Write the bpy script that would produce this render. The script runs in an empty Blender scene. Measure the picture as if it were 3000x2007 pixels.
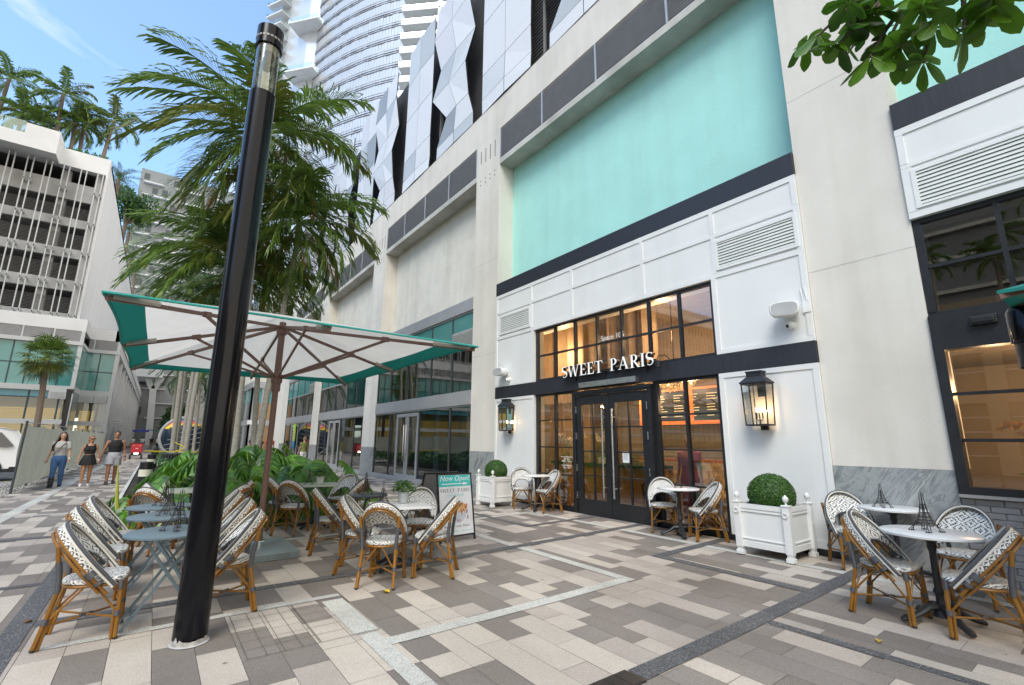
import bpy, math, random
from math import sin, cos, pi, radians, sqrt
from mathutils import Vector, Matrix, noise
R0 = random.Random(7)
def GZ(x): return max(0.0,x-3.2)*.0155      # the paving climbs a little towards the shop fronts
def ON(x,y,z=0.0):
    for _ in range(3): k=(1.5-z-GZ(x))/(1.5-z); xx,yy=x*k,y*k
    return (xx,yy,GZ(xx)+z)
scene = bpy.context.scene
COL = scene.collection
# ---------------------------------------------------------------- helpers
class MB:
    """collects shapes, then links them as ONE mesh object"""
    def __init__(s): s.v=[]; s.f=[]; s.m=[]; s.uv=[]
    def add(s, vs, fs, m=0, uvs=None):
        b=len(s.v); s.v+= [tuple(p) for p in vs]
        for i,f in enumerate(fs):
            s.f.append(tuple(b+k for k in f)); s.m.append(m)
            s.uv.append([uvs[k] for k in f] if uvs else None)
        return s
    def box(s,x0,y0,z0,x1,y1,z1,m=0):
        x0,x1=min(x0,x1),max(x0,x1); y0,y1=min(y0,y1),max(y0,y1); z0,z1=min(z0,z1),max(z0,z1)
        return s.add([(x0,y0,z0),(x1,y0,z0),(x1,y1,z0),(x0,y1,z0),(x0,y0,z1),(x1,y0,z1),(x1,y1,z1),(x0,y1,z1)],
          [(0,3,2,1),(4,5,6,7),(0,1,5,4),(1,2,6,5),(2,3,7,6),(3,0,4,7)],m)
    def bar(s,p,q,w,h=None,up=(0,0,1),m=0):
        h=w if h is None else h
        p=Vector(p);q=Vector(q);d=(q-p).normalized();up=Vector(up)
        if abs(d.dot(up))>.98: up=Vector((1,0,0))
        a=d.cross(up).normalized()*w/2; b=a.cross(d).normalized()*h/2
        vs=[p-a-b,p+a-b,p+a+b,p-a+b,q-a-b,q+a-b,q+a+b,q-a+b]
        return s.add(vs,[(0,1,2,3),(7,6,5,4),(0,4,5,1),(1,5,6,2),(2,6,7,3),(3,7,4,0)],m)
    def tube(s,pts,r,n=8,closed=False,cap=True,m=0,flat=1.0,uvscale=None):
        pts=[Vector(p) for p in pts]; k=len(pts)
        rs=r if isinstance(r,(list,tuple)) else [r]*k
        vs=[];nrm=None;L=0;uvs=[]
        for i,p in enumerate(pts):
            if closed: t=pts[(i+1)%k]-pts[i-1]
            else: t=pts[min(i+1,k-1)]-pts[max(i-1,0)]
            t=t.normalized() if t.length>1e-9 else Vector((0,0,1))
            if nrm is None:
                nrm=Vector((0,0,1)) if abs(t.z)<.9 else Vector((1,0,0))
            nrm=(nrm-t*nrm.dot(t))
            nrm=nrm.normalized() if nrm.length>1e-6 else t.orthogonal().normalized()
            b=t.cross(nrm)
            if i: L+=(p-pts[i-1]).length
            for j in range(n):
                a=2*pi*j/n; vs.append(p+(nrm*cos(a)*flat+b*sin(a))*rs[i]); uvs.append((j/n,L))
        fs=[]
        for i in range(k if closed else k-1):
            for j in range(n):
                a=i*n+j; b_=i*n+(j+1)%n; c=((i+1)%k)*n+(j+1)%n; d=((i+1)%k)*n+j
                fs.append((a,b_,c,d))
        if cap and not closed:
            fs.append(tuple(range(n-1,-1,-1))); fs.append(tuple((k-1)*n+j for j in range(n)))
        return s.add(vs,fs,m,uvs)
    def lathe(s,prof,n=20,c=(0,0,0),m=0,cap=True):
        vs=[];fs=[]
        for r,z in prof:
            for j in range(n): vs.append((c[0]+r*cos(2*pi*j/n),c[1]+r*sin(2*pi*j/n),c[2]+z))
        for i in range(len(prof)-1):
            for j in range(n): fs.append((i*n+j,i*n+(j+1)%n,(i+1)*n+(j+1)%n,(i+1)*n+j))
        if cap:
            fs.append(tuple(range(n-1,-1,-1))); fs.append(tuple((len(prof)-1)*n+j for j in range(n)))
        return s.add(vs,fs,m)
    def loft(s,rings,cap=True,m=0):
        n=len(rings[0]); vs=[p for r in rings for p in r]; fs=[]
        for i in range(len(rings)-1):
            for j in range(n): fs.append((i*n+j,i*n+(j+1)%n,(i+1)*n+(j+1)%n,(i+1)*n+j))
        if cap:
            fs.append(tuple(range(n-1,-1,-1))); fs.append(tuple((len(rings)-1)*n+j for j in range(n)))
        return s.add(vs,fs,m)
    def prism(s,poly,f0,f1,m=0):
        """poly of 2D points; f0,f1 map a 2D point to 3D on either side"""
        k=len(poly); vs=[f0(*p) for p in poly]+[f1(*p) for p in poly]
        fs=[tuple(range(k-1,-1,-1)),tuple(range(k,2*k))]+[(i,(i+1)%k,k+(i+1)%k,k+i) for i in range(k)]
        return s.add(vs,fs,m)
    def sphere(s,c,r,n=12,k=8,m=0,sc=(1,1,1)):
        vs=[];fs=[]
        for i in range(1,k):
            t=pi*i/k
            for j in range(n):
                a=2*pi*j/n; vs.append((c[0]+r*sc[0]*sin(t)*cos(a),c[1]+r*sc[1]*sin(t)*sin(a),c[2]+r*sc[2]*cos(t)))
        top=len(vs); vs.append((c[0],c[1],c[2]+r*sc[2])); vs.append((c[0],c[1],c[2]-r*sc[2]))
        for i in range(k-2):
            for j in range(n): fs.append((i*n+j,(i+1)*n+j,(i+1)*n+(j+1)%n,i*n+(j+1)%n))
        for j in range(n):
            fs.append((top,j,(j+1)%n)); fs.append((top+1,(k-2)*n+(j+1)%n,(k-2)*n+j))
        return s.add(vs,fs,m)
    def xf(s,M):
        s.v=[tuple(M@Vector(p)) for p in s.v]; return s
    def build(s,name,mats,parent=None,smooth=False,bevel=0):
        me=bpy.data.meshes.new(name); me.from_pydata(s.v,[],s.f)
        if not isinstance(mats,(list,tuple)): mats=[mats]
        for m in mats: me.materials.append(m)
        if len(mats)>1: me.polygons.foreach_set('material_index',s.m)
        if any(u for u in s.uv):
            ul=me.uv_layers.new(name='UVMap').data; i=0; flat=[]
            for f,u in zip(s.f,s.uv):
                for k in range(len(f)): flat+= (u[k] if u else (0,0))
            ul.foreach_set('uv',flat)
        if smooth:
            me.polygons.foreach_set('use_smooth',[True]*len(me.polygons))
            me.set_sharp_from_angle(angle=radians(40 if smooth is True else smooth))
        me.update()
        o=bpy.data.objects.new(name,me); COL.objects.link(o)
        if parent: o.parent=parent
        if bevel:
            md=o.modifiers.new('bevel','BEVEL'); md.width=bevel; md.segments=2; md.limit_method='ANGLE'; md.harden_normals=False
        return o
def tag(o,label=None,cat=None,group=None,kind=None):
    if label: o['label']=label
    if cat: o['category']=cat
    if group: o['group']=group
    if kind: o['kind']=kind
    return o
def thing(name,label,cat,loc=(0,0,0),rz=0,group=None):
    o=bpy.data.objects.new(name,None); COL.objects.link(o); o.empty_display_size=.1
    o.location=loc; o.rotation_euler=(0,0,rz)
    return tag(o,label,cat,group)
def dup(root,loc,rz=0,label=None,group=None,scale=None):
    def cp(o,par):
        c=o.copy(); COL.objects.link(c)
        if par: c.parent=par
        for ch in o.children: cp(ch,c)
        return c
    r=cp(root,None); r.location=loc; r.rotation_euler=(0,0,rz)
    if scale: r.scale=(scale,)*3 if not isinstance(scale,tuple) else scale
    if label: r['label']=label
    if group: r['group']=group
    return r
def setloc(o,loc,rz=0,label=None):
    o.location=loc; o.rotation_euler=(0,0,rz)
    if label: o['label']=label
    return o
def arc(c,r,a0,a1,n,plane='xz',sq=1.0):
    out=[]
    for i in range(n+1):
        a=a0+(a1-a0)*i/n; u=cos(a)*r; w=sin(a)*r*sq
        out.append({'xz':(c[0]+u,c[1],c[2]+w),'yz':(c[0],c[1]+u,c[2]+w),'xy':(c[0]+u,c[1]+w,c[2])}[plane])
    return out
def bez(p0,p1,p2,n):
    p0,p1,p2=Vector(p0),Vector(p1),Vector(p2)
    return [p0*(1-t)**2+p1*2*t*(1-t)+p2*t*t for t in [i/n for i in range(n+1)]]
# ---------------------------------------------------------------- materials
def nt(name):
    m=bpy.data.materials.new(name); m.use_nodes=True; t=m.node_tree
    b=t.nodes['Principled BSDF']; return m,t,b
def lk(t,a,b): t.links.new(a,b)
def mth(t,op,a,b=None,c=None):
    n=t.nodes.new('ShaderNodeMath'); n.operation=op
    for i,v in enumerate((a,b,c)):
        if v is None: continue
        if isinstance(v,(int,float)): n.inputs[i].default_value=v
        else: lk(t,v,n.inputs[i])
    return n.outputs[0]
def mixc(t,fac,a,b,mode='MIX'):
    n=t.nodes.new('ShaderNodeMix'); n.data_type='RGBA'; n.blend_type=mode
    for i,v in ((0,fac),(6,a),(7,b)):
        if isinstance(v,(int,float)): n.inputs[i].default_value=v
        elif isinstance(v,tuple): n.inputs[i].default_value=(*v,1) if len(v)==3 else v
        else: lk(t,v,n.inputs[i])
    return n.outputs[2]
def nz(t,scale,detail=3,co='Object',stretch=None,rough=.55):
    tc=t.nodes.new('ShaderNodeTexCoord'); n=t.nodes.new('ShaderNodeTexNoise')
    n.inputs['Scale'].default_value=scale; n.inputs['Detail'].default_value=detail; n.inputs['Roughness'].default_value=rough
    src=tc.outputs[co]
    if stretch:
        mp=t.nodes.new('ShaderNodeMapping'); mp.inputs['Scale'].default_value=stretch; lk(t,src,mp.inputs[0]); src=mp.outputs[0]
    lk(t,src,n.inputs['Vector']); return n.outputs['Fac']
def ramp(t,fac,stops):
    n=t.nodes.new('ShaderNodeValToRGB'); e=n.color_ramp.elements
    while len(e)<len(stops): e.new(.5)
    for k,(p,c) in zip(e,stops): k.position=p; k.color=(*c,1) if len(c)==3 else c
    lk(t,fac,n.inputs[0]); return n.outputs[0]
def bump(t,b,h,strength=.3,dist=.01):
    n=t.nodes.new('ShaderNodeBump'); n.inputs['Strength'].default_value=strength; n.inputs['Distance'].default_value=dist
    lk(t,h,n.inputs['Height']); lk(t,n.outputs[0],b.inputs['Normal'])
def MAT(name,col,rough=.6,metal=0,var=.12,scale=4,bmp=0,bscale=60,emit=None,es=1,coat=0,stretch=None,spec=None,dirt=0,streak=0,each=0):
    m,t,b=nt(name)
    b.inputs['Roughness'].default_value=rough; b.inputs['Metallic'].default_value=metal
    if coat: b.inputs['Coat Weight'].default_value=coat
    if spec is not None: b.inputs['Specular IOR Level'].default_value=spec
    if var:
        f=nz(t,scale,5,stretch=stretch)
        c=ramp(t,f,[(.3,tuple(x*(1-var) for x in col)),(.7,tuple(min(1,x*(1+var)) for x in col))])
        if dirt:
            f2=nz(t,scale*.37,6,stretch=(1,1,.35)); d=ramp(t,f2,[(.45,(1,1,1)),(.75,(1-dirt,1-dirt,1-dirt*1.1))])
            c=mixc(t,1.0,c,d,'MULTIPLY')
        if streak:
            f3=nz(t,1.0,6,stretch=(2.2,2.2,.10)); f4=nz(t,.35,3); d3=ramp(t,mth(t,'ADD',f3,mth(t,'MULTIPLY',f4,.5)),[(.70,(1,1,1)),(.95,(1-streak,1-streak*1.05,1-streak*1.2))]); c=mixc(t,1.0,c,d3,'MULTIPLY')
            f5=nz(t,.8,8,rough=.7); d5=ramp(t,f5,[(.56,(1,1,1)),(.72,(1-streak*.5,1-streak*.5,1-streak*.55))]); c=mixc(t,1.0,c,d5,'MULTIPLY')
        if each:
            rn=t.nodes.new('ShaderNodeObjectInfo').outputs['Random']; c=mixc(t,1.0,c,ramp(t,rn,[(0,(1-each,1-each,1-each)),(1,(1,1,1))]),'MULTIPLY')
        lk(t,c,b.inputs['Base Color'])
        r=mth(t,'MULTIPLY_ADD',f,.16,rough-.08); lk(t,r,b.inputs['Roughness'])
    else: b.inputs['Base Color'].default_value=(*col,1)
    if bmp: bump(t,b,nz(t,bscale,4),bmp,.01)
    if emit: b.inputs['Emission Color'].default_value=(*emit,1); b.inputs['Emission Strength'].default_value=es
    return m
def GLASS(name,tint=(.9,.95,.95),refl=1.0,base=.04,rough=.0,bmp=.0):
    m,t,b=nt(name); t.nodes.remove(b); out=t.nodes['Material Output']
    fr=t.nodes.new('ShaderNodeFresnel'); fr.inputs['IOR'].default_value=1.5
    fac=mth(t,'MULTIPLY_ADD',fr.outputs[0],refl,base); fac=mth(t,'MINIMUM',fac,1.0)
    tr=t.nodes.new('ShaderNodeBsdfTransparent'); tr.inputs[0].default_value=(*tint,1)
    gl=t.nodes.new('ShaderNodeBsdfGlossy'); gl.inputs['Roughness'].default_value=rough; gl.inputs[0].default_value=(.95,.97,.97,1)
    if bmp:
        n=t.nodes.new('ShaderNodeBump'); n.inputs['Strength'].default_value=bmp; n.inputs['Distance'].default_value=.02
        lk(t,nz(t,.8,1),n.inputs['Height']); lk(t,n.outputs[0],gl.inputs['Normal'])
    mx=t.nodes.new('ShaderNodeMixShader'); lk(t,fac,mx.inputs[0]); lk(t,tr.outputs[0],mx.inputs[1]); lk(t,gl.outputs[0],mx.inputs[2])
    lk(t,mx.outputs[0],out.inputs[0]); return m
def LEAF(name,c1,c2,rough=.4,trans=.25,scale=3):
    """leaf blade: diffuse-glossy front with some light passing through; colour varies leaf clump to leaf clump"""
    m,t,b=nt(name)
    f=nz(t,scale,2); oi=t.nodes.new('ShaderNodeNewGeometry').outputs['Random Per Island']
    ff=mth(t,'MULTIPLY_ADD',oi,.6,mth(t,'MULTIPLY',f,.4))
    c=ramp(t,ff,[(.15,c1),(.85,c2)]); lk(t,c,b.inputs['Base Color']); b.inputs['Roughness'].default_value=rough
    tl=t.nodes.new('ShaderNodeBsdfTranslucent'); lk(t,c,tl.inputs[0])
    mx=t.nodes.new('ShaderNodeMixShader'); mx.inputs[0].default_value=trans
    lk(t,b.outputs[0],mx.inputs[1]); lk(t,tl.outputs[0],mx.inputs[2]); lk(t,mx.outputs[0],t.nodes['Material Output'].inputs[0])
    return m
def WEAVE(name,c=.0105,P=14,dense=.9,light=(.84,.83,.79),dark=(.05,.054,.065)):
    """woven cane: stepped diamonds of dark strands on white, with the relief of the strands"""
    m,t,b=nt(name); uv=t.nodes.new('ShaderNodeUVMap'); sp=t.nodes.new('ShaderNodeSeparateXYZ'); lk(t,uv.outputs[0],sp.inputs[0])
    x=mth(t,'DIVIDE',sp.outputs[0],c); y=mth(t,'DIVIDE',sp.outputs[1],c*.8)
    fx=mth(t,'FLOOR',mth(t,'ADD',x,500.5)); fy=mth(t,'FLOOR',mth(t,'ADD',y,500.5))
    ax=mth(t,'ABSOLUTE',mth(t,'SUBTRACT',mth(t,'MODULO',fx,P),P/2)); ay=mth(t,'ABSOLUTE',mth(t,'SUBTRACT',mth(t,'MODULO',fy,P*1.25),P*.625))
    d=mth(t,'ADD',ax,mth(t,'MULTIPLY',ay,.8)); k=mth(t,'MODULO',mth(t,'FLOOR',d),4)
    dk=mth(t,'LESS_THAN',k,1.5)
    alt=mth(t,'LESS_THAN',mth(t,'MODULO',mth(t,'ADD',fx,mth(t,'MULTIPLY',fy,1.0)),3),dense)
    dk=mth(t,'MULTIPLY',dk,mth(t,'MAXIMUM',alt,mth(t,'LESS_THAN',k,.5)))
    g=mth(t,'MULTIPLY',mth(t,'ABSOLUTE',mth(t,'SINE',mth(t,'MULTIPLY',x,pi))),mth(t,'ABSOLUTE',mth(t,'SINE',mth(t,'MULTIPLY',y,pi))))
    lo=tuple(v*.84 for v in light); rn=t.nodes.new('ShaderNodeObjectInfo').outputs['Random']  # shading between strands is put into the cane colour
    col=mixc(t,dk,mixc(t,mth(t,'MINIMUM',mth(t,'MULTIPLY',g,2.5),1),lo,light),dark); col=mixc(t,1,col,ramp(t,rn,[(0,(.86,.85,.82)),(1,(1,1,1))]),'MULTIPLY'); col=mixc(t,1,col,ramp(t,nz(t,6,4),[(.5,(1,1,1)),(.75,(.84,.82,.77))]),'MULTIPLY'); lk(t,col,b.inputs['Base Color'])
    b.inputs['Roughness'].default_value=.5; bump(t,b,g,.5,.003); return m
def WRAP(name,c1,c2,pitch=.007):
    """cane wound round a tube: fine rings along it"""
    m,t,b=nt(name); uv=t.nodes.new('ShaderNodeUVMap'); sp=t.nodes.new('ShaderNodeSeparateXYZ'); lk(t,uv.outputs[0],sp.inputs[0])
    s=mth(t,'ABSOLUTE',mth(t,'SINE',mth(t,'MULTIPLY',sp.outputs[1],pi/pitch)))
    lk(t,mixc(t,s,c1,c2),b.inputs['Base Color']); b.inputs['Roughness'].default_value=.45; bump(t,b,s,.6,.003); return m
M={}
M['stucco']=MAT('stucco_paint',(.735,.70,.635),.85,var=.05,scale=1.2,bmp=.25,bscale=90,dirt=.08,streak=.10)
M['stucco_rough']=MAT('rough_stucco',(.72,.695,.62),.9,var=.06,scale=2,bmp=.8,bscale=22,dirt=.10,streak=.12)
M['teal_wall']=MAT('teal_stucco',(.41,.765,.71),.9,var=.04,scale=1.5,bmp=.32,bscale=22,streak=.055)
M['slab']=MAT('slab_concrete',(.55,.54,.50),.85,var=.12,scale=2.5,dirt=.3,bmp=.2)
M['white']=MAT('white_panel',(.78,.785,.77),.45,var=.025,scale=1.5,streak=.05)
M['black']=MAT('black_metal',(.017,.018,.021),.38,var=.15,scale=6,dirt=.2)
M['charcoal']=MAT('charcoal_band',(.024,.025,.032),.45,var=.18,scale=5,stretch=(1,6,.4))
M['louvre']=MAT('louvre_grey',(.50,.50,.515),.5,var=.08)
M['void']=MAT('dark_void',(.012,.012,.013),.9,var=.2)
M['lwhite']=MAT('louvre_white',(.62,.64,.60),.5,var=.06)
M['alum']=MAT('aluminium_frame',(.42,.43,.45),.38,.3,var=.06,scale=2)
M['steel']=MAT('brushed_steel',(.62,.62,.61),.28,.95,var=.08,scale=8)
M['chrome']=MAT('polished_steel',(.75,.75,.75),.12,1,var=.05)
M['iron']=MAT('cast_iron',(.016,.017,.02),.5,var=.3,scale=20,bmp=.3,bscale=40)
M['wire']=MAT('black_wire',(.025,.022,.022),.5,var=.1)
M['shopglass']=GLASS('shop_glass',(.80,.78,.74),1.9,.09)
M['bayglass']=GLASS('bay_glass',(.58,.72,.70),1.5,.08,bmp=.03)
M['tealglass']=MAT('teal_spandrel_glass',(.05,.22,.22),.06,var=.1,scale=.5,spec=.9)
M['tealglassl']=MAT('pale_teal_glass',(.075,.27,.26),.08,var=.2,scale=.25,spec=.8)
M['clear']=GLASS('clear_glass',(.97,.98,.97),1.0,.02)
M['rail']=GLASS('rail_glass',(.72,.86,.84),1.2,.08)
M['bamboo']=MAT('bamboo_tube',(.27,.118,.012),.35,var=.25,scale=14,stretch=(1,1,.25),coat=.2,each=.25)
M['tip']=MAT('rubber_tip',(.02,.018,.015),.7)
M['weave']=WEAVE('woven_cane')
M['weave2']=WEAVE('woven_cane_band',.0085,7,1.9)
M['wrapd']=WRAP('dark_cane_wrap',(.022,.023,.028),(.105,.108,.122))
M['wrapw']=WRAP('white_cane_wrap',(.55,.53,.47),(.80,.78,.71),.006)
M['umb_in']=MAT('umbrella_lining',(.70,.66,.60),.85,var=.04,scale=3,bmp=.1,bscale=200)
M['umb_teal']=MAT('umbrella_teal',(.008,.22,.185),.8,var=.1,scale=4)
M['umb_rib']=MAT('umbrella_rib',(.165,.095,.075),.5,var=.08)
M['bluesteel']=MAT('blue_grey_steel',(.125,.175,.205),.42,var=.06,scale=6)
M['darksteel']=MAT('dark_grey_steel',(.055,.065,.075),.45,var=.08)
M['zinc']=MAT('zinc_bucket',(.42,.46,.46),.4,.4,var=.15,scale=12)
M['galv']=MAT('galvanised_plate',(.22,.27,.275),.45,.3,var=.18,scale=6)
M['trunk']=MAT('palm_trunk',(.30,.28,.245),.85,var=.25,scale=6,stretch=(1,1,6),bmp=.4,bscale=20)
M['trunkb']=MAT('palm_trunk_brown',(.20,.155,.12),.9,var=.25,scale=6,stretch=(1,1,6))
M['bark']=MAT('tree_bark',(.12,.095,.07),.9,var=.3,scale=9,bmp=.5,bscale=25)
M['frond']=LEAF('palm_frond',(.035,.085,.016),(.21,.32,.055),.42,.3)
M['frondy']=LEAF('palm_frond_yellowing',(.06,.10,.018),(.21,.22,.03),.5,.3)
M['frondd']=LEAF('palm_frond_dark',(.022,.055,.018),(.075,.14,.04),.45,.2)
M['dead']=LEAF('dry_frond',(.30,.10,.02),(.42,.19,.05),.7,.2)
M['stem']=MAT('green_stem',(.16,.24,.045),.5,var=.15)
M['phil']=LEAF('philodendron_leaf',(.016,.075,.012),(.15,.33,.03),.33,.3,2)
M['phily']=LEAF('philodendron_leaf_bright',(.07,.22,.025),(.24,.43,.04),.35,.35,2)
M['hedge']=LEAF('hedge_leaf',(.02,.07,.012),(.07,.17,.03),.45,.25,4)
M['box']=LEAF('boxwood_leaf',(.022,.07,.012),(.085,.20,.03),.4,.2,20)
M['branchleaf']=LEAF('broad_leaf',(.03,.10,.010),(.12,.26,.02),.3,.45,6)
M['soil']=MAT('planter_soil',(.035,.026,.02),.95,var=.4,scale=12,bmp=.6,bscale=20)
M['concrete']=MAT('garage_concrete',(.43,.435,.44),.85,var=.10,scale=1.1,dirt=.35,bmp=.15,bscale=10)
M['wconc']=MAT('white_render',(.66,.67,.68),.8,var=.04,scale=.8,dirt=.08)
M['fin']=MAT('white_fin',(.50,.52,.53),.45,var=.05)
M['gold']=MAT('lit_wood_slat',(.42,.26,.06),.6,var=.15,scale=2,emit=(.75,.45,.10),es=.28)  # slats glow on their own, standing in for shop lighting behind the glass
M['room']=MAT('pale_room',(.40,.44,.42),.8,var=.05)
def GRANITE():
    m,t,b=nt('veined_granite')
    tc=t.nodes.new('ShaderNodeTexCoord'); mp=t.nodes.new('ShaderNodeMapping'); mp.vector_type='TEXTURE'; mp.inputs['Rotation'].default_value=(-.95,0,0); mp.inputs['Scale'].default_value=(1,1.3,.30)
    lk(t,tc.outputs['Object'],mp.inputs[0]); n=t.nodes.new('ShaderNodeTexNoise'); n.inputs['Scale'].default_value=2.2; n.inputs['Detail'].default_value=10; n.inputs['Distortion'].default_value=.7; n.inputs['Roughness'].default_value=.68
    lk(t,mp.outputs[0],n.inputs['Vector'])
    c=ramp(t,n.outputs['Fac'],[(.3,(.10,.115,.12)),(.43,(.27,.29,.295)),(.52,(.36,.38,.38)),(.56,(.20,.215,.22)),(.62,(.40,.415,.41)),(.8,(.48,.49,.48))])
    lk(t,c,b.inputs['Base Color']); b.inputs['Roughness'].default_value=.45; return m
M['granite']=GRANITE()
def SPECK(name,base,dots,amt=.12,sc=220,dark=None,joint=False):
    """exposed-aggregate stone: fine pale and dark grains, faint stains"""
    m,t,b=nt(name); v=t.nodes.new('ShaderNodeTexVoronoi'); v.inputs['Scale'].default_value=sc
    tc=t.nodes.new('ShaderNodeTexCoord'); lk(t,tc.outputs['Object'],v.inputs['Vector'])
    r=t.nodes.new('ShaderNodeSeparateColor'); lk(t,v.outputs['Color'],r.inputs[0])
    c=mixc(t,mth(t,'LESS_THAN',r.outputs[0],amt),base,dots)
    if dark: c=mixc(t,mth(t,'GREATER_THAN',r.outputs[1],1-amt*.7),c,dark)
    st=ramp(t,nz(t,1.1,6),[(.38,(.86,.85,.84)),(.62,(1,1,1))]); c=mixc(t,1,c,st,'MULTIPLY')
    sp=ramp(t,nz(t,9,2),[(.70,(1,1,1)),(.78,(.72,.70,.68))]); c=mixc(t,.6,c,sp,'MULTIPLY')
    s2=ramp(t,nz(t,.45,7,rough=.65),[(.50,(1,1,1)),(.68,(.80,.785,.765))]); c=mixc(t,1,c,s2,'MULTIPLY')
    gv=t.nodes.new('ShaderNodeTexVoronoi'); gv.inputs['Scale'].default_value=2.3; lk(t,tc.outputs['Object'],gv.inputs['Vector']); c=mixc(t,1,c,ramp(t,gv.outputs['Distance'],[(.030,(.45,.43,.41)),(.045,(1,1,1))]),'MULTIPLY')
    isl=t.nodes.new('ShaderNodeNewGeometry').outputs['Random Per Island']
    c=mixc(t,1,c,ramp(t,isl,[(0,(.86,.86,.87)),(1,(1.0,1.0,.99))]),'MULTIPLY')
    lk(t,c,b.inputs['Base Color']); b.inputs['Roughness'].default_value=.72; bump(t,b,v.outputs['Distance'],.15,.003); return m
M['pv_light']=SPECK('paver_beige',(.535,.468,.395),(.62,.56,.48),.16,dark=(.42,.36,.295))
M['pv_pink']=SPECK('paver_rose_beige',(.455,.392,.335),(.55,.48,.41),.16,dark=(.36,.30,.25))
M['pv_dark']=SPECK('paver_taupe',(.225,.194,.168),(.27,.23,.195),.16,dark=(.15,.125,.105))
M['pv_mid']=SPECK('paver_greige',(.255,.222,.196),(.31,.265,.23),.16,dark=(.17,.145,.125))
M['strip_w']=SPECK('white_terrazzo_strip',(.56,.545,.49),(.66,.65,.60),.25,150,dark=(.36,.35,.32))
M['strip_d']=SPECK('dark_terrazzo_strip',(.095,.095,.098),(.30,.295,.285),.13,170,dark=(.02,.02,.022))
M['joint']=MAT('joint_sand',(.10,.085,.07),.95,var=.2,scale=20)
M['asphalt']=MAT('asphalt',(.07,.07,.07),.9,var=.15,scale=30)
M['gravel']=SPECK('pale_gravel',(.34,.33,.31),(.55,.54,.52),.4,28,dark=(.14,.13,.12))
# ---------------------------------------------------------------- ground, pavement
g=MB(); g.add([(-600,-400,-.05),(600,-400,-.05),(600,1200,-.05),(-600,1200,-.05)],[(0,1,2,3)]); tag(g.build('ground',M['asphalt']),kind='structure')
rj=random.Random(21)
g=MB(); g.add([(-3.0,-6,-.006),(3.2,-6,-.006),(7.24,-6,GZ(7.24)-.006),(7.24,150,GZ(7.24)-.006),(3.2,150,-.006),(-3.0,150,-.006)],[(0,1,4,5),(1,2,3,4)])
g.build('pavement_joints',M['joint'])['kind']='structure'
pv=MB(); x=-2.95; J=.0018
while x<7.2:
    w=rj.choice((.25,.25,.25,.25,.19)); x1=min(x+w,7.2); y=-6-rj.random(); last=None
    while y<150:
        l=rj.choice((.6,.6,.6,.3,.45,.9)) if y<60 else rj.choice((.9,1.2,1.8))
        if last is None: dk=rj.random()<.5
        else: dk=(not last) if rj.random()<.66 else last
        last=dk
        m=(rj.choice((2,2,3)) if dk else rj.choice((0,0,1)))
        h=rj.random()*.0012
        pv.add([(x+J,y+J,GZ(x)-h),(x1-J,y+J,GZ(x1)-h),(x1-J,y+l-J,GZ(x1)-h),(x+J,y+l-J,GZ(x)-h)],[(0,1,2,3)],m); y+=l
    x=x1
tag(pv.build('pavement',[M['pv_light'],M['pv_pink'],M['pv_dark'],M['pv_mid']]),kind='structure')
def strip(mb,x0,y0,x1,y1,z=.004,step=.6):
    """stone strip cut into lengths with fine joints"""
    L=(x1-x0)>(y1-y0); a,b=(x0,x1) if L else (y0,y1); p=a
    while p<b-.01:
        q=min(p+step,b)
        if L: mb.add([(p+.002,y0,z+GZ(p)),(q-.002,y0,z+GZ(q)),(q-.002,y1,z+GZ(q)),(p+.002,y1,z+GZ(p))],[(0,1,2,3)])
        else: mb.add([(x0,p+.002,z+GZ(x0)),(x1,p+.002,z+GZ(x1)),(x1,q-.002,z+GZ(x1)),(x0,q-.002,z+GZ(x0))],[(0,1,2,3)])
        p=q
s=MB()
strip(s,1.62,3.66,4.44,3.80); strip(s,4.31,3.803,4.44,8.1); strip(s,3.0,8.1,4.44,8.24); strip(s,1.48,-3,1.62,3.97); strip(s,1.46,3.99,1.65,4.94)
strip(s,-.45,5.02,1.66,5.11); strip(s,6.46,-.5,6.59,8.04); strip(s,4.6,7.98,6.456,8.1); strip(s,1.56,8.12,2.6,8.22); strip(s,1.56,8.225,1.66,9.4)
strip(s,-2.2,10.5,-2.0,40); strip(s,-2.0,13.3,-.6,13.5)
tag(s.build('white_paving_strip',M['strip_w']),kind='structure')
s=MB()
strip(s,-.595,5.65,7.2,5.80,.0045); strip(s,2.74,2.2,7.2,2.36,.005); strip(s,5.44,2.363,5.58,4.22,.0045); strip(s,5.582,4.08,7.2,4.22,.005); strip(s,4.32,-3,4.42,2.197,.0045)
strip(s,5.40,6.78,5.52,8.7,.0045); strip(s,5.523,6.78,7.2,6.90,.005); strip(s,-.76,-4,-.60,9.5,.0045); strip(s,-2.9,7.13,-.765,7.25,.0045); strip(s,-2.9,10.3,-.3,10.5,.0045); strip(s,-2.9,27,-.3,27.5,.0045)
tag(s.build('dark_paving_strip',M['strip_d']),kind='structure')
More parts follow.
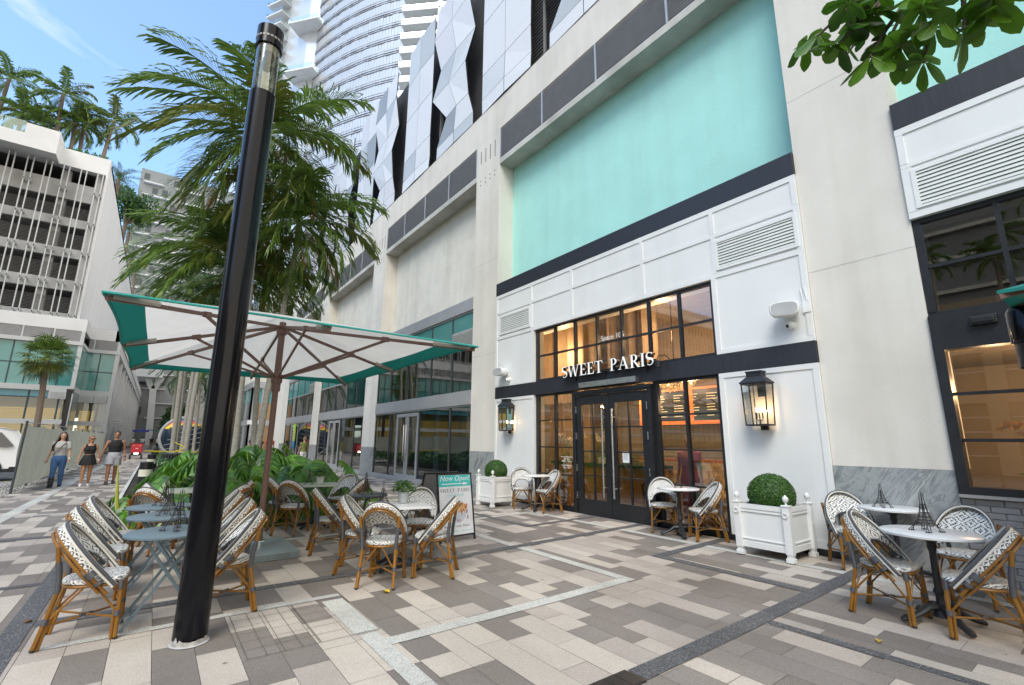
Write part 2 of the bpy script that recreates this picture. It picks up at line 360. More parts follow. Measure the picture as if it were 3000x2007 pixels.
# recessed paver covers with thin steel edges
s=MB()
for (x0,y0,x1,y1) in ((.71,4.0,1.2,5.0),(1.206,4.0,1.665,5.0)):
    for a in ((x0,y0,x1,y0+.005),(x0,y1-.004,x1,y1),(x0,y0,x0+.005,y1),(x1-.004,y0,x1,y1)): s.add([(a[0],a[1],.0065),(a[2],a[1],.0065),(a[2],a[3],.0065),(a[0],a[3],.0065)],[(0,1,2,3)])
for k in range(1,4): s.add([(.715+.12*k,4.0,.0063),(.719+.12*k,4.0,.0063),(.719+.12*k,5,.0063),(.715+.12*k,5,.0063)],[(0,1,2,3)])
for k in range(1,6): s.add([(.71,4+.17*k,.0060),(1.45,4+.17*k,.0060),(1.45,4.004+.17*k,.0060),(.71,4.004+.17*k,.0060)],[(0,1,2,3)])
tag(s.build('access_cover',M['joint']),'paver-filled access cover with thin steel edges sunk in the paving near the lamp post','access cover')
s=MB(); s.box(2.3,2.19,-.02,2.725,2.37,.008)
for k in range(4): s.box(2.31+.1*k,2.2,.0075,2.40+.1*k,2.36,.0095)
tag(s.build('drain_cover',M['black']),'dark metal drain cover at the near end of the wide charcoal paving strip','drain cover')
# gravel verge under the site fence, road beyond
s=MB(); s.add([(-4.2,15.5,-.012),(-2.955,17.5,-.012),(-2.955,60,-.012),(-4.4,60,-.012)],[(0,1,2,3)]); tag(s.build('gravel_verge',M['gravel']),kind='structure')
rg=random.Random(5); s=MB()
for k in range(900):
    yy=17.2+rg.random()**1.6*22; xx=-2.93-rg.random()*.7; r=.015+.03*rg.random()
    s.sphere((xx,yy,.0),r,5,3,sc=(1,1.1,.7))
tag(s.build('loose_gravel',M['gravel']),kind='stuff')
# fallen leaves
def fallen(x,y,r,col,label,s1=.055):
    a=MB(); pts=[(0,-.5),(.28,-.25),(.36,.05),(.2,.35),(0,.62),(-.2,.35),(-.36,.05),(-.28,-.25)]
    a.add([(px*s1,py*s1,.010+abs(px)*s1*.7) for px,py in pts]+[(0,0,.008)],[(i,(i+1)%8,8) for i in range(8)])
    o=a.build('fallen_leaf',col); o.location=(x,y,GZ(x)); o.rotation_euler=(0,0,r); return tag(o,label,'leaf')
M['yleaf']=MAT('yellow_leaf',(.55,.40,.03),.5); M['bleaf']=MAT('brown_leaf',(.24,.11,.05),.7)
fallen(2.06,4.85,.5,M['yleaf'],'yellow fallen leaf in front of the cane chair at the square marble table',.085)
fallen(4.62,1.5,1.8,M['yleaf'],'small yellow fallen leaf on pale paving near the round tables at the right',.06)
fallen(-.64,5.8,2.4,M['bleaf'],'curled brown fallen leaf on the dark strip left of the nearest steel-table chair',.06)
# ---------------------------------------------------------------- right-hand mall building
XF=7.25            # face of the pillars
mall=thing('shopping_mall','long cream mall building with pillared shop bays, louvre strips and a faceted panel screen above','building',(XF,0,0))
mall.location=(0,0,0)
PIL=[(1.39,2.60),(10.45,11.73),(19.25,20.70),(28.0,29.45),(36.5,37.9)]
for i,(a,b) in enumerate(PIL):
    p=MB().box(XF,a,1.22,XF+.75,b,9.66).build('pillar',M['stucco'],mall)
    MB().box(XF-.012,a+.002,0,XF+.6,b-.002,1.218).build('granite_base',M['granite'],p)
    for z in (3.9,6.7): MB().box(XF-.0015,a,z,XF,b,z+.012).build('joint_groove',M['slab'],p)
    if i in (1,2,3):   # weep slots cast in the pillar head
        for k in range(4):
            s=MB(); yy=a+.25+k*(b-a-.5)/3
            s.box(XF-.004,yy-.012,10.05+.04*k,XF,yy+.012,10.62)
            for z in (9.55,9.4): s.box(XF-.004,yy-.02,z,XF,yy+.02,z+.04)
            s.build('weep_slot',M['void'],p)
# parapet band above, louvre strip, slab
MB().box(XF,-9,10.87,XF+1.2,40,11.97).build('parapet',M['stucco'],mall)
for a,b in PIL: MB().box(XF+.001,a,9.66,XF+.75,b,10.868).build('pillar_head',M['stucco'],mall)
BAY=[(-7.2,1.39),(2.60,10.45),(11.73,19.25),(20.70,28.0),(29.45,36.5)]
for bi,(a,b) in enumerate(BAY):
    s=MB().box(XF,a,9.66,XF+1.2,b,9.84); 
    for k in range(3): 
        yy=a+(b-a)*(k+.5)/3; s.box(XF+.34,yy-.05,9.652,XF+.42,yy+.3,9.66)
    s.build('slab_edge',M['slab'],mall)
    MB().box(XF+.14,a,9.84,XF+.2,b,10.87).build('louvre_backing',M['void'],mall)
    s=MB(); n=15
    for k in range(n):
        z=9.86+k*1.0/n; s.add([(XF+.02,a,z),(XF+.02,b,z),(XF+.10,b,z+.034),(XF+.10,a,z+.034),(XF+.02,a,z+.008),(XF+.02,b,z+.008),(XF+.10,b,z+.042),(XF+.10,a,z+.042)],[(0,3,2,1),(4,5,6,7),(0,1,5,4),(2,3,7,6)])
    s.build('louvre_blades',M['louvre'],mall)
    s=MB()
    nm=4
    for k in range(nm+1):
        yy=a+(b-a)*k/nm; yy=min(max(yy,a+.025),b-.025); s.box(XF-.003,yy-.025,9.842,XF+.018,yy+.025,10.868)
    s.build('louvre_post',M['alum'],mall)
    wm=M['teal_wall'] if bi<2 else M['stucco_rough']
    MB().box(XF+.52,a,5.2,XF+.9,b,9.66).build('recessed_wall',wm,mall)
# ---- faceted metal screen above the parapet
FC=[MAT('facet_white',(.76,.76,.775),.4,.0,var=.02),MAT('facet_pale_grey',(.66,.68,.695),.4,.0,var=.02),MAT('facet_lilac',(.73,.715,.74),.4,.0,var=.02),MAT('facet_mid_grey',(.53,.555,.57),.4,.0,var=.02),MAT('facet_slate',(.33,.35,.365),.4,.0,var=.02)]
FC.append(M['void'])
MB().box(XF+1.0,-9,11.97,XF+1.3,40,19.0).build('garage_wall',MAT('screen_backing',(.06,.06,.062),.8),mall)
s=MB(); z=12.0
while z<19: s.box(XF+.62,-9,z,XF+.66,40,z+.05); z+=.13
s.build('screen_louvres',MAT('dark_louvre',(.16,.16,.17),.6,var=.05),mall)
fs=MB()
for yc in (8.78,11.8,15.15,18.1,21.5,24.4,27.8,5.3,2.4,30.8,34.1): 
    fs.box(XF+.30,yc-.10,11.97,XF+.36,yc-.03,19.1); fs.box(XF+.52,yc+.15,11.97,XF+.58,yc+.22,19.1)
    z=12.2
    while z<19.0: fs.bar((XF+.33,yc-.07,z),(XF+.55,yc+.18,z+.12),.06,.12); z+=.75
fs.build('screen_frame',MAT('screen_steel',(.22,.215,.22),.5,var=.1),mall)
def panelcol(rows,seed,name='facet_column'):
    """rows: (z, yR, yL, xR, xC, xL) from the parapet up; two leaves a row, each with its fold, open joints between"""
    rr=random.Random(seed); mb=MB(); jn=.012
    for (z0,r0,l0,a0,b0,c0),(z1,r1,l1,a1,b1,c1) in zip(rows,rows[1:]):
        P=lambda z,y,x:Vector((XF+x,y,z))
        m0=(r0+l0)/2; m1=(r1+l1)/2
        for side in (0,1):
            if side==0: q=[P(z0,r0,a0),P(z0,m0,b0),P(z1,m1,b1),P(z1,r1,a1)]
            else: q=[P(z0,m0,b0),P(z0,l0,c0),P(z1,l1,c1),P(z1,m1,b1)]
            c=sum(q,Vector())/4; q=[v+(c-v).normalized()*jn for v in q]
            dark=rr.random(); k1=rr.choice((0,0,2,1)) if dark<.80 else (3 if dark<.95 else 4); k2=k1 if rr.random()<.85 else rr.choice((0,1,2,3))
            back=[v+Vector((.05,0,0)) for v in q]
            # triangulated along the fold so that each half takes its own light
            if rr.random()<.5: tr=[((0,1,2),k1),((0,2,3),k2)]
            else: tr=[((0,1,3),k1),((1,2,3),k2)]
            for t_,kk in tr: mb.add([q[i] for i in t_],[(2,1,0)],kk)
            mb.add(q+back,[(0,4,5,1),(1,5,6,2),(2,6,7,3),(3,7,4,0)],5)
    return mb.build(name,FC,mall)
def straight(r,l,sd):
    rr=random.Random(sd); panelcol([(z,r,l,.0+rr.uniform(-.02,.02),rr.uniform(-.05,.0),.0+rr.uniform(-.02,.02)) for z in (11.98,12.5,13.44,15.5,17.3,19.1)],sd)
def zig(c,sd):
    rr=random.Random(sd)
    Z=[(11.98,-1.45,1.2),(12.48,-1.42,1.2),(13.4,-1.1,.5),(14.85,-.92,1.7),(15.92,-1.42,1.15),(17.68,-1.0,1.7),(19.1,-.95,1.55)]
    panelcol([(z,c+a,c+b,(-.01,.0,-.02,-.08,.0,-.06,-.01)[i],(-.02,-.01,-.05,-.03,-.05,-.02,-.02)[i],(.0,.01,-.01,-.03,.01,-.06,0)[i]) for i,(z,a,b) in enumerate(Z)],sd)
for k,(r,l) in enumerate(((2.55,5.1),(8.94,11.5),(15.32,17.86),(21.75,24.25),(28.1,30.6),(34.4,37))): straight(r,l,30+k)
for k,c in enumerate((.6,6.95,13.5,20.15,26.5,32.8)): zig(c,60+k)
# ---- generic vacant glazed bays beyond the cafe
def vacant(a,b,right_louv=True):
    f=MB(); X0=XF+.02
    f.box(XF-.02,a,5.42,XF+.12,b,5.80)      # fascia
    f.box(XF-.02,a,2.55,XF+.10,b,2.92)
    f.box(XF,a,.0,XF+.12,b,.17)
    for z0,z1 in ((.17,.22),(2.50,2.55),(2.92,2.97),(4.24,4.31),(5.36,5.42)): f.box(X0,a,z0,X0+.06,b,z1)
    f.build('bay_frame',M['alum'],mall)
    w=b-a; dc=a+w*.585
    ms=[a+w*t for t in (.0,.17,.36,.62,.82,1)]
    for y in ms[1:-1]+[a+.02,b-.02]: MB().box(X0,y-.025,2.97,X0+.05,y+.025,5.36).build('window_mullion',M['darksteel'],mall)
    for y in (a+.02,a+w*.17,dc-.97,dc+.97,a+w*.80,b-.02): MB().box(X0,y-.022,.22,X0+.05,y+.022,2.5).build('window_mullion',M['darksteel'],mall)
    for (p,q,z0,z1) in ((a,b,2.97,4.24),(a,dc-.95,.22,2.5),(dc+.95,b,.22,2.5)): MB().add([(X0+.03,p,z0),(X0+.03,q,z0),(X0+.03,q,z1),(X0+.03,p,z1)],[(0,3,2,1)]).build('window_glass',M['bayglass'],mall)
    MB().box(X0+.03,a,4.31,X0+.06,b,5.36).build('spandrel_glass',M['tealglassl'],mall)
    lv=MB(); y0,y1=(a+.05,a+w*.165); lv.box(X0-.01,y0-.03,4.28,X0+.028,y1+.03,4.85)
    lv.build('vent_frame',M['alum'],mall); lv=MB()
    for k in range(9): lv.add([(X0-.03,y0,4.33+k*.055),(X0-.03,y1,4.33+k*.055),(X0-.012,y1,4.365+k*.055),(X0-.012,y0,4.365+k*.055)],[(0,1,2,3),(3,2,1,0)])
    lv.build('vent_blades',M['lwhite'],mall)
    d=None
    for sgn in (-1,1):
        y0,y1=(dc-.93,dc-.01) if sgn<0 else (dc+.01,dc+.93)
        m=MB()
        m.box(X0-.01,y0,.05,X0+.05,y0+.11,2.46); m.box(X0-.01,y1-.11,.05,X0+.05,y1,2.46); m.box(X0-.012,y0+.11,2.34,X0+.048,y1-.11,2.46); m.box(X0-.012,y0+.11,.05,X0+.048,y1-.11,.32)
        d=m.build('door',M['alum'],mall)
        MB().add([(X0+.02,y0+.1,.3),(X0+.02,y1-.1,.3),(X0+.02,y1-.1,2.35),(X0+.02,y0+.1,2.35)],[(0,3,2,1)]).build('door_glass',M['bayglass'],d)
        yy=dc+sgn*.10
        MB().tube([(X0-.07,yy,.75),(X0-.07,yy,2.05)],.016,8).bar((X0-.07,yy,1.0),(X0,yy,1.0),.02).bar((X0-.07,yy,1.9),(X0,yy,1.9),.02).build('handle',M['chrome'],d,True)
    r=MB()    # bare room behind
    r.box(XF+3.5,a,0,XF+3.6,b,5.4,0); r.box(XF+.15,a-.02,0,XF+3.5,a,5.4,0); r.box(XF+.15,b,0,XF+3.5,b+.02,5.4,0); r.box(XF+.15,a,-.02,XF+3.5,b,.02,0); r.box(XF+.15,a,5.3,XF+3.5,b,5.4,0)
    for k in range(3): yy=a+w*(.2+.3*k); r.box(XF+2.2,yy,0,XF+2.5,yy+.4,5.3,1)
    r.build('vacant_room',[MAT('bare_room',(.30,.32,.31),.8),MAT('room_column',(.34,.35,.34),.8)],mall)
for a,b in BAY[2:]: vacant(a,b)
# projecting corner bay further along, with the lit shop and its long wall beyond
e=MB(); e.box(5.6,41.5,5.45,XF+1,50,5.95,0); e.box(5.65,41.6,2.55,XF+1,50,2.95,0)
for y in (41.55,44,47,49.8): e.box(5.62,y,0,5.9,y+.25,5.45,0)
for x in (5.62,6.35,XF): e.box(x,41.55,0,x+.12,41.8,5.45,0)
e.build('projecting_bay',M['alum'],mall)
MB().box(5.7,41.66,4.3,XF+1,41.7,5.45).box(5.7,41.8,4.3,5.74,50,5.45).build('spandrel_glass',M['tealglassl'],mall)
MB().box(5.74,41.68,.1,XF+1,41.74,4.3).build('shop_front_glass',MAT('lit_shop_front',(.20,.13,.07),.12,var=.3,scale=1,emit=(.55,.3,.12),es=.12,spec=.8),mall)
MB().box(5.72,41.9,.1,5.75,50,4.3).build('side_glass',MAT('dark_side_glass',(.05,.07,.075),.06,var=.1,spec=.9),mall)
MB().box(5.6,41.5,5.95,XF+1,50,9.7).build('upper_wall',M['stucco'],mall)
MB().box(XF,37.9,0,XF+.8,41.5,12).build('end_wall',M['stucco'],mall)
w=MB()
for k in range(14):
    y=50+k*7; w.box(6.3,y,0,6.9,y+1.1,9.7,0)
w.box(6.3,50,9.66,7.5,150,12,0); w.box(6.6,50,5.5,7.4,150,5.9,0); w.box(6.6,50,2.55,7.4,150,2.95,0)
w.build('far_pillars',M['stucco'],mall)
MB().box(6.7,50,0,7.4,150,9.7).build('far_glass',MAT('far_dark_glass',(.05,.085,.09),.08,var=.3,scale=.3,spec=.9),mall)
MB().box(XF+1.25,-9,0,30,150,11.9).build('building_core',M['stucco'],mall) if 0 else None
MB().box(XF+3.7,-9,0,30,150,11.9).box(XF+1.31,-9,11.9,30,60,18.9).build('building_core',M['stucco'],mall)
blade=thing('blade_sign','small white projecting shop sign on the far right-hand facade','sign',(6.0,40.9,2.75))
MB().box(-.55,-.04,-.16,.55,.04,.16).build('sign_board',MAT('sign_white',(.8,.8,.78),.5),blade)
# ---------------------------------------------------------------- the cafe front (bay between y 2.60 and 10.45)
W='white'; cafe=thing('cafe','white panelled cafe front with black steel windows and double doors below the teal wall','shop front')
X=XF-.03; ya,yb=2.605,10.445
band=MB().box(X-.02,ya,5.48,XF+.52,yb,5.84); band.build('upper_band',M['charcoal'],cafe)
p=MB(); p.box(X,ya,4.21,XF+.5,yb,5.478)
p.box(X,8.80,2.91,XF+.3,yb,4.21); p.box(X,ya,2.91,XF+.3,4.06,4.21)
p.box(X,8.80,.15,XF+.3,yb,2.60); p.box(X,ya,.15,XF+.3,4.06,2.60)
p.build('wall_panel',M[W],cafe)
t=MB(); T=X-.015   # trim strips standing proud
def hb(z,a,b,h=.07): t.box(T,a,z-h/2,X,b,z+h/2)
def vb(y,a,b,w=.075): t.box(T-.002,y-w/2,a,X,y+w/2,b)
hb(5.43,ya,yb,.09); hb(4.96,ya,yb); hb(4.25,ya,yb,.08); hb(2.95,ya,4.06,.07); hb(2.95,8.80,yb,.07); hb(2.56,ya,4.06,.075); hb(2.56,8.8,yb,.075); hb(.20,ya,4.06,.1); hb(.20,8.8,yb,.1)
for y in (8.90,7.44,5.46,3.97): vb(y,4.995,5.385)
for y in (8.90,7.44,5.46,3.97): vb(y,4.29,4.925)
for y in (ya+.04,yb-.04): vb(y,4.29,4.925); vb(y,2.985,4.21); vb(y,.25,2.52); vb(y,4.995,5.385)
for y in (4.02,8.84): vb(y,2.985,4.21,.08); vb(y,.25,2.52,.08)
t.build('panel_trim',M[W],cafe)
for (a,b) in ((8.98,10.22),(2.70,3.90)):
    v=MB().box(T-.012,a-.05,4.33,X,a,4.86).box(T-.012,b,4.33,X,b+.05,4.86).box(T-.012,a,4.81,X,b,4.86).box(T-.012,a,4.33,X,b,4.37)
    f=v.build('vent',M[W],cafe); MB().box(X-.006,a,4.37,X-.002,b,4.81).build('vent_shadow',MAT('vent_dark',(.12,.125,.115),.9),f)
    v=MB()
    for k in range(9): z=4.375+k*.05; v.add([(T-.006,a,z),(T-.006,b,z),(X-.008,b,z+.04),(X-.008,a,z+.04),(T-.006,a,z+.006),(T-.006,b,z+.006),(X-.008,b,z+.046),(X-.008,a,z+.046)],[(0,3,2,1),(4,5,6,7),(0,1,5,4),(2,3,7,6)])
    v.build('vent_blades',M['lwhite'],f)
MB().box(X-.012,ya,2.60,XF+.1,yb,2.91).build('lower_band',M['charcoal'],cafe)
MB().box(X-.01,ya,0,XF+.2,4.06,.148).build('plinth',M['black'],cafe); MB().box(X-.01,8.8,0,XF+.2,yb,.148).build('plinth',M['black'],cafe)
# steel windows
XW=XF+.03; f=MB(); Y=[4.09+.67*k for k in range(8)]
f.box(XW,4.06,4.15,XW+.09,8.80,4.21); f.box(XW,4.06,2.91,XW+.09,8.80,2.97)
for i,y in enumerate(Y):
    w=.05 if i in (0,7) else .022
    f.box(XW+.002,y-w,2.97,XW+.085,y+w,4.15)
f.box(XW+.01,4.06,3.52,XW+.06,8.8,3.56)
f.build('window_frame',M['black'],cafe)
for (a,b,mid) in ((4.06,5.40,4.75),(7.46,8.80,8.12)):
    f=MB(); f.box(XW,a,2.55,XW+.09,b,2.60); f.box(XW,a,0,XW+.09,b,.16)
    for y,w in ((a+.045,.045),(mid,.022),(b-.045,.045)): f.box(XW+.002,y-w,.16,XW+.085,y+w,2.55)
    for z in (.785,1.375,1.98): f.box(XW+.01,a,z-.014,XW+.06,b,z+.014)
    f.build('window_frame',M['black'],cafe)
g=MB(); rq=random.Random(3)
def pane(mb,x,y0,y1,z0,z1):   # every pane sits a hair out of true, as real panes do
    a,b=rq.uniform(-.004,.004),rq.uniform(-.004,.004)
    mb.add([(x+a,y0,z0),(x+b,y1,z0),(x-a,y1,z1),(x-b,y0,z1)],[(0,3,2,1)])
for y0,y1 in zip(Y,Y[1:]):
    for z0,z1 in ((2.97,3.54),(3.54,4.15)): pane(g,XW+.035,y0,y1,z0,z1)
g.build('window_glass',M['shopglass'],cafe)
for grp in (((4.1,4.75),(4.75,5.37)),((7.48,8.12),(8.12,8.76))):
  g=MB()
  for a,b in grp:
    for z0,z1 in ((.16,.785),(.785,1.375),(1.375,1.98),(1.98,2.55)): pane(g,XW+.035,a,b,z0,z1)
  g.build('window_glass',M['shopglass'],cafe)
for a,b in () and ((4.1,4.75),(4.75,5.37),(7.48,8.12),(8.12,8.76)):
    pass
# door set
d=MB(); d.box(X-.03,5.40,.0,XW+.1,5.49,2.56); d.box(X-.03,7.37,.0,XW+.1,7.46,2.56); d.box(X-.03,5.49,2.46,XW+.1,7.37,2.56); d.box(X-.045,5.40,2.50,X-.03,7.46,2.53); d.box(X-.02,5.49,.0,XW+.06,7.37,.05)
d.build('door_frame',M['black'],cafe)
for (y0,y1,hy) in ((5.50,6.425,6.30),(6.435,7.36,6.56)):
    m=MB(); xx=X
    m.box(xx,y0,.06,xx+.06,y0+.14,2.45); m.box(xx,y1-.14,.06,xx+.06,y1,2.45); m.box(xx-.002,y0+.14,2.27,xx+.058,y1-.14,2.45); m.box(xx-.002,y0+.14,.06,xx+.058,y1-.14,.36)
    mid=(y0+y1)/2; m.box(xx+.01,mid-.014,.36,xx+.05,mid+.014,2.27)
    for z in (.83,1.31,1.79): m.box(xx+.012,y0+.14,z-.012,xx+.048,y1-.14,z+.012)
    dd=m.build('door',M['black'],cafe)
    g=MB(); pane(g,xx+.03,y0+.13,y1-.13,.35,2.28); g.build('door_glass',M['shopglass'],dd)
    h=MB().tube([(xx-.085,hy,.44),(xx-.085,hy,2.14)],.019,12)
    for z in (.62,1.98): h.tube([(xx-.085,hy,z),(xx,hy,z)],.012,8)
    h.build('handle',M['steel'],dd,True)
    ye=y0 if y0<6 else y1
    for z in (.35,.9,1.55,2.1): MB().box(xx-.028,ye-.012,z,xx-.002,ye+.012,z+.14).build('hinge',M['steel'],dd)
MB().box(X-.002,6.93,.55,X+.001,6.94,.56)
n=thing('door_notice','white paper notice with small print taped inside the right-hand door glass','notice',(X+.02,6.07,1.22))
MB().box(-.004,-.08,-.105,.0,.08,.105).build('paper',MAT('paper_white',(.72,.74,.75),.7),n)
q=MB()
for k in range(6): q.box(-.0055,-.06+.01*(k%2),.06-.022*k,-.0045,.055-.012*(k%3),.066-.022*k)
q.build('print_lines',MAT('print_grey',(.3,.33,.36),.8),n)
# light box over the doors
lb=thing('light_box','long brushed steel light box fixed above the cafe doors','light fitting',(X-.012,6.42,2.675))
MB().box(-.09,-.76,-.055,0,.76,.055).build('housing',M['steel'],lb,bevel=.004); MB().box(-.091,-.765,-.058,-.075,-.76,.058).build('end_plate',M['black'],lb)
# channel letters
BL=MAT('letter_return',(.02,.02,.022),.5); WF=MAT('letter_face',(.80,.80,.78),.4,emit=(.9,.9,.86),es=.15)
def S_(w,h,t):
    c=[]; 
    for i in range(29):
        u=i/28; 
        if u<.5: a=pi*(.18+u*2*1.15); cx,cy=w/2,h*.73; c.append((cx+cos(a)*w*.40,cy+sin(a)*h*.235))
        else: a=pi*(.5-(u-.5)*2*1.22+.0); cx,cy=w/2,h*.262; c.append((cx+cos(a)*w*.44,cy+sin(a)*h*.238))
    th=[t*(.30+.75*math.exp(-((i/28-.5)/.20)**2)) for i in range(29)]
    L=[];Rr=[]
    for i,(x,y) in enumerate(c):
        a=c[max(i-1,0)];b=c[min(i+1,28)];dx,dy=b[0]-a[0],b[1]-a[1];l=math.hypot(dx,dy) or 1
        L.append((x-dy/l*th[i]/2,y+dx/l*th[i]/2));Rr.append((x+dy/l*th[i]/2,y-dx/l*th[i]/2))
    qs=[[L[i],L[i+1],Rr[i+1],Rr[i]] for i in range(28)]
    for (x,y,s) in ((c[0][0],c[0][1],-1),(c[-1][0],c[-1][1],1)): qs.append([(x-t*.1,y-h*.05),(x+t*.1,y-h*.05),(x+t*.1,y+h*.06),(x-t*.1,y+h*.06)])
    return qs
def letter(ch,w,h):
    t=h*.17; n=h*.055; s=h*.035
    bar=lambda x0,y0,x1,y1:[(x0,y0),(x1,y0),(x1,y1),(x0,y1)]
    dg=lambda x0,y0,x1,y1,k:[(x0-k/2,y0),(x0+k/2,y0),(x1+k/2,y1),(x1-k/2,y1)]
    sf=lambda x,y,l:bar(x-l,y,x+l,y+s)
    def bowl(x,yc,rx,ry,k):
        o=[];N=12
        for i in range(N):
            a0=-pi/2+pi*i/N;a1=-pi/2+pi*(i+1)/N
            f=lambda a,e:(x+cos(a)*(rx-e*k),yc+sin(a)*(ry-e*n))
            o.append([f(a0,0),f(a1,0),f(a1,1),f(a0,1)])
        return o
    if ch=='S': return S_(w,h,t)
    if ch=='W': return [dg(w*.28,0,w*.08,h,t*.95),dg(w*.28,0,w*.5,h,n),dg(w*.70,0,w*.5,h,t*.95),dg(w*.70,0,w*.94,h,n),sf(w*.08,h-s,w*.13),sf(w*.5,h-s,w*.12),sf(w*.94,h-s,w*.1)]
    if ch=='E': return [bar(w*.16,0,w*.16+t,h),bar(0,0,w*.95,n),bar(0,h-n,w*.9,h),bar(w*.16,h*.5-n/2,w*.7,h*.5+n/2),bar(w*.90,0,w*.96,h*.22),bar(w*.85,h*.80,w*.91,h),bar(w*.68,h*.4,w*.72,h*.6)]
    if ch=='T': return [bar(w*.5-t/2,0,w*.5+t/2,h),bar(0,h-n,w,h),sf(w*.5,0,w*.24),bar(0,h*.78,w*.05,h),bar(w*.95,h*.78,w,h)]
    if ch=='P': return [bar(w*.18,0,w*.18+t,h),sf(w*.18+t/2,0,w*.26),bar(w*.0,h-s,w*.5,h),bar(w*.3,h*.46,w*.5,h*.46+n),bar(w*.3,h-n,w*.5,h)]+bowl(w*.5,h*.73,w*.42,h*.27,t)
    if ch=='R': return [bar(w*.16,0,w*.16+t,h),sf(w*.16+t/2,0,w*.22),bar(0,h-s,w*.5,h),bar(w*.3,h*.48,w*.5,h*.48+n),bar(w*.3,h-n,w*.48,h)]+bowl(w*.46,h*.74,w*.36,h*.26,t)+[dg(w*.92,0,w*.48,h*.5,t),sf(w*.93,0,w*.12)]
    if ch=='A': return [dg(w*.84,0,w*.5,h,t),dg(w*.12,0,w*.5,h,n),bar(w*.24,h*.3,w*.7,h*.3+n),sf(w*.12,0,w*.15),sf(w*.84,0,w*.17)]
    if ch=='I': return [bar(w*.5-t/2,0,w*.5+t/2,h),sf(w*.5,0,w*.42),sf(w*.5,h-s,w*.42)]
def letters(text,widths,h,y0,z,x,gap,face,ret,parent,depth=.06,sgn=-1):
    y=y0
    for ch,w in zip(text,widths):
        if ch==' ': y+=sgn*w; continue
        a=MB(); b=MB()
        for i,q in enumerate(letter(ch,w,h)):
            e=.0004*(i%7)
            a.prism(q,lambda u,v:(x-.004-e,y+sgn*u,z+v),lambda u,v:(x,y+sgn*u,z+v))
            q2=[((u-w/2)*1.02+w/2,(v-h/2)*1.02+h/2) for u,v in q]
            b.prism(q2,lambda u,v:(x+.0005+e,y+sgn*u,z+v),lambda u,v:(x+depth,y+sgn*u,z+v))
        o=a.build('letter',face,parent); b.build('letter_return',ret,o)
        y+=sgn*(w+gap)
sg=thing('shop_sign','raised white capital letters reading SWEET PARIS across the black band over the doors','sign',(0,0,0))
letters('SWEET PARIS',(.16,.33,.19,.19,.21,.16,.20,.245,.225,.10,.16),.245,7.62,2.875,X-.16,.028,WF,BL,sg,.10)
s=MB()
for y in (7.35,6.5,5.45): s.box(X-.06,y-.03,2.80,X-.012,y+.03,2.90)
s.box(X-.06,5.3,2.90,X-.045,7.7,2.95).build('sign_rail',M['black'],sg)
def TEXT(body,size,mat,name,parent=None,M_=None,ext=.0008,shear=0,align='CENTER',sp=1):
    cu=bpy.data.curves.new(name,'FONT'); cu.body=body; cu.size=size; cu.extrude=ext; cu.align_x=align; cu.shear=shear; cu.resolution_u=3; cu.space_character=sp
    o=bpy.data.objects.new(name+'_tmp',cu); COL.objects.link(o); bpy.context.view_layer.update()
    me=bpy.data.meshes.new_from_object(o.evaluated_get(bpy.context.evaluated_depsgraph_get())); COL.objects.unlink(o); bpy.data.objects.remove(o)
    if M_: me.transform(M_)
    me.materials.clear(); me.materials.append(mat); me.name=name
    r=bpy.data.objects.new(name,me); COL.objects.link(r)
    if parent: r.parent=parent
    return r
FX=Matrix(((0,0,-1,0),(-1,0,0,0),(0,1,0,0),(0,0,0,1)))      # text plane facing -X, reading towards -Y
WT=MAT('white_vinyl',(.82,.82,.80),.5)
sp=thing('suite_lettering','white vinyl words Space 105 on the upper cafe glazing','lettering'); TEXT('Space 105',.155,WT,'vinyl_text',sp,Matrix.Translation((XW+.025,6.36,3.585))@FX,.001)
hr=thing('opening_hours','small white vinyl opening-hours text on the window left of the doors','lettering')
TEXT('Hours of Operation\nSun - Mon\n8:00am - 9:00pm\n\nFriday & Saturday\n8am - 10pm',.046,WT,'vinyl_text',hr,Matrix.Translation((XW+.025,7.78,1.16))@FX,.001)
# sign spotlight on goose neck
sl=thing('gooseneck_light','small black spotlight on a bent arm right of the last sign letter','light fitting')
MB().tube([(X-.01,4.95,2.95),(X-.06,5.02,3.04),(X-.15,5.10,3.02),(X-.17,5.12,2.93)],.010,7).build('arm',M['black'],sl,True); MB().lathe([(.05,-.06),(.055,.05),(.03,.075)],12,(X-.17,5.1,2.87)).build('lamp_head',M['black'],sl,True)
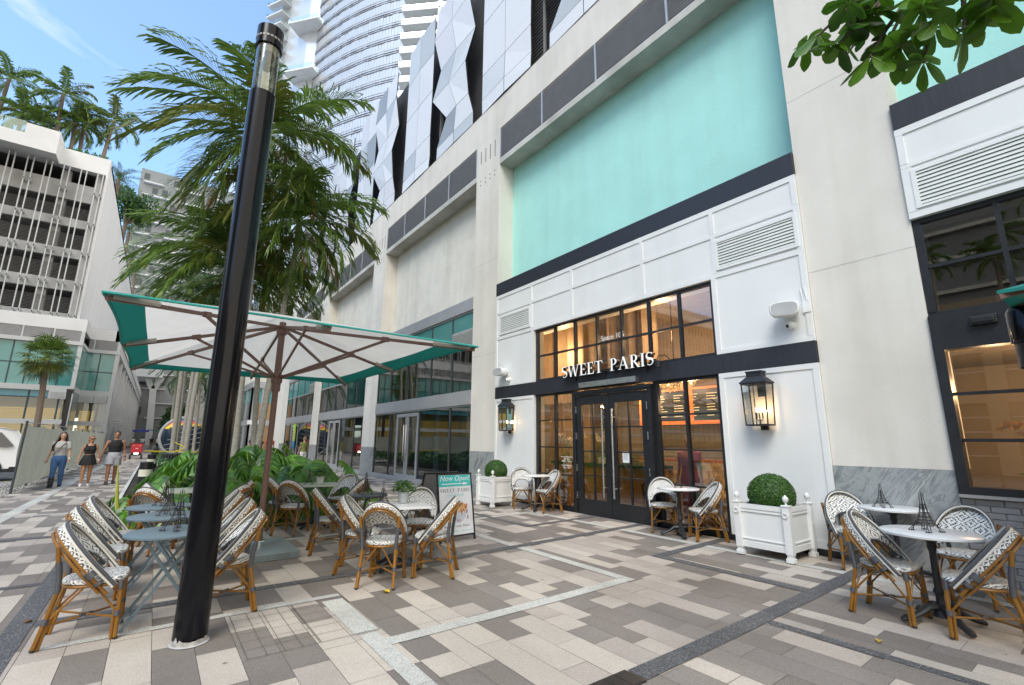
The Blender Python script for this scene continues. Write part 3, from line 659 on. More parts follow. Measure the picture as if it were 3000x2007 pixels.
# wall lanterns
FL=MAT('flame_bulb',(.9,.7,.4),.4,emit=(1.0,.62,.25),es=14)
def lantern(label,y,z):
    L=thing('wall_lantern',label,'lantern',(X-.16,y,z))
    a,b,h=.155,.105,.60
    fr=MB()
    for sx in (-1,1):
        for sy in (-1,1): fr.bar((sx*b,sy*a,0),(sx*b*1.12,sy*a*1.12,h),.016,.016)
    for z_,k in ((0,1),(h,1.12)):
        for s_ in (-1,1): fr.bar((s_*b*k,-a*k,z_),(s_*b*k,a*k,z_),.018); fr.bar((-b*k,s_*a*k,z_),(b*k,s_*a*k,z_),.018)
    fr.bar((-b*1.06,0,0),(-b*1.1,0,h),.010,.010)
    fr.box(-b,-a,-.012,b,a,.0)
    fr.build('frame',M['wire'],L)
    r=MB(); q=lambda k,z_:[(-b*k,-a*k,z_),(b*k,-a*k,z_),(b*k,a*k,z_),(-b*k,a*k,z_)]
    r.loft([q(1.28,h+.005),q(1.28,h+.02),q(.80,h+.095),q(.70,h+.105),q(.70,h+.165),q(.78,h+.168),q(.74,h+.19)]); rf=r.build('roof',M['iron'],L)
    g=MB()
    for s_ in (-1,1):
        g.add([(s_*b*1.0,-a,.01),(s_*b*1.0,a,.01),(s_*b*1.12,a*1.12,h-.01),(s_*b*1.12,-a*1.12,h-.01)],[(0,1,2,3)])
        g.add([(-b,s_*a,.01),(b,s_*a,.01),(b*1.12,s_*a*1.12,h-.01),(-b*1.12,s_*a*1.12,h-.01)],[(0,1,2,3)])
    g.build('glass',M['clear'],L)
    c=MB(); bulbs=MB()
    for k in range(3):
        an=k*2.1+.5; px,py=.045*cos(an),.045*sin(an); c.tube([(0,0,.06),(px*.9,py*.9,.07),(px,py,.10)],.006,6); c.tube([(px,py,.10),(px,py,.185)],.011,8)
        bulbs.lathe([(.009,0),(.014,.02),(.010,.042),(.002,.062)],8,(px,py,.187))
    c.tube([(0,0,0),(0,0,.08)],.010,8); c.build('candelabra',M['iron'],L,True); bulbs.build('bulb',FL,L,True)
    m=MB().box(.11,-.05,.42,.135,.05,.62).bar((.02,0,h+.0),(.13,0,h+.0),.02); m.tube([(0,0,-.012),(.02,0,-.05),(.12,0,-.045)],.007,6); m.box(.10,-.05,-.07,.135,.05,.02); m.build('wall_bracket',M['iron'],L)
    lt=bpy.data.lights.new('lantern_light','POINT'); lt.energy=1.8; lt.color=(1,.62,.28); lt.shadow_soft_size=.03; lo=bpy.data.objects.new('lantern_light',lt); COL.objects.link(lo); lo.parent=L; lo.location=(0,0,.22)
    return L
lantern('black wall lantern with lit bulbs right of the cafe doors, above the right boxwood planter',3.40,1.76)
lantern('black wall lantern with lit bulbs left of the cafe doors, beside the window edge',9.72,1.76)
# speakers with dome cameras under them
def speaker(label,y,z,rz,lab2,cy):
    S=thing('wall_speaker',label,'loudspeaker',(X-.15,y,z),rz)
    n=10; rings=[]
    for xx,k in ((-.15,.0),(-.15,.94),(-.13,1),(.05,.92),(.11,.62),(.12,.3)):
        rings.append([(xx,.19*k*(abs(cos(2*pi*j/20))**.6)*(1 if cos(2*pi*j/20)>=0 else -1),.105*k*(abs(sin(2*pi*j/20))**.6)*(1 if sin(2*pi*j/20)>=0 else -1)) for j in range(20)])
    MB().loft(rings[1:]).build('cabinet',M['white'],S,True); MB().loft([[(p[0]-.004,p[1]*.93,p[2]*.9) for p in rings[1]],[(p[0]+.003,p[1]*.93,p[2]*.9) for p in rings[1]]]).build('grille',MAT('speaker_mesh',(.40,.41,.42),.6,bmp=.4,bscale=300),S)
    MB().box(.10,-.02,-.02,.2,.02,.02).build('arm',M['white'],S)
    Cc=thing('dome_camera',lab2,'security camera',(X,cy,z-.20))
    MB().lathe([(.055,0),(.055,.03),(.04,.04)],16).xf(Matrix.Rotation(-pi/2,4,'Y')).build('base',M['white'],Cc,True); MB().sphere((-.075,0,-.01),.052).build('housing',M['white'],Cc,True); MB().sphere((-.105,.02,-.022),.028).build('lens',MAT('lens_black',(.01,.01,.012),.08,spec=.9),Cc,True)
speaker('white outdoor speaker on the panel above the right wall lantern',2.90,3.38,.35,'white dome security camera below the right speaker',2.88)
speaker('white outdoor speaker on the left edge of the cafe front above the left lantern',9.98,3.27,.15,'white dome security camera below the left speaker',9.80)
an=thing('antenna','small white twin-rod antenna on the panel right of the right speaker','antenna',(X,2.66,3.42)); MB().box(-.03,-.05,-.09,0,.05,.09).tube([(-.03,.03,.08),(-.03,.05,.27)],.009,6).tube([(-.03,-.02,.08),(-.03,0,.27)],.009,6).build('aerial',M['white'],an)
al=thing('alarm_strobe','small white alarm strobe box on the white panel left of the right lantern','alarm',(X,3.62,2.22)); MB().box(-.04,-.06,-.05,0,.06,.05).build('housing',M['white'],al,bevel=.006); MB().lathe([(.035,0),(.03,.03)],12).xf(Matrix.Translation((-.04,.02,.01))@Matrix.Rotation(-pi/2,4,'Y')).build('strobe',M['clear'],al)
# ---------------------------------------------------------------- second cafe bay to the right (y < 1.39)
c2=thing('cafe_annex','second cafe bay at the right edge with black window over grey painted brick','shop front')
ya2,yb2=-7.2,1.388
MB().box(X-.02,ya2,5.50,XF+.52,yb2,5.87).build('upper_band',M['charcoal'],c2)
p=MB().box(X,ya2,4.25,XF+.5,yb2,5.498); p.build('wall_panel',M['white'],c2)
t=MB(); hb(5.45,ya2,yb2,.09); hb(4.96,ya2,yb2,.05); hb(4.29,ya2,yb2,.08); vb(yb2-.05,4.335,4.93,.10); vb(yb2-.04,4.99,5.40); vb(-1.2,4.99,5.4); t.build('panel_trim',M['white'],c2)
v=MB().box(T-.012,-1.1,4.36,X,-1.05,4.88).box(T-.012,1.25,4.36,X,1.30,4.88).box(T-.012,-1.05,4.84,X,1.25,4.88).box(T-.012,-1.05,4.36,X,1.25,4.39); f2=v.build('vent',M['white'],c2)
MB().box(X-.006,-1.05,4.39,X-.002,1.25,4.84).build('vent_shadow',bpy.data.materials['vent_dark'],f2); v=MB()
for k in range(9): z=4.40+k*.05; v.add([(T-.006,-1.05,z),(T-.006,1.25,z),(X-.008,1.25,z+.04),(X-.008,-1.05,z+.04),(T-.006,-1.05,z+.006),(T-.006,1.25,z+.006),(X-.008,1.25,z+.046),(X-.008,-1.05,z+.046)],[(0,3,2,1),(4,5,6,7),(0,1,5,4),(2,3,7,6)])
v.build('vent_blades',M['lwhite'],f2)
f=MB(); f.box(X,ya2,2.66,XW+.09,yb2,3.0)
f.box(XW,ya2,4.19,XW+.09,yb2,4.25); f.box(XW,ya2,3.0,XW+.09,yb2,3.05); f.box(XW-.01,1.31,3.05,XW+.09,yb2,4.19)
for k in range(6):
    y=.65-.68*k; f.box(XW+.002,y-.022,3.05,XW+.08,y+.022,4.19)
f.box(XW+.01,ya2,3.6,XW+.06,1.31,3.64)
f.box(X-.01,1.29,1.0,XW+.09,yb2,2.66); f.box(X-.012,ya2,.97,XW+.09,yb2,1.05); f.box(X,ya2,2.58,XW+.088,1.29,2.66)
for z in (2.07,1.55): f.box(XW+.01,ya2,z-.018,XW+.06,1.29,z+.018)
for k in range(4): f.box(XW,-.55-1.6*k,1.05,XW+.08,-.49-1.6*k,2.58)
f.build('window_frame',M['black'],c2)
g=MB()
for k in range(5):
    y1=.65-.68*k
    for z0,z1 in ((3.05,3.62),(3.62,4.19)): pane(g,XW+.035,y1-.68,y1,z0,z1)
for z0,z1 in ((3.05,3.62),(3.62,4.19)): pane(g,XW+.035,.65,1.31,z0,z1)
for z0,z1 in ((1.05,1.55),(1.55,2.07),(2.07,2.58)): pane(g,XW+.035,-3,1.29,z0,z1)
g.build('window_glass',M['shopglass'],c2)
MB().box(X-.03,ya2,.935,XF+.2,yb2,.968).build('window_sill',MAT('sill_stone',(.33,.32,.31),.7),c2)
br=MB(); rb=random.Random(9); z=0; row=0; BRK=MAT('grey_painted_brick',(.27,.268,.27),.55,var=.12,scale=6,bmp=.6,bscale=18)
while z<.92:
    h=.066; y=1.385-(.11 if row%2 else 0)
    if row%2: br.box(XF-rb.uniform(.0,.008),y+.004,z+.004,XF+.2,1.386,min(z+h,.93)-.004)
    while y>-4: br.box(XF-rb.uniform(.0,.009),y-.22+.004,z+.004,XF+.2,y-.004,min(z+h,.93)-.004); y-=.225
    z+=h; row+=1
br.build('brick_wall',BRK,c2,bevel=.004); MB().box(XF+.006,ya2,0,XF+.21,yb2,.934).build('mortar',MAT('grey_mortar',(.20,.20,.202),.8),c2)
ev=thing('emergency_light','small black wall fitting on the dark band over the right window','light fitting',(X-.002,.92,2.86)); MB().box(-.06,-.11,-.05,0,.11,.05).box(-.075,-.09,-.03,-.06,.09,.03).build('housing',M['black'],ev,bevel=.008)
# ---------------------------------------------------------------- inside the cafe
INX=XF+3.65
rm=MB(); WARM=MAT('warm_wall',(.33,.27,.21),.75,var=.08,scale=1); 
rm.box(INX,-7.1,0,INX+.04,10.4,4.9,0); rm.box(XF+.56,10.36,0,INX,10.40,4.9,0); rm.box(XF+.56,-7.1,0,INX,-7.06,4.9,0); rm.box(XF+.13,-7.1,4.7,INX,10.4,4.74,1); rm.box(XF+.14,-7.1,-.03,INX,10.4,.012,2)
rm.box(XF+.56,1.95,0,INX,2.05,4.9,3)
rm.box(XF+.16,-7.06,2.78,INX,1.94,2.84,1)  # annex ceiling, added to keep room light away from the upper panes
rm.build('interior_shell',[WARM,MAT('warm_ceiling',(.33,.27,.21),.8),MAT('dark_wood_floor',(.09,.06,.04),.5,var=.2,stretch=(4,.5,1)),MAT('sage_wall',(.22,.24,.14),.7)],cafe)
# curtains (heavy folds) behind the left windows
cu=MB(); pts=[]
for k in range(60):
    pts.append((XF+1.35+.07*sin(k*.9)+.03*sin(k*2.3),10.3-.07*k))
cu.add([(x,y,2.5) for x,y in pts]+[(x,y,4.6) for x,y in pts],[(i,i+1,61+i,60+i) for i in range(59)])
ct=tag(cu.build('wall_curtain',MAT('tan_curtain',(.40,.29,.19),.85,var=.06),None,True),'tan folded curtain hanging behind the upper cafe glazing','curtain')
ct2=MB(); pts=[(XF+1.7+.05*sin(k*1.0),10.2-.055*k) for k in range(30)]
ct2.add([(x,y,.02) for x,y in pts]+[(x,y,2.55) for x,y in pts],[(i,i+1,31+i,30+i) for i in range(29)])
tag(ct2.build('wall_curtain',bpy.data.materials['tan_curtain'],None,True),'tan folded curtain behind the window left of the doors','curtain')
# counter with orchid pots
co=thing('host_counter','wooden host counter with green marble top just inside the doors','counter'); MB().box(XF+1.6,6.7,0.012,XF+2.2,9.9,.92).build('front_panel',MAT('counter_wood',(.36,.22,.07),.45,var=.12,stretch=(1,1,.3)),co); MB().box(XF+1.53,6.63,.92,XF+2.27,9.97,.985).build('top',MAT('green_marble',(.012,.05,.035),.15,var=.4,scale=6),co)
PET=MAT('orchid_petal',(.78,.75,.72),.6)
def orchid(x,y,z,label,n=7,sd=0,pet=PET):
    r=random.Random(sd); o=thing('orchid_plant',label,'plant',(x,y,z),group='orchids inside the cafe windows')
    MB().lathe([(.09,0),(.11,.14),(.10,.14),(.09,.12)],14).build('pot',M['white'],o,True)
    st=MB(); pt=MB(); lf=MB()
    for k in range(n):
        a=r.uniform(0,6.28); R_=.12+.16*r.random(); h=.55+.2*r.random()
        c=bez((.03*cos(a),.03*sin(a),.12),(.05*cos(a),.05*sin(a),h+.15),(R_*cos(a),R_*sin(a),h-.02),10); st.tube(c,.004,5)
        for p in c[5:]:
            for q in range(2):
                d=Vector((r.uniform(-.03,.03),r.uniform(-.03,.03),r.uniform(-.03,.02))); 
                for w in range(5):
                    b=w*1.257+q; e=Vector((0,cos(b),sin(b)))*.028; f=Vector((.006,-sin(b),cos(b)))*.014; pt.add([p+d,p+d+e*.6+f,p+d+e,p+d+e*.6-f],[(0,1,2,3)])
    for k in range(6):
        a=k*1.05; e=Vector((cos(a),sin(a),.2)); s_=Vector((-sin(a),cos(a),0))*.035
        lf.add([Vector((0,0,.13)),Vector((0,0,.15))+e*.1+s_,Vector((0,0,.10))+e*.24,Vector((0,0,.15))+e*.1-s_],[(0,1,2,3)])
    st.build('stem',M['stem'],o); pt.build('petals',pet,o); lf.build('leaves',M['phil'],o); return o
orchid(XF+1.75,9.55,.985,'white orchid on the green counter top, nearest the left end',8,1); orchid(XF+1.75,8.95,.985,'white orchid in the middle of the green counter top',8,2); orchid(XF+1.8,8.35,.985,'white orchid on the green counter top behind the left door',8,3)
orchid(XF+.8,8.55,.9,'white orchid on a stand behind the window left of the doors',8,4)
MB().box(XF+.6,8.35,.012,XF+1.0,8.75,.9).build('plant_stand',bpy.data.materials['counter_wood']); tag(bpy.data.objects['plant_stand'],'square wooden plant stand behind the window left of the doors','stand')
orchid(XF+.75,.80,1.03,'peach orchid behind the right-hand window above the brick',9,5,MAT('peach_petal',(.75,.48,.24),.6))
MB().box(XF+.35,-1.2,.012,XF+1.1,.95,1.03).build('window_bench',MAT('terracotta_wood',(.28,.10,.04),.5,var=.1)); tag(bpy.data.objects['window_bench'],'terracotta wooden bench behind the right-hand window','bench')
# banquette, menu board, back counter
bq=thing('banquette','cream buttoned banquette seat seen through the window right of the doors','bench'); m=MB(); CR_=MAT('cream_leather',(.46,.36,.20),.5)
yy=3.0
vs=[];nx,nz_=60,14
for i in range(nx+1):
    for j in range(nz_+1):
        y=4.7+i*2.9/nx; z=.48+j*.6/nz_; d=.035*(abs(sin((y/.16+z/.13)*pi/2))*abs(sin((y/.16-z/.13)*pi/2)))**.5; vs.append((XF+2.3-d,y,z))
m.add(vs,[(i*(nz_+1)+j,i*(nz_+1)+j+1,(i+1)*(nz_+1)+j+1,(i+1)*(nz_+1)+j) for i in range(nx) for j in range(nz_)]); m.build('backrest',CR_,bq,True)
MB().box(XF+1.8,4.7,.012,XF+2.35,7.6,.48).build('seat',CR_,bq,bevel=.03); MB().box(XF+2.28,4.68,1.08,XF+2.5,7.62,1.14).build('top_rail',MAT('orange_wood',(.42,.15,.04),.5),bq)
bc=thing('back_counter','white tiled kitchen counter behind the banquette','counter'); MB().box(XF+3.0,4.6,.012,XF+3.6,8.6,1.35).build('tiled_front',MAT('grey_tile',(.30,.30,.27),.25,var=.1),bc)
for k in range(4): 
    MB().box(XF+2.99,4.6,1.0+.085*k,XF+2.998,8.6,1.005+.085*k).build('tile_joint',M['joint'],bc)
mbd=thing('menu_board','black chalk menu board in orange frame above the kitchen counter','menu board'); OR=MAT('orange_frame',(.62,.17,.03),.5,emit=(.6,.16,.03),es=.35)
MB().box(XF+2.72,5.2,2.0,XF+2.76,7.8,2.72).build('board',M['black'],mbd)
f=MB()
for z0,z1 in ((1.92,2.0),(2.72,2.77)): f.box(XF+2.70,5.15,z0,XF+2.77,7.85,z1)
for y in (5.15,6.3,7.75): f.box(XF+2.705,y,2.0,XF+2.765,y+.09,2.72)
f.build('frame',OR,mbd)
q=MB(); r=random.Random(4)
for col in range(3):
    for cc in range(2):
        for k in range(9):
            y=7.68-col*.86-cc*.40; l=r.uniform(.14,.28); z=2.60-k*.062
            if k%4!=3: q.box(XF+2.714,y-l,z,XF+2.719,y,z+.016)
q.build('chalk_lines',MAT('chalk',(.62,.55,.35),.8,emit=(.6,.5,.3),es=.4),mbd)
# chandelier, pendants
GB=MAT('warm_bulb',(1,.8,.5),.4,emit=(1,.60,.22),es=22)
ch=thing('chandelier','crystal chandelier with warm bulbs inside the window right of the doors','chandelier',(XF+.95,5.55,2.60)); r=random.Random(8)
a=MB(); b=MB()
for k in range(260):
    an=r.uniform(0,6.28); R_=.06+.34*r.random()**.6; z=.10-.3*r.random()*(1-R_/.5); a.sphere((R_*cos(an),R_*sin(an),z),.016,5,4,sc=(.7,.7,1.3))
for k in range(6):
    an=k*1.047; b.sphere((.3*cos(an),.3*sin(an),.06),.022,8,6)
a.build('crystals',MAT('crystal',(.62,.46,.28),.1,.0,spec=.9,emit=(.7,.42,.15),es=.35),ch); b.build('bulb',GB,ch); MB().tube([(0,0,.1),(0,0,2.1)],.01,6).tube(arc((0,0,.05),.33,0,2*pi,24,'xy')[:-1],.012,6,True).build('stem',M['iron'],ch)
for i,(x,y,z,lab) in enumerate(((1.7,6.85,2.3,'warm glass pendant lamp behind the right door leaf'),(2.2,8.6,2.45,'warm glass pendant lamp behind the left door leaf'),(1.6,.3,2.35,'warm pendant lamp behind the right-hand window, nearer the pillar'),(2.4,-.5,2.25,'warm pendant lamp deeper behind the right-hand window'))):
    pn=thing('pendant_lamp',lab,'lamp',(XF+x,y,z)); MB().tube([(0,0,.12),(0,0,(2.77 if y<2 else 4.68)-z)],.006,6).lathe([(.03,.14),(.05,.10),(.05,.06)],10).build('cord',M['iron'],pn,True)
    s_=MB()
    for k in range(3): s_.sphere((.05*cos(k*2.1),.05*sin(k*2.1),.0-.03*k),.028,8,6)
    s_.build('bulb',GB,pn,True)
for x,y,z,e in ((1.4,5.5,2.3,26),(2.4,7.6,2.7,36),(1.0,8.8,3.7,34),(.75,9.0,1.9,9),(1.0,5.8,3.7,30),(1.9,6.6,2.9,26),(1.5,-.2,2.3,45),(1.0,1.0,2.2,14),(.6,5.0,2.2,5),(1.9,0,2.6,8)):  # unseen point lights for the lit interior, some added to brighten curtain and visitor
    lt=bpy.data.lights.new('room_fill_light','POINT'); lt.energy=e; lt.color=(1,.66,.36); lt.shadow_soft_size=.12; lo=bpy.data.objects.new('room_fill_light',lt); COL.objects.link(lo); lo.location=(XF+x,y,z)
# ---------------------------------------------------------------- cane bistro chairs
def make_chair():
    t=thing('bistro_chair','','chair')
    # seat
    out=[]; N=40
    for k in range(N):
        a=2*pi*k/N; c,s=cos(a),sin(a); e=.55 if s>0 else .9
        out.append((.205*(abs(c)**e)*(1 if c>=0 else -1)*(1.0 if s>0 else .94),.01+.20*(abs(s)**e)*(1 if s>=0 else -1)))
    m=MB(); rings=[(1.0,.423),(1.02,.435),(1.0,.449),(.95,.455),(.5,.452),(.02,.450)]
    vs=[(x*k,y*k,z) for k,z in rings for x,y in out]; uv=[(x*k,y*k+ (0 if z>.45 else (z-.45)*1.5)) for k,z in rings for x,y in out]
    fs=[(i*N+j,i*N+(j+1)%N,(i+1)*N+(j+1)%N,(i+1)*N+j) for i in range(len(rings)-1) for j in range(N)]
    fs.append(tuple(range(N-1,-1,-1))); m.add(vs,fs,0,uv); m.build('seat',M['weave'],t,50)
    MB().tube([(x*.94,y*.94,.405) for x,y in out],.0135,8,True).build('seat_ring',M['bamboo'],t,True)
    B=[]   # bindings collected into one mesh
    bind=MB()
    for sx in (-1,1):
        f=MB().tube([(sx*.193,.196,0),(sx*.186,.190,.2),(sx*.180,.182,.41)],.0155,10).tube([(sx*.186,.170,0),(sx*.180,.165,.205)],.011,8); l=f.build('leg',M['bamboo'],t,True); bind=MB()
        bind.tube([(sx*.187,.187,.165),(sx*.184,.183,.205)],.022,10); bind.build('binding',M['wrapd'],l,True); MB().tube([(sx*.181,.182,.36),(sx*.180,.181,.425)],.020,10).build('binding',M['wrapd'],l,True); MB().tube([(sx*.1932,.1965,-.0),(sx*.193,.196,.012)],.0165,10).build('foot_tip',M['tip'],l,True)
        r=MB().tube([(sx*.190,-.262,0),(sx*.182,-.222,.2),(sx*.176,-.185,.39),(sx*.185,-.19,.50),(sx*.205,-.215,.66),(sx*.21,-.222,.72)],.0155,10).tube([(sx*.182,-.236,0),(sx*.176,-.20,.205)],.011,8); l=r.build('leg',M['bamboo'],t,True); bind=MB()
        bind.tube([(sx*.186,-.226,.17),(sx*.183,-.219,.21)],.022,10); bind.build('binding',M['wrapd'],l,True); MB().tube([(sx*.176,-.185,.385),(sx*.185,-.19,.50),(sx*.197,-.206,.61)],.0195,10).build('wrapping',M['wrapd'],l,True); MB().tube([(sx*.1902,-.263,0),(sx*.1895,-.260,.012)],.0165,10).build('foot_tip',M['tip'],l,True)
    st=MB().tube([(-.187,.187,.155),(.183,-.23,.155)],.009,8).tube([(.187,.187,.155),(-.183,-.23,.168)],.009,8)
    for sx in (-1,1):
        st.tube([(sx*.184,.175,.20),(sx*.17,.03,.395)],.008,6).tube([(sx*.181,-.205,.20),(sx*.17,-.04,.395)],.008,6)
        st.tube([(sx*.165,.185,.20),(sx*.03,.19,.395)],.008,6).tube([(sx*.165,-.212,.20),(sx*.03,-.17,.395)],.008,6)
    st=st.build('stretcher',M['bamboo'],t,True)
    MB().tube([(-.03,.015,.158),(.03,-.05,.162)],.013,8).build('binding',M['wrapd'],st,True)
    # the hoop: an arch in a plane that slopes up and back
    P0=Vector((0,.135,.385)); Wd=Vector((0,-.375,.475)).normalized(); Nn=Vector((0,Wd.z,-Wd.y)); Lh=.605
    def hoop(k,off,s0=0.0,n=36):
        pts=[]; a0=.238*k; top=Lh-(1-k)*.24; st_=.22
        for i in range(n+1):
            u=i/n*2-1   # -1..1 round the arch
            if abs(u)>.72:
                q=(1-abs(u))/.28; s=s0+(st_-s0)*q; x=a0*(.90+.10*q)
            else:
                an=pi/2*(1-abs(u)/.72); s=st_+(top-st_)*sin(an); x=a0*cos(an)**.92 if cos(an)>0 else 0
            x=x*(1 if u>0 else -1) if abs(u)>1e-6 else 0
            pts.append(P0+Vector((x,0,0))+Wd*s+Nn*off)
        return pts
    MB().tube(hoop(1.0,.020),.0125,8).build('rim',M['wrapd'],t,True)
    MB().tube(hoop(.955,.024),.0085,8).build('rim_piping',M['wrapw'],t,True)
    MB().tube(hoop(1.0,-.001),.0095,8).build('rim_piping',M['wrapw'],t,True)
    a_=hoop(1.012,-.008,.13); b_=hoop(1.0,-.046,.13); ib=hoop(.94,-.008,.13); ibb=hoop(.93,-.046,.13); n=len(a_); m=MB(); L=0; uv=[]
    for i in range(n):
        if i: L+=(a_[i]-a_[i-1]).length
        uv.append(L)
    vs=a_+b_+ibb+ib; uvs=[(u,0) for u in uv]+[(u,.055) for u in uv]+[(u,.085) for u in uv]+[(u,.14) for u in uv]
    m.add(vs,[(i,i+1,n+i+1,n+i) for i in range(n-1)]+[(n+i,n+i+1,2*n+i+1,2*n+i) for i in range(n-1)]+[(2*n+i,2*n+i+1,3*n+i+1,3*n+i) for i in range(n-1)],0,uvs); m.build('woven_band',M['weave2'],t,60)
    hf=MB().tube(hoop(.95,-.055,-.02),.0125,8).tube([p-Wd*.0 for p in hoop(.93,-.085,.02)],.011,8); hf=hf.build('hoop_frame',M['bamboo'],t,True)
    for sx in (-1,1):
        for s0,s1,k in ((.075,.10,.020),(.15,.20,.024)):
            c=P0+Nn*(-.045)+Vector((sx*.222,0,0)); MB().tube([c+Wd*s0,c+Wd*s1],k*1.15,10,flat=1.4).build('binding',M['wrapd'],hf,True)
    # woven panel across the arch
    m=MB(); NX=28; NS=14; vs=[];uv=[]
    for i in range(NX+1):
        x=-.215+.43*i/NX; u=abs(x)/.222; top=.22+(Lh-.02-.22)*sqrt(max(0,1-u*u)); top=max(top,.20); bot=.155+.175*max(0,1-(x/.165)**2)**.5 if abs(x)<.165 else .155
        bot=min(bot,top-.005); bul=-.035*(1-u*u)
        for j in range(NS+1):
            s=bot+(top-bot)*j/NS; vs.append(P0+Vector((x,0,0))+Wd*s+Nn*(.008+bul)); uv.append((x,s))
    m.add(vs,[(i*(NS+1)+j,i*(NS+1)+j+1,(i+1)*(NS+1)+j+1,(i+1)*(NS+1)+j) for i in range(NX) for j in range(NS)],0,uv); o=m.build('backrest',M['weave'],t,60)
    sd=o.modifiers.new('thickness','SOLIDIFY'); sd.thickness=.008; sd.offset=0
    lo=[]
    for i in range(17):
        x=-.165+.33*i/16; lo.append(P0+Vector((x,0,0))+Wd*(.155+.175*sqrt(max(0,1-(x/.165)**2)))+Nn*(.008-.035*(1-(x/.222)**2)))
    MB().tube(lo,.008,6).build('panel_edge',M['wrapd'],o,True)
    return t
CH=[ # x, y, facing angle (0 = facing +y), label, group
(-.235,5.19,-93,'cane chair left of the nearest blue-grey table, closest to the camera','L'),
(-.28,6.30,-91,'cane chair on the left of the middle blue-grey table','L'),
(-.25,7.22,-95,'cane chair on the left of the farthest blue-grey table, beside the leafy bed','L'),
(.66,5.22,88,'cane chair right of the nearest blue-grey table, half hidden by the black lamp post','L'),
(.72,6.22,86,'cane chair right of the middle blue-grey table, behind the lamp post','L'),
(.72,7.10,84,'cane chair right of the farthest blue-grey table, nearly hidden by the lamp post','L'),
(.13,8.35,-38,'cane chair seen from behind at the square stone table beyond the blue-grey tables, nearest','P'),
(.22,9.05,-80,'cane chair at the left side of the square stone table by the striped bollards','P'),
(.98,8.20,48,'nearer of two overlapping cane chair backs between the lamp post and parasol pole','P'),
(1.12,8.95,75,'farther of two overlapping cane chair backs between the lamp post and parasol pole','P'),
(1.98,8.68,-40,'cane chair seen from behind at the potted-plant table beside the leafy bed','A'),
(1.92,9.35,-82,'cane chair beyond it, left side of the potted-plant table against the leaves','A'),
(2.98,9.35,125,'cane chair facing the camera at the far side of the potted-plant table','A'),
(2.83,8.40,48,'cane chair with its back to the marble table group, right of the potted-plant table','A'),
(2.11,7.02,-100,'cane chair left of the dark round folding table','D'),
(3.62,7.45,105,'cane chair half hidden behind the pot plant, right of the dark round table','D'),
(2.13,5.83,-118,'cane chair left of the square marble table, next to the one seen from behind','F'),
(2.16,5.22,-38,'cane chair seen squarely from behind at the square marble table, nearest the yellow leaf','F'),
(2.76,5.20,52,'cane chair right of the square marble table in front of the folding board','F'),
(3.02,6.15,150,'cane chair facing the camera behind the square marble table','F'),
(6.97,8.94,148,'cane chair left of the round table by the left boxwood planter','E'),
(7.07,8.17,77,'cane chair right of the round table left of the doors','E'),
(7.26,5.31,127,'cane chair facing out left of the round table just right of the doors','G'),
(7.22,4.50,49,'cane chair leaning to the right of the round table just right of the doors','G'),
(7.22,2.48,128,'cane chair against the white panel left of the far marble table by the granite pillar','H'),
(5.50,1.64,178,'cane chair left of the front marble table, its back to the right boxwood planter','H'),
(6.63,1.30,85,'cane chair facing the camera behind the front marble table, before the grey brick','H'),
(5.47,1.03,7,'cane chair cut by the right edge of the picture, at the front marble table','H')]
GN={'L':'chairs at the blue-grey folding tables','P':'chairs at the square stone table','A':'chairs at the potted-plant table','D':'chairs at the dark folding table','F':'chairs at the square marble table','E':'chairs left of the cafe doors','G':'chairs right of the cafe doors','H':'chairs at the right marble tables'}
ch0=make_chair()
for i,(x,y,a,lab,gk) in enumerate(CH):
    o=ch0 if i==0 else dup(ch0,(0,0,0))
    o.location=ON(x,y,.005); o.rotation_euler=(0,0,radians(a)); o['label']=lab; o['group']=GN[gk]; o.scale=(1,1,.97)
# ---------------------------------------------------------------- tables
MARB=MAT('white_marble',(.70,.70,.69),.25,var=.07,scale=5); MARG=MAT('greenish_stone_top',(.42,.45,.38),.3,var=.06,scale=4)
def iron_base(t,h):
    b=MB().lathe([(.075,.06),(.06,.10),(.03,.16),(.026,.22),(.04,.25),(.026,.28),(.024,h-.14),(.034,h-.10),(.03,h-.06),(.09,h-.02),(.09,h)],14)
    for k in range(4):
        a=pi/4+k*pi/2; c,s=cos(a),sin(a)
        b.tube([(.03*c,.03*s,.13),(.10*c,.10*s,.125),(.17*c,.17*s,.075),(.23*c,.23*s,.045),(.28*c,.28*s,.035),(.31*c,.31*s,.02)],[.045,.038,.032,.03,.036,.024],8,flat=.7)
    b.build('pedestal',M['iron'],t,True); b2=MB().box(-.14,-.14,h-.012,.14,.14,h); b2.build('top_plate',M['iron'],t)
def round_table(x,y,r,lab,h=.70,rz=0):
    t=thing('round_table',lab,'table',(x,y,GZ(x)+.005),rz,'round marble tables'); MB().lathe([(r-.006,h),(r,h+.005),(r,h+.02),(r-.006,h+.025)],48).build('tabletop',MARB,t,True); iron_base(t,h); return t
def square_table(x,y,w,rz,lab,mat,h=.70):
    t=thing('square_table',lab,'table',(x,y,.005),rz,'square stone tables'); MB().box(-w/2,-w/2,h,w/2,w/2,h+.025).build('tabletop',mat,t,bevel=.004); iron_base(t,h); return t
round_table(5.46,1.29,.345,'front round white marble table at the right with a wire tower on it')
round_table(6.90,1.93,.325,'round white marble table against the granite pillar, behind the front one')
round_table(6.86,4.71,.325,'round white marble table right of the cafe doors'); round_table(6.73,8.15,.305,'round white marble table left of the cafe doors')
square_table(2.52,5.68,.66,radians(-14),'square grey-veined marble table with wire tower and bucket plant',MARB)
square_table(2.42,9.0,.66,radians(-12),'square pale green stone table with a pot plant beside the leafy bed',MARG); square_table(.58,9.05,.72,radians(4),'square pale green stone table beyond the three blue-grey tables',MARG)
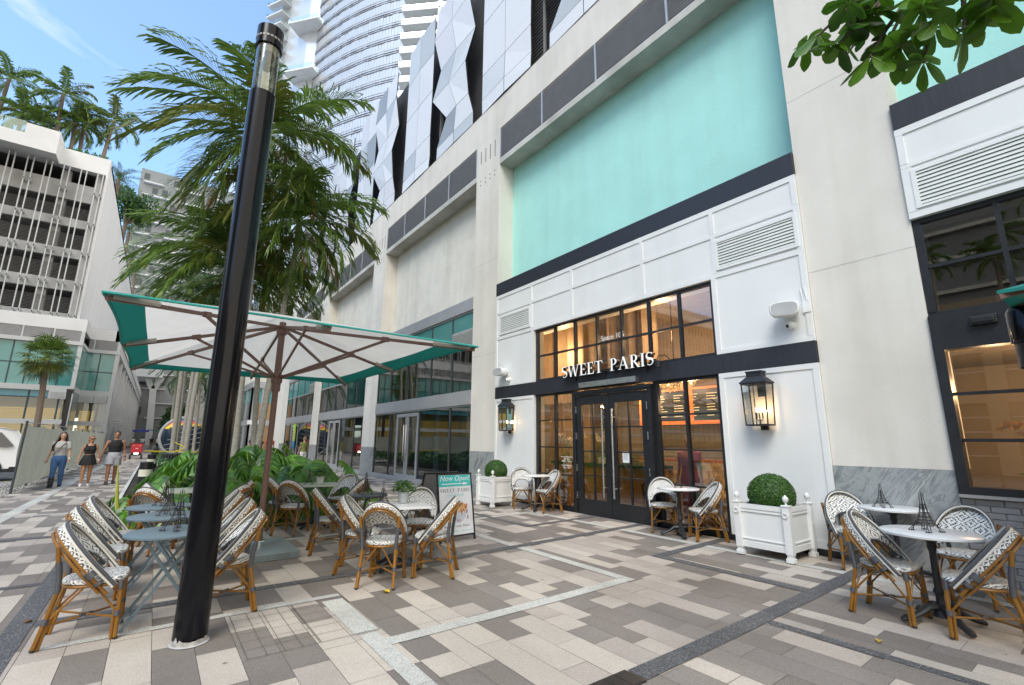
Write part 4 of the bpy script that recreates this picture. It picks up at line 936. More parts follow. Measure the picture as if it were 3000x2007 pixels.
def fold_table(x,y,r,lab,mat,rz=0,h=.70):
    t=thing('folding_table',lab,'table',(x,y,.005),rz,'round steel folding tables'); MB().lathe([(r-.01,h-.012),(r,h-.008),(r,h+.006),(r-.006,h+.010),(0.01,h+.010)],48).build('tabletop',mat,t,True)
    for s,k in ((1,.15),(-1,.12)):
        for e in (-1,1):
            MB().bar((e*k,-s*.26,.0),(e*k,s*.20,h-.01),.022,.012,up=(1,0,0)).bar((e*k,-s*.29,.008),(e*k,-s*.235,.008),.022,.012).build('leg',mat,t)
    q=MB()
    for s in (-1,1): q.bar((-.15,s*.2,h-.02),(.15,s*.2,h-.02),.02); q.bar((-.15,s*.19,.09),(.15,s*.19,.09),.016)
    q.bar((-.15,-.02,h*.5),(.15,-.02,h*.5),.014); q.build('cross_rail',mat,t); return t
fold_table(.22,5.24,.33,'nearest of three round blue-grey folding tables, behind the lamp post',M['bluesteel'],radians(95)); fold_table(.20,6.33,.33,'middle of three round blue-grey folding tables',M['bluesteel'],radians(92)); fold_table(.16,7.22,.33,'farthest of three round blue-grey folding tables, next to the leafy bed',M['bluesteel'],radians(88))
fold_table(2.62,7.08,.30,'dark grey round folding table between the two square tables',M['darksteel'],radians(15))
# ---------------------------------------------------------------- wire tower ornaments
def make_tower():
    t=thing('wire_tower','','ornament'); m=MB(); H=.27; w=lambda z:.072*math.exp(-z/.085)+.004
    zs=[H*i/14 for i in range(15)]; L=lambda q,z:(q[0]*w(z),q[1]*w(z),z)
    for q in ((1,1),(1,-1),(-1,-1),(-1,1)):
        m.tube([L(q,z) for z in zs],.0026,5)
        for k in (.55,): m.tube([(q[0]*w(z)*k if abs(q[0])else 0,q[1]*w(z),z) for z in zs[2:11]],.0019,4)
        m.tube([(q[0]*w(z),q[1]*w(z)*.55,z) for z in zs[2:11]],.0019,4)
        b=w(0); m.tube([(q[0]*b,q[1]*b,.001),(q[0]*b*.62,q[1]*b,.001),(q[0]*b*.62,q[1]*b*.62,.001),(q[0]*b,q[1]*b*.62,.001)],.0022,4,True)
        m.tube([(q[0]*b,q[1]*b*.62,.001),(q[0]*w(.05),q[1]*w(.05)*.6,.05)],.0019,4)
    for z in (.055,.075,.10,.13,.16,.19): m.tube([L(q,z) for q in ((1,1),(1,-1),(-1,-1),(-1,1))],.0021,4,True)
    for s in (-1,1):
        b=w(.0)*.62; m.tube([(b*cos(a),s*w(.02),.002+.052*sin(a)) for a in [pi*i/10 for i in range(11)]],.0021,4); m.tube([(s*w(.02),b*cos(a),.002+.052*sin(a)) for a in [pi*i/10 for i in range(11)]],.0021,4)
    m.tube([(0,0,H-.02),(0,0,H+.015)],.0022,4); m.build('wire_frame',M['wire'],t); return t
TW=[(5.44,1.30,.765,1.15,'black wire tower on the front round marble table at the right'),(6.84,2.0,.785,.95,'black wire tower on the round marble table by the granite pillar'),(6.86,4.71,.785,.8,'black wire tower on the round table right of the doors'),
(2.30,5.68,.73,1.0,'black wire tower beside the bucket plant on the square marble table'),(2.60,7.10,.715,1.1,'black wire tower on the dark round folding table'),(2.26,8.95,.73,.9,'small black wire tower beside the pot plant on the pale stone table'),
(.26,5.25,.715,1.2,'black wire tower on the nearest blue-grey table'),(.22,6.30,.715,1.1,'black wire tower on the middle blue-grey table'),(.19,7.22,.715,1.1,'black wire tower on the farthest blue-grey table'),(.62,9.2,.73,.9,'black wire tower on the square stone table half behind the lamp post')]
tw0=make_tower(); rt=random.Random(6)
for i,(x,y,z,s,lab) in enumerate(TW):
    o=tw0 if i==0 else dup(tw0,(0,0,0)); o.location=(x,y,z+.006); o.rotation_euler=(0,0,rt.uniform(.1,1.4)); o.scale=(s,)*3; o['label']=lab; o['group']='wire tower ornaments'
# table pot plants
def pot_plant(x,y,z,s,lab,pm,sd):
    t=thing('pot_plant',lab,'plant',(x,y,z)); r=random.Random(sd); t.scale=(s,)*3
    MB().lathe([(.045,0),(.058,.10),(.061,.10),(.061,.106),(.055,.106),(.05,.09)],20,cap=False).lathe([(.05,.092),(.001,.095)],20,cap=False).lathe([(.001,.001),(.045,.001)],20,cap=False).build('bucket',pm,t,True)
    m=MB(); st=MB()
    for k in range(420):
        a=r.uniform(0,6.28); e=r.uniform(-.25,1.4); R_=.05+.055*r.random(); c=Vector((R_*cos(a)*cos(e)*1.25,R_*sin(a)*cos(e)*1.25,.125+R_*sin(e)*.9))
        u=Vector((r.uniform(-1,1),r.uniform(-1,1),r.uniform(-.3,1))).normalized()*.015; v=u.orthogonal().normalized()*.008; m.add([c-u,c+v,c+u,c-v],[(0,1,2,3)])
    for k in range(25):
        a=r.uniform(0,6.28); st.tube([(0,0,.09),(.04*cos(a),.04*sin(a),.13),(.09*cos(a),.09*sin(a),.13+.06*r.random())],.0015,4)
    m.build('leaves',M['hedge'],t); st.build('stems',M['stem'],t)
pot_plant(2.60,5.76,.735,1.25,'small leafy plant in a zinc bucket on the square marble table',M['zinc'],1); pot_plant(2.46,9.0,.735,1.2,'leafy plant in a pale pot on the stone table by the leafy bed',MAT('pale_pot',(.55,.57,.52),.6),2)
# ---------------------------------------------------------------- boxwood planters
def planter(x,y,rz,w,lab,gl):
    t=thing('boxwood_planter',lab,'planter',(x,y,GZ(x)+.005),rz,gl); h=w/2; H=.645
    m=MB()
    for s in (-1,1):
        m.box(-h+.04,s*(h-.02)-.012,.12,h-.04,s*(h-.02)+.012,H); m.box(s*(h-.02)-.012,-h+.04,.12,s*(h-.02)+.012,h-.04,H)
        for z0,z1 in ((.10,.17),(.20,.215),(H-.06,H),(H-.10,H-.085)):
            m.box(-h+.04,s*(h-.008)-.014,z0,h-.04,s*(h-.008)+.014,z1); m.box(s*(h-.008)-.014,-h+.04,z0,s*(h-.008)+.014,h-.04,z1)
    m.build('box',M['white'],t)
    for sx in (-1,1):
        for sy in (-1,1):
            q=MB().box(sx*h-.042,sy*h-.042,.09,sx*h+.042,sy*h+.042,H+.01); q.box(sx*h-.034,sy*h-.034,.05,sx*h+.034,sy*h+.034,.09); q.box(sx*h-.046,sy*h-.046,0,sx*h+.046,sy*h+.046,.05); q.box(sx*h-.05,sy*h-.05,H+.01,sx*h+.05,sy*h+.05,H+.03)
            lg=q.build('corner_post',M['white'],t,bevel=.004); MB().lathe([(.012,0),(.012,.03),(.03,.045),(.037,.07),(.032,.095),(.012,.11),(.006,.125)],14,(sx*h,sy*h,H+.03)).build('finial',M['white'],lg,True)
            r=MB(); r.tube([(sx*(h+.055),sy*h+.03*cos(a),H-.09+.03*sin(a)) for a in [2*pi*i/12 for i in range(12)]],.006,6,True); r.build('ring',M['white'],lg,True)
    MB().box(-h+.03,-h+.03,.5,h-.03,h-.03,.545).build('soil',M['soil'],t)
    rr=random.Random(3); m=MB(); R_=w*.465; c0=Vector((0,0,H+.11))
    m.sphere(c0,R_*.93,24,14,sc=(1,1,.96))
    for k in range(9000):
        d=Vector((rr.gauss(0,1),rr.gauss(0,1),rr.gauss(0,1))).normalized()
        if d.z<-.45: continue
        c=c0+Vector((d.x,d.y,d.z*.96))*R_*(.945+.05*rr.random()+.035*noise.noise(d*3.1)); u=(d*.5+Vector((rr.uniform(-1,1),rr.uniform(-1,1),rr.uniform(-1,1)))).normalized()*.011; v=u.cross(d).normalized()*.0065; m.add([c-u,c+v,c+u,c-v],[(0,1,2,3)])
    m.build('boxwood_ball',M['box'],t); return t
planter(6.79,3.22,0,.63,'large white box planter with clipped boxwood ball at the right of the cafe front','white boxwood planters'); planter(6.50,9.33,0,.58,'white box planter with clipped boxwood ball left of the cafe front','white boxwood planters')
# ---------------------------------------------------------------- folding board
bd=thing('sandwich_board','black framed folding board reading Now Open with an arrow and SWEET PARIS','sign',(3.86,6.72,.012),radians(3))
H=1.0; tl=.17
def face(s):
    A=Matrix.Rotation(s*tl,4,'X')@Matrix.Identity(4); return Matrix.Translation((0,-s*.19*1.0+0,0))@Matrix.Rotation(-s*tl,4,'X')
for s in (1,-1):
    Mf=face(s) if s==1 else Matrix.Translation((0,.72,0))@Matrix.Rotation(.36,4,'X')
    hh=H if s==1 else 1.05
    m=MB()
    for x0,x1,z0,z1 in ((-.32,-.295,0,hh),(.295,.32,0,hh),(-.295,.295,hh-.025,hh),(-.295,.295,.07,.095)): m.box(x0,-.012,z0,x1,.012,z1)
    f=m.xf(Mf).build('frame',M['black'],bd); MB().box(-.295,-.006,.095,.295,.006,hh-.025).xf(Mf).build('panel',MAT('board_white',(.74,.75,.76),.5) if s==1 else MAT('board_grey',(.20,.20,.21),.6),bd)
Mf=face(1)@Matrix.Translation((0,-.0075,0))@Matrix.Rotation(pi/2,4,'X')
TQ=MAT('poster_teal',(.05,.50,.48),.5); GY=MAT('poster_grey',(.10,.10,.12),.6); TQ2=MAT('poster_pale_teal',(.30,.66,.66),.6); WV=MAT('poster_white',(.82,.82,.82),.5)
MB().box(-.29,.80,0,.29,.97,.001).xf(Mf).build('teal_panel',TQ,bd)
TEXT('Now Open!',.112,WV,'headline',bd,Mf@Matrix.Translation((0,.885,.0015)),.0005,.25)
MB().box(-.24,.832,.0012,.17,.845,.0018).add([(.15,.815,.0018),(.25,.838,.0018),(.15,.861,.0018)],[(0,1,2)]).xf(Mf).build('arrow',WV,bd)
def flat_letters(text,ws,h,x0,z0):
    m=MB(); x=x0
    for ch,w in zip(text,ws):
        if ch!=' ':
            for i,q in enumerate(letter(ch,w,h)): e=.0002*(i%7); m.add([(x+u,z0+v,.001+e) for u,v in q],[tuple(range(len(q)))])
        x+=w+.007
    return m
flat_letters('SWEET PARIS',[k*.215 for k in (.16,.33,.19,.19,.21,.16,.20,.245,.225,.10,.16)],.052,-.27,.715).xf(Mf).build('name_text',GY,bd)
TEXT('crêperie & café',.05,TQ2,'subtitle',bd,Mf@Matrix.Translation((0,.655,.001)),.0004,.2)
TEXT('Breakfast • Lunch • Dinner',.042,GY,'meal_text',bd,Mf@Matrix.Translation((0,.205,.001)),.0004)
q=MB()
for x in (-.15,.08): q.box(x,.135,.0008,x+.022,.157,.0016); q.box(x+.03,.141,.0008,x+.17,.150,.0014)
q.xf(Mf).build('contact_lines',TQ2,bd)
pl=[(cos(2*pi*i/28)*.165+.02,.43+sin(2*pi*i/28)*.165) for i in range(28)]
MB().add([(x,y,.0008) for x,y in pl],[tuple(range(28))]).xf(Mf).build('plate_picture',MAT('plate_pale',(.56,.60,.66),.5),bd)
cr=MB(); rr=random.Random(2); cr.add([(.03,.40,.0013),(.18,.44,.0013),(.19,.52,.0013),(.10,.56,.0013),(.0,.52,.0013)],[(0,1,2,3,4)]); cr.xf(Mf).build('crepe_picture',MAT('crepe_tan',(.62,.40,.18),.6,var=.3,scale=30),bd)
cr=MB()
for k in range(16): x=.0+rr.random()*.2; y=.27+rr.random()*.25; cr.box(x,y,.0016,x+.010+.01*rr.random(),y+.03+.03*rr.random(),.0019)
cr.xf(Mf).build('topping_picture',MAT('topping_red',(.42,.10,.06),.6),bd)
# ---------------------------------------------------------------- lamp post
lp=thing('lamp_post','tall glossy black cylindrical lamp post with clear glass top in the left foreground','street lamp',(.405,4.58,0))
BLK=MAT('gloss_black_paint',(.005,.005,.007),.15,var=.5,scale=3,stretch=(2,2,.4),spec=.24,bmp=.03,bscale=14)
m=MB(); r=.113; m.lathe([(r+.002,.05),(r,.3),(r,2.0),(r-.001,4.72)],40); m.build('pole',BLK,lp,True)
MB().lathe([(r-.012,4.72),(r-.012,5.24)],40,cap=False).build('lens',GLASS('lamp_glass',(.90,.92,.84),1.2,.05),lp,True)
MB().lathe([(.09,4.725),(.085,4.74),(.05,4.745)],32).lathe([(.06,5.18),(.10,5.24)],32).build('reflector',MAT('reflector_beige',(.62,.60,.48),.5),lp,True)
m=MB().lathe([(r+.006,5.235),(r+.006,5.44),(r-.01,5.455),(.01,5.458)],40); m.build('cap',BLK,lp,True)
v=MB()
v=MB()
for k in range(22):
    b=MB().box(-.012,-.004,5.30,.012,.004,5.322).xf(Matrix.Rotation(2*pi*k/22,4,'Z')@Matrix.Translation((0,-r-.0045,0))); v.add(b.v,b.f)
v.build('cap_vent',MAT('vent_grey',(.30,.29,.27),.5),lp)
m=MB(); N=48; rr=random.Random(12); a=[(cos(2*pi*k/N)*(r+.003),sin(2*pi*k/N)*(r+.003)) for k in range(N)]
m.add([(x,y,.0) for x,y in a]+[(x,y,.035+.05*rr.random()*(1 if rr.random()<.6 else .3)) for x,y in a],[(k,(k+1)%N,N+(k+1)%N,N+k) for k in range(N)]); m.build('chipped_foot',MAT('chipped_paint',(.42,.41,.39),.8,var=.3,scale=30),lp)
MB().lathe([(r+.018,.005),(r+.010,.010),(r-.01,.012)],40,cap=False).build('grout_ring',MAT('grout_pale',(.42,.41,.40),.85,var=.2,scale=14),lp,True)
# ---------------------------------------------------------------- parasol
um=thing('parasol','large rectangular market parasol with cream lining, teal border and taupe frame','parasol',(1.31,7.48,0))
hx,hy,zc,za=1.80,2.58,2.66,3.32
MB().tube([(0,0,.10),(0,0,2.30)],.040,16).tube([(0,0,2.30),(0,0,3.2)],.046,16).build('pole',M['umb_rib'],um,True)
hb_=MB().lathe([(.075,2.30),(.075,2.40),(.06,2.42)],16).lathe([(.058,2.36),(.058,2.44)],16).lathe([(.07,3.02),(.075,3.05),(.075,3.12),(.05,3.16)],16).lathe([(.06,2.18),(.06,2.32)],16); hb_.build('hub',M['umb_rib'],um,True)
MB().lathe([(.085,.08),(.085,.15),(.075,.16)],24).build('base_collar',M['chrome'],um,True)
bp=MB()
for k in range(4): bp.box(-.62,-.60,.005+k*.021,.40,.52,.005+k*.021+.017)
bp.build('base_plate',M['galv'],um,bevel=.003)
# canopy: eight gores sagging a little between the ribs; teal border strip
EG=[(-hx,-hy),(0,-hy),(hx,-hy),(hx,0),(hx,hy),(0,hy),(-hx,hy),(-hx,0)]
def canopy_pt(px,py,dz=0):
    k=max(abs(px)/hx,abs(py)/hy); return (px,py,za+(zc-za)*k+dz)
inn=MB(); brd=MB(); topm=MB(); NN=10
for g_ in range(8):
    A=Vector((*EG[g_],0)); B=Vector((*EG[(g_+1)%8],0))
    for i in range(NN):
        for j in range(NN):
            def P(u,v,up=0):
                q=A.lerp(B,v)*u; edge=.05*u*sin(pi*v); sag=-.05*sin(pi*v)*sin(pi*min(u,1))*.9
                q=q*(1-edge*.35) if u>.9 else q
                x,y,z=canopy_pt(q.x,q.y,sag+up); return (x,y,z)
            bo=.90 if abs(EG[g_][1]-EG[(g_+1)%8][1])<.1 else .86
            us=[.02]+[bo*q/8 for q in range(1,9)]+[(1+bo)/2,1.0]
            u0,u1,v0,v1=us[i],us[i+1],j/NN,(j+1)/NN
            tgt=brd if u0>=bo-.001 else inn
            tgt.add([P(u0,v0),P(u1,v0),P(u1,v1),P(u0,v1)],[(0,1,2,3)])
            topm.add([P(u0,v0,.006),P(u1,v0,.006),P(u1,v1,.006),P(u0,v1,.006)],[(3,2,1,0)])
MAT('canopy_top',(.03,.33,.29),.8); inn.build('canopy',LEAF('lining_cloth',(.74,.70,.64),(.78,.74,.68),.9,.5),um,True); brd.build('canopy_border',LEAF('border_cloth',(.006,.15,.12),(.008,.17,.138),.85,.3),um,True)
vl=MB()
for g_ in range(8):
    A=Vector((*EG[g_],0)); B=Vector((*EG[(g_+1)%8],0)); ps=[]
    for j in range(NN+1):
        v=j/NN; q=A.lerp(B,v)*(1-.05*sin(pi*v)*.35); x,y,z=canopy_pt(q.x,q.y,0); ps.append((x,y,z))
    vl.tube(ps,.012,6)
vl.build('edge_hem',bpy.data.materials['canopy_top'],um)
for k,(ex,ey) in enumerate(EG):
    e=Vector(canopy_pt(ex,ey,-.045)); h=Vector((0,0,3.12))+Vector((ex,ey,0)).normalized()*.06; m=MB().bar(h,h.lerp(e,.985),.028,.04); rb_=m.build('rib',M['umb_rib'],um)
    mid=h.lerp(e,.56); s0=Vector((0,0,2.38))+Vector((ex,ey,0)).normalized()*.07; MB().bar(s0,mid+Vector((0,0,-.02)),.022,.032).build('strut',M['umb_rib'],rb_)
    c=MB().bar(mid-(e-h).normalized()*.05,mid+(e-h).normalized()*.05,.045,.06); c.build('joint',M['umb_rib'],rb_)
    sl_=h.lerp(e,.80); MB().tube([sl_+Vector((0,0,.02)),h.lerp(e,.97)+Vector((0,0,.02))],.032,8).build('pocket',bpy.data.materials['lining_cloth'],rb_)
# right-edge parasol and heater
u2=thing('parasol','second teal parasol whose corner enters at the right edge of the picture','parasol',(5.6,-1.75,0)); 
MB().tube([(0,0,.05),(0,0,3.0)],.04,14).build('pole',M['umb_rib'],u2,True)
m=MB(); c=[(-1.5,-1.5),(1.5,-1.5),(1.5,1.5),(-1.5,1.5)]; tip=2.42
def pt2(q): return (q[0]-.1,q[1]+.68,tip)
pts=[pt2(q) for q in c]; ap=(0,.6,3.0)
m.add(pts+[ap]+[(x,y,z-.02) for x,y,z in pts]+[(0,.6,2.97)],[(0,1,4),(1,2,4),(2,3,4),(3,0,4),(5,9,6),(6,9,7),(7,9,8),(8,9,5),(0,5,6,1),(1,6,7,2),(2,7,8,3),(3,8,5,0)])
m.build('canopy',M['umb_teal'],u2); m=MB()
for p in pts: m.bar(Vector(ap)-Vector((0,0,.06)),Vector(p)-Vector((0,0,.04)),.03,.03)
m.build('rib',M['umb_rib'],u2); MB().box(-.4,-.4,.005,.4,.4,.07).build('base_plate',M['galv'],u2)
ht=thing('patio_heater','black drum-shaped heater head hanging at the right edge under the teal parasol','heater',(4.55,.36,2.30),.3)
MB().lathe([(.10,-.14),(.115,-.13),(.115,.07),(.10,.10),(.02,.11)],20).build('drum',BLK,ht,True); MB().lathe([(.10,-.30),(.10,-.142)],20,cap=False).build('shade',M['black'],ht,True); MB().box(-.03,-.119,-.06,.03,-.112,.02).xf(Matrix.Rotation(-1.0,4,'Z')).build('rating_label',M['alum'],ht); MB().tube([(0,0,.1),(0,-.1,.3),(0,-.3,.4)],.012,6).build('bracket',M['black'],ht); MB().tube([(.06*cos(a),.06*sin(a),-.16) for a in [i*.4 for i in range(15)]],.006,5).build('element',MAT('heater_element',(.8,.3,.1),.4,emit=(1,.35,.08),es=3),ht)
# ---------------------------------------------------------------- palms
def frond(L,S,base,az,el,length,droop,leaf,n,rr,wind=(0,0,0),vee=.35,hang=.5,wid=.028,r0=.018):
    p=Vector(base); pts=[p.copy()]; ns=14; w=Vector(wind)
    for i in range(ns):
        t=i/ns; e=el-droop*t**1.3; d=Vector((cos(az)*cos(e),sin(az)*cos(e),sin(e)))+w*t; d.normalize(); p=p+d*length/ns; pts.append(p.copy())
    S.tube(pts,[r0*(1-.85*i/ns) for i in range(ns+1)],5,cap=False)
    for k in range(n):
        t=.13+.87*k/(n-1); f=t*ns; i=min(int(f),ns-1); q=pts[i].lerp(pts[i+1],f-i); tg=(pts[i+1]-pts[i]).normalized()
        side=tg.cross(Vector((0,0,1)))
        if side.length<.05: side=Vector((-sin(az),cos(az),0))
        side.normalize(); up=side.cross(tg).normalized(); ll=leaf*(sin(pi*(.10+.80*t))**.55)*rr.uniform(.68,1.18)
        for s in (-1,1):
            d=(tg*(.55+.5*t)+side*s*(.85-.3*t)+up*vee*rr.uniform(.5,1.3)).normalized(); j=Vector((rr.uniform(-.22,.22),rr.uniform(-.22,.22),rr.uniform(-.15,.12)))
            m1=q+d*ll*.45; d2=(d+j-Vector((0,0,hang*rr.uniform(.5,1.2)))+w*.6).normalized(); m2=m1+d2*ll*.35; d3=(d2-Vector((0,0,hang*.7))+w*.5).normalized(); tip=m2+d3*ll*.22
            b=(up*.35+tg*.65).normalized()*wid/2
            L.add([q-b*.5,q+b*.5,m1-b,m1+b,m2-b*.8,m2+b*.8,tip],[(0,1,3,2),(2,3,5,4),(4,5,6)])
def palm(name,label,base,crown,nf,flen,leaf,nl,sd,wind=(0,0,0),tr=.085,mat='frond',group=None,dead=0,eltop=1.35,elbot=-.5,droop=1.1,shaft=True,trunkm='trunk',cat='palm tree',mat2=None,vee=.35,hang=.5,wid=.03,bulge=1.5):
    r=random.Random(sd); t=thing(name,label,cat,base,0,group); b=Vector(base); c=Vector(crown)-b
    m=MB(); n=16; mid=Vector((c.x*.35+r.uniform(-.1,.1),c.y*.35,c.z*.5)); pts=bez((0,0,-.1),mid,c,n)
    m.tube(pts,[tr*(bulge-(bulge-1)*min(1,i/2)) *(1-.25*i/n)*(1+.04*((i*7)%3-1)) for i in range(n+1)],10)
    for i in range(int(c.z/.16)):
        u=i*.16/c.z; f=u*n; k=min(int(f),n-1); q=pts[k].lerp(pts[k+1],f-k); R_=tr*(1-.25*u)*1.03; m.tube([q-Vector((0,0,.012)),q+Vector((0,0,.012))],R_,10)
    m.build('trunk',M[trunkm],t,True)
    if shaft:
        MB().tube([c+Vector((0,0,-.15)),c+Vector((0,0,.25)),c+Vector((0,0,.75))],[tr*.9,tr*1.15,tr*.55],10).build('crown_shaft',M['stem'],t,True); top=c+Vector((0,0,.6))
    else: top=c
    L=MB();L2=MB();S=MB();D=MB()
    for k in range(nf):
        u=k/(nf-1); el=eltop+(elbot-eltop)*u**.85+r.uniform(-.12,.12); az=k*2.39996+r.uniform(-.2,.2)
        tgt=L2 if (mat2 and r.random()<.22) else L
        frond(tgt,S,top+Vector((0,0,-.1*u)),az,el,flen*r.uniform(.85,1.08)*(.75 if u<.1 else 1),droop*r.uniform(.8,1.2),leaf,nl,r,wind,vee,hang,wid,.02*flen/2.4)
    for k in range(dead): frond(D,S,top+Vector((0,0,-.3)),k*2.4,-.5,flen*.7,.8,leaf*.8,int(nl*.6),r,(0,0,-.2),.1,1.0,.022)
    S.build('leaf_stalk',M['stem'],t,True); L.build('crown',M[mat],t)
    if L2.v: L2.build('yellowing_leaves',M[mat2],t)
    if D.v: D.build('dry_leaves',M['dead'],t)
    return t
WN=(-.42,-.05,-.05)
palm('palm_tree','tallest ringed-trunk palm just behind the lamp post, its fronds blown to the left',(1.60,13.2,0),(1.30,13.0,9.0),34,3.1,.90,46,11,(-.30,-.05,-.03),.085,'frond','palms in the leafy bed',2,wid=.058,hang=.75,droop=1.3,eltop=1.2,elbot=-.75,mat2='frondy')
palm('palm_tree','palm right of the lamp post with an orange flower stalk and pale ringed trunk',(2.05,13.6,0),(2.50,13.5,7.0),29,2.5,.80,44,12,(-.12,0,-.1),.085,'frond','palms in the leafy bed',3,wid=.054,hang=.75,mat2='frondy',droop=1.4,eltop=1.15,elbot=-.7)
palm('palm_tree','shorter palm whose crown shows left of the lamp post just above the parasol',(1.85,14.6,0),(1.05,14.8,5.9),28,2.5,.80,44,13,(-.15,0,-.05),.08,'frond','palms in the leafy bed',1,wid=.054,hang=.7,mat2='frondy',droop=1.3,eltop=1.15)
palm('palm_tree','palm with a leaning trunk behind the parasol pole and a low crown',(2.4,15.6,0),(2.2,16.2,5.6),22,2.4,.72,36,14,(-.1,0,-.1),.085,'frond','palms in the leafy bed',2,wid=.052,hang=.7,mat2='frondy',droop=1.3,eltop=1.15)
for i,(x,y,cx,cy,h,lab) in enumerate(((.80,29.5,.55,30,9.0,'slender pale palm trunk furthest left of the group beyond the bollards'),(.95,30.6,.80,31,8.0,'slender pale palm second from the left beyond the bollards'),(1.15,29.0,1.18,30,8.6,'slender ringed palm in the middle of the group in front of the round dark disc'),(1.30,28.4,1.45,29.5,7.6,'slender ringed palm leaning right in front of the round dark disc'),(2.6,27.5,2.7,28,8.5,'palm just right of the lamp post with a bare trunk by the pale wooden pole'))):
    palm('palm_tree',lab,(x,y,0),(cx,cy,h),18,2.5,.5,28,40+i,(-.15,0,-.05),.12,'frondd','palms down the middle of the street',0,wid=.05)
for i,(x,y,h) in enumerate(((2.6,46,6.4),(1.2,58,8.2),(3.4,62,7.5))):
    palm('palm_tree','dark green palm behind the round dark disc far down the street',(x,y,0),(x-.2,y,h),18,3.0,.7,24,50+i,(-.1,0,0),.12,'frondd','dark palms beyond the disc',0,wid=.10,elbot=-.9)
wp=MB().lathe([(.10,0),(.09,3.9),(.02,3.95)],12); o=wp.build('wooden_pole',MAT('weathered_wood',(.22,.20,.15),.85,var=.3,scale=6,stretch=(1,1,.2)),None,True); o.location=(3.1,27.5,0); tag(o,'weathered bare wooden pole standing right of the lamp post beyond the leafy bed','pole')
# coconut palms on the garage roof
for i,(bx,bz,cx,cz,fl,lab) in enumerate(((-12.27,28.4,-12.43,36.2,4.0,'tallest coconut palm on the garage roof, clear against the sky'),(-11.03,28.4,-11.17,33.9,3.4,'coconut palm with a skirt of dry leaves, second along the garage roof'),(-10.44,28.4,-10.6,34.2,3.2,'slim coconut palm behind the second one on the garage roof'),(-8.5,28.2,-8.1,34.9,3.5,'leaning coconut palm nearest the roof corner of the garage'),(-15.2,28.4,-15.1,33.2,3.6,'bushy coconut palm behind the glass railing on the garage roof'),(-17.0,28.4,-16.8,36.8,4.2,'coconut palm at the far left edge of the picture on the garage roof'),(-13.6,28.4,-13.9,32.0,2.8,'low young coconut palm beside the glass railing on the garage roof'))):
    palm('coconut_palm',lab,(bx,63+.8*(i%3),bz),(cx,63+.8*(i%3),cz+.8),16,fl*.9,.85,34,70+i,(-.12,0,0),.20,'frond','coconut palms on the garage roof',1 if i in(1,3) else 0,shaft=False,trunkm='trunkb',mat2='frondy',wid=.12,eltop=1.25,elbot=-.5,droop=1.35,hang=.9,bulge=1.8)
def datepalm(x,y,z,cz,sd,lab):
    palm('date_palm',lab,(x,y,z),(x,y,cz),34,3.2,.55,26,sd,(0,0,0),.30,'frondd','date palms along the garage roof edge',0,shaft=False,trunkm='trunkb',wid=.06,eltop=1.45,elbot=-.9,droop=.9,vee=.8,hang=.1,bulge=1.0)
for i,(y,cz) in enumerate(((74,33.9),(98,35.6),(111,34.8),(126,36.5),(142,36.2))): datepalm(-8.0,y,28,cz,90+i,('first','second','third','fourth','farthest')[i]+' feathery date palm along the street-side edge of the garage roof')
# leafy tree on roof edge
def leafy(name,lab,x,y,z,h,rad,sd,n,ls,mat='hedge',cat='tree',group=None):
    r=random.Random(sd); t=thing(name,lab,cat,(x,y,z),0,group); m=MB().tube([(0,0,0),(.1,0,h*.5),(0,.1,h*.8)],[rad*.09,rad*.06,rad*.02],8)
    cl=[]
    for k in range(9):
        a=r.uniform(0,6.28); e=Vector((cos(a)*rad*.7*r.random(),sin(a)*rad*.7*r.random(),h-rad*.5+rad*r.uniform(-.6,.6))); cl.append((e,rad*r.uniform(.3,.5))); m.tube([(0,0,h*.45),e*.6+Vector((0,0,h*.2)),e],[rad*.04,rad*.03,rad*.01],6)
    m.build('trunk',M['bark'],t,True); L=MB()
    for k in range(n):
        c,R_=cl[r.randrange(9)]; d=Vector((r.gauss(0,1),r.gauss(0,1),r.gauss(0,1))).normalized()*R_*(.55+.5*r.random()); u=Vector((r.uniform(-1,1),r.uniform(-1,1),r.uniform(-1,.4))).normalized()*ls; v=u.orthogonal().normalized()*ls*.5; p=c+d; L.add([p-u,p+v,p+u,p-v],[(0,1,2,3)])
    L.build('crown',M[mat],t); return t
leafy('leafy_tree','round leafy tree between the first two date palms on the garage roof edge',-7.6,85,28,8.8,3.6,3,2600,.28)
for i,(x,y,h,r_) in enumerate(((3.0,95,6.0,3.5),)): leafy('street_tree','broad leafy tree far behind the round dark disc',x,y,0,h,r_,8+i,1600,.30)
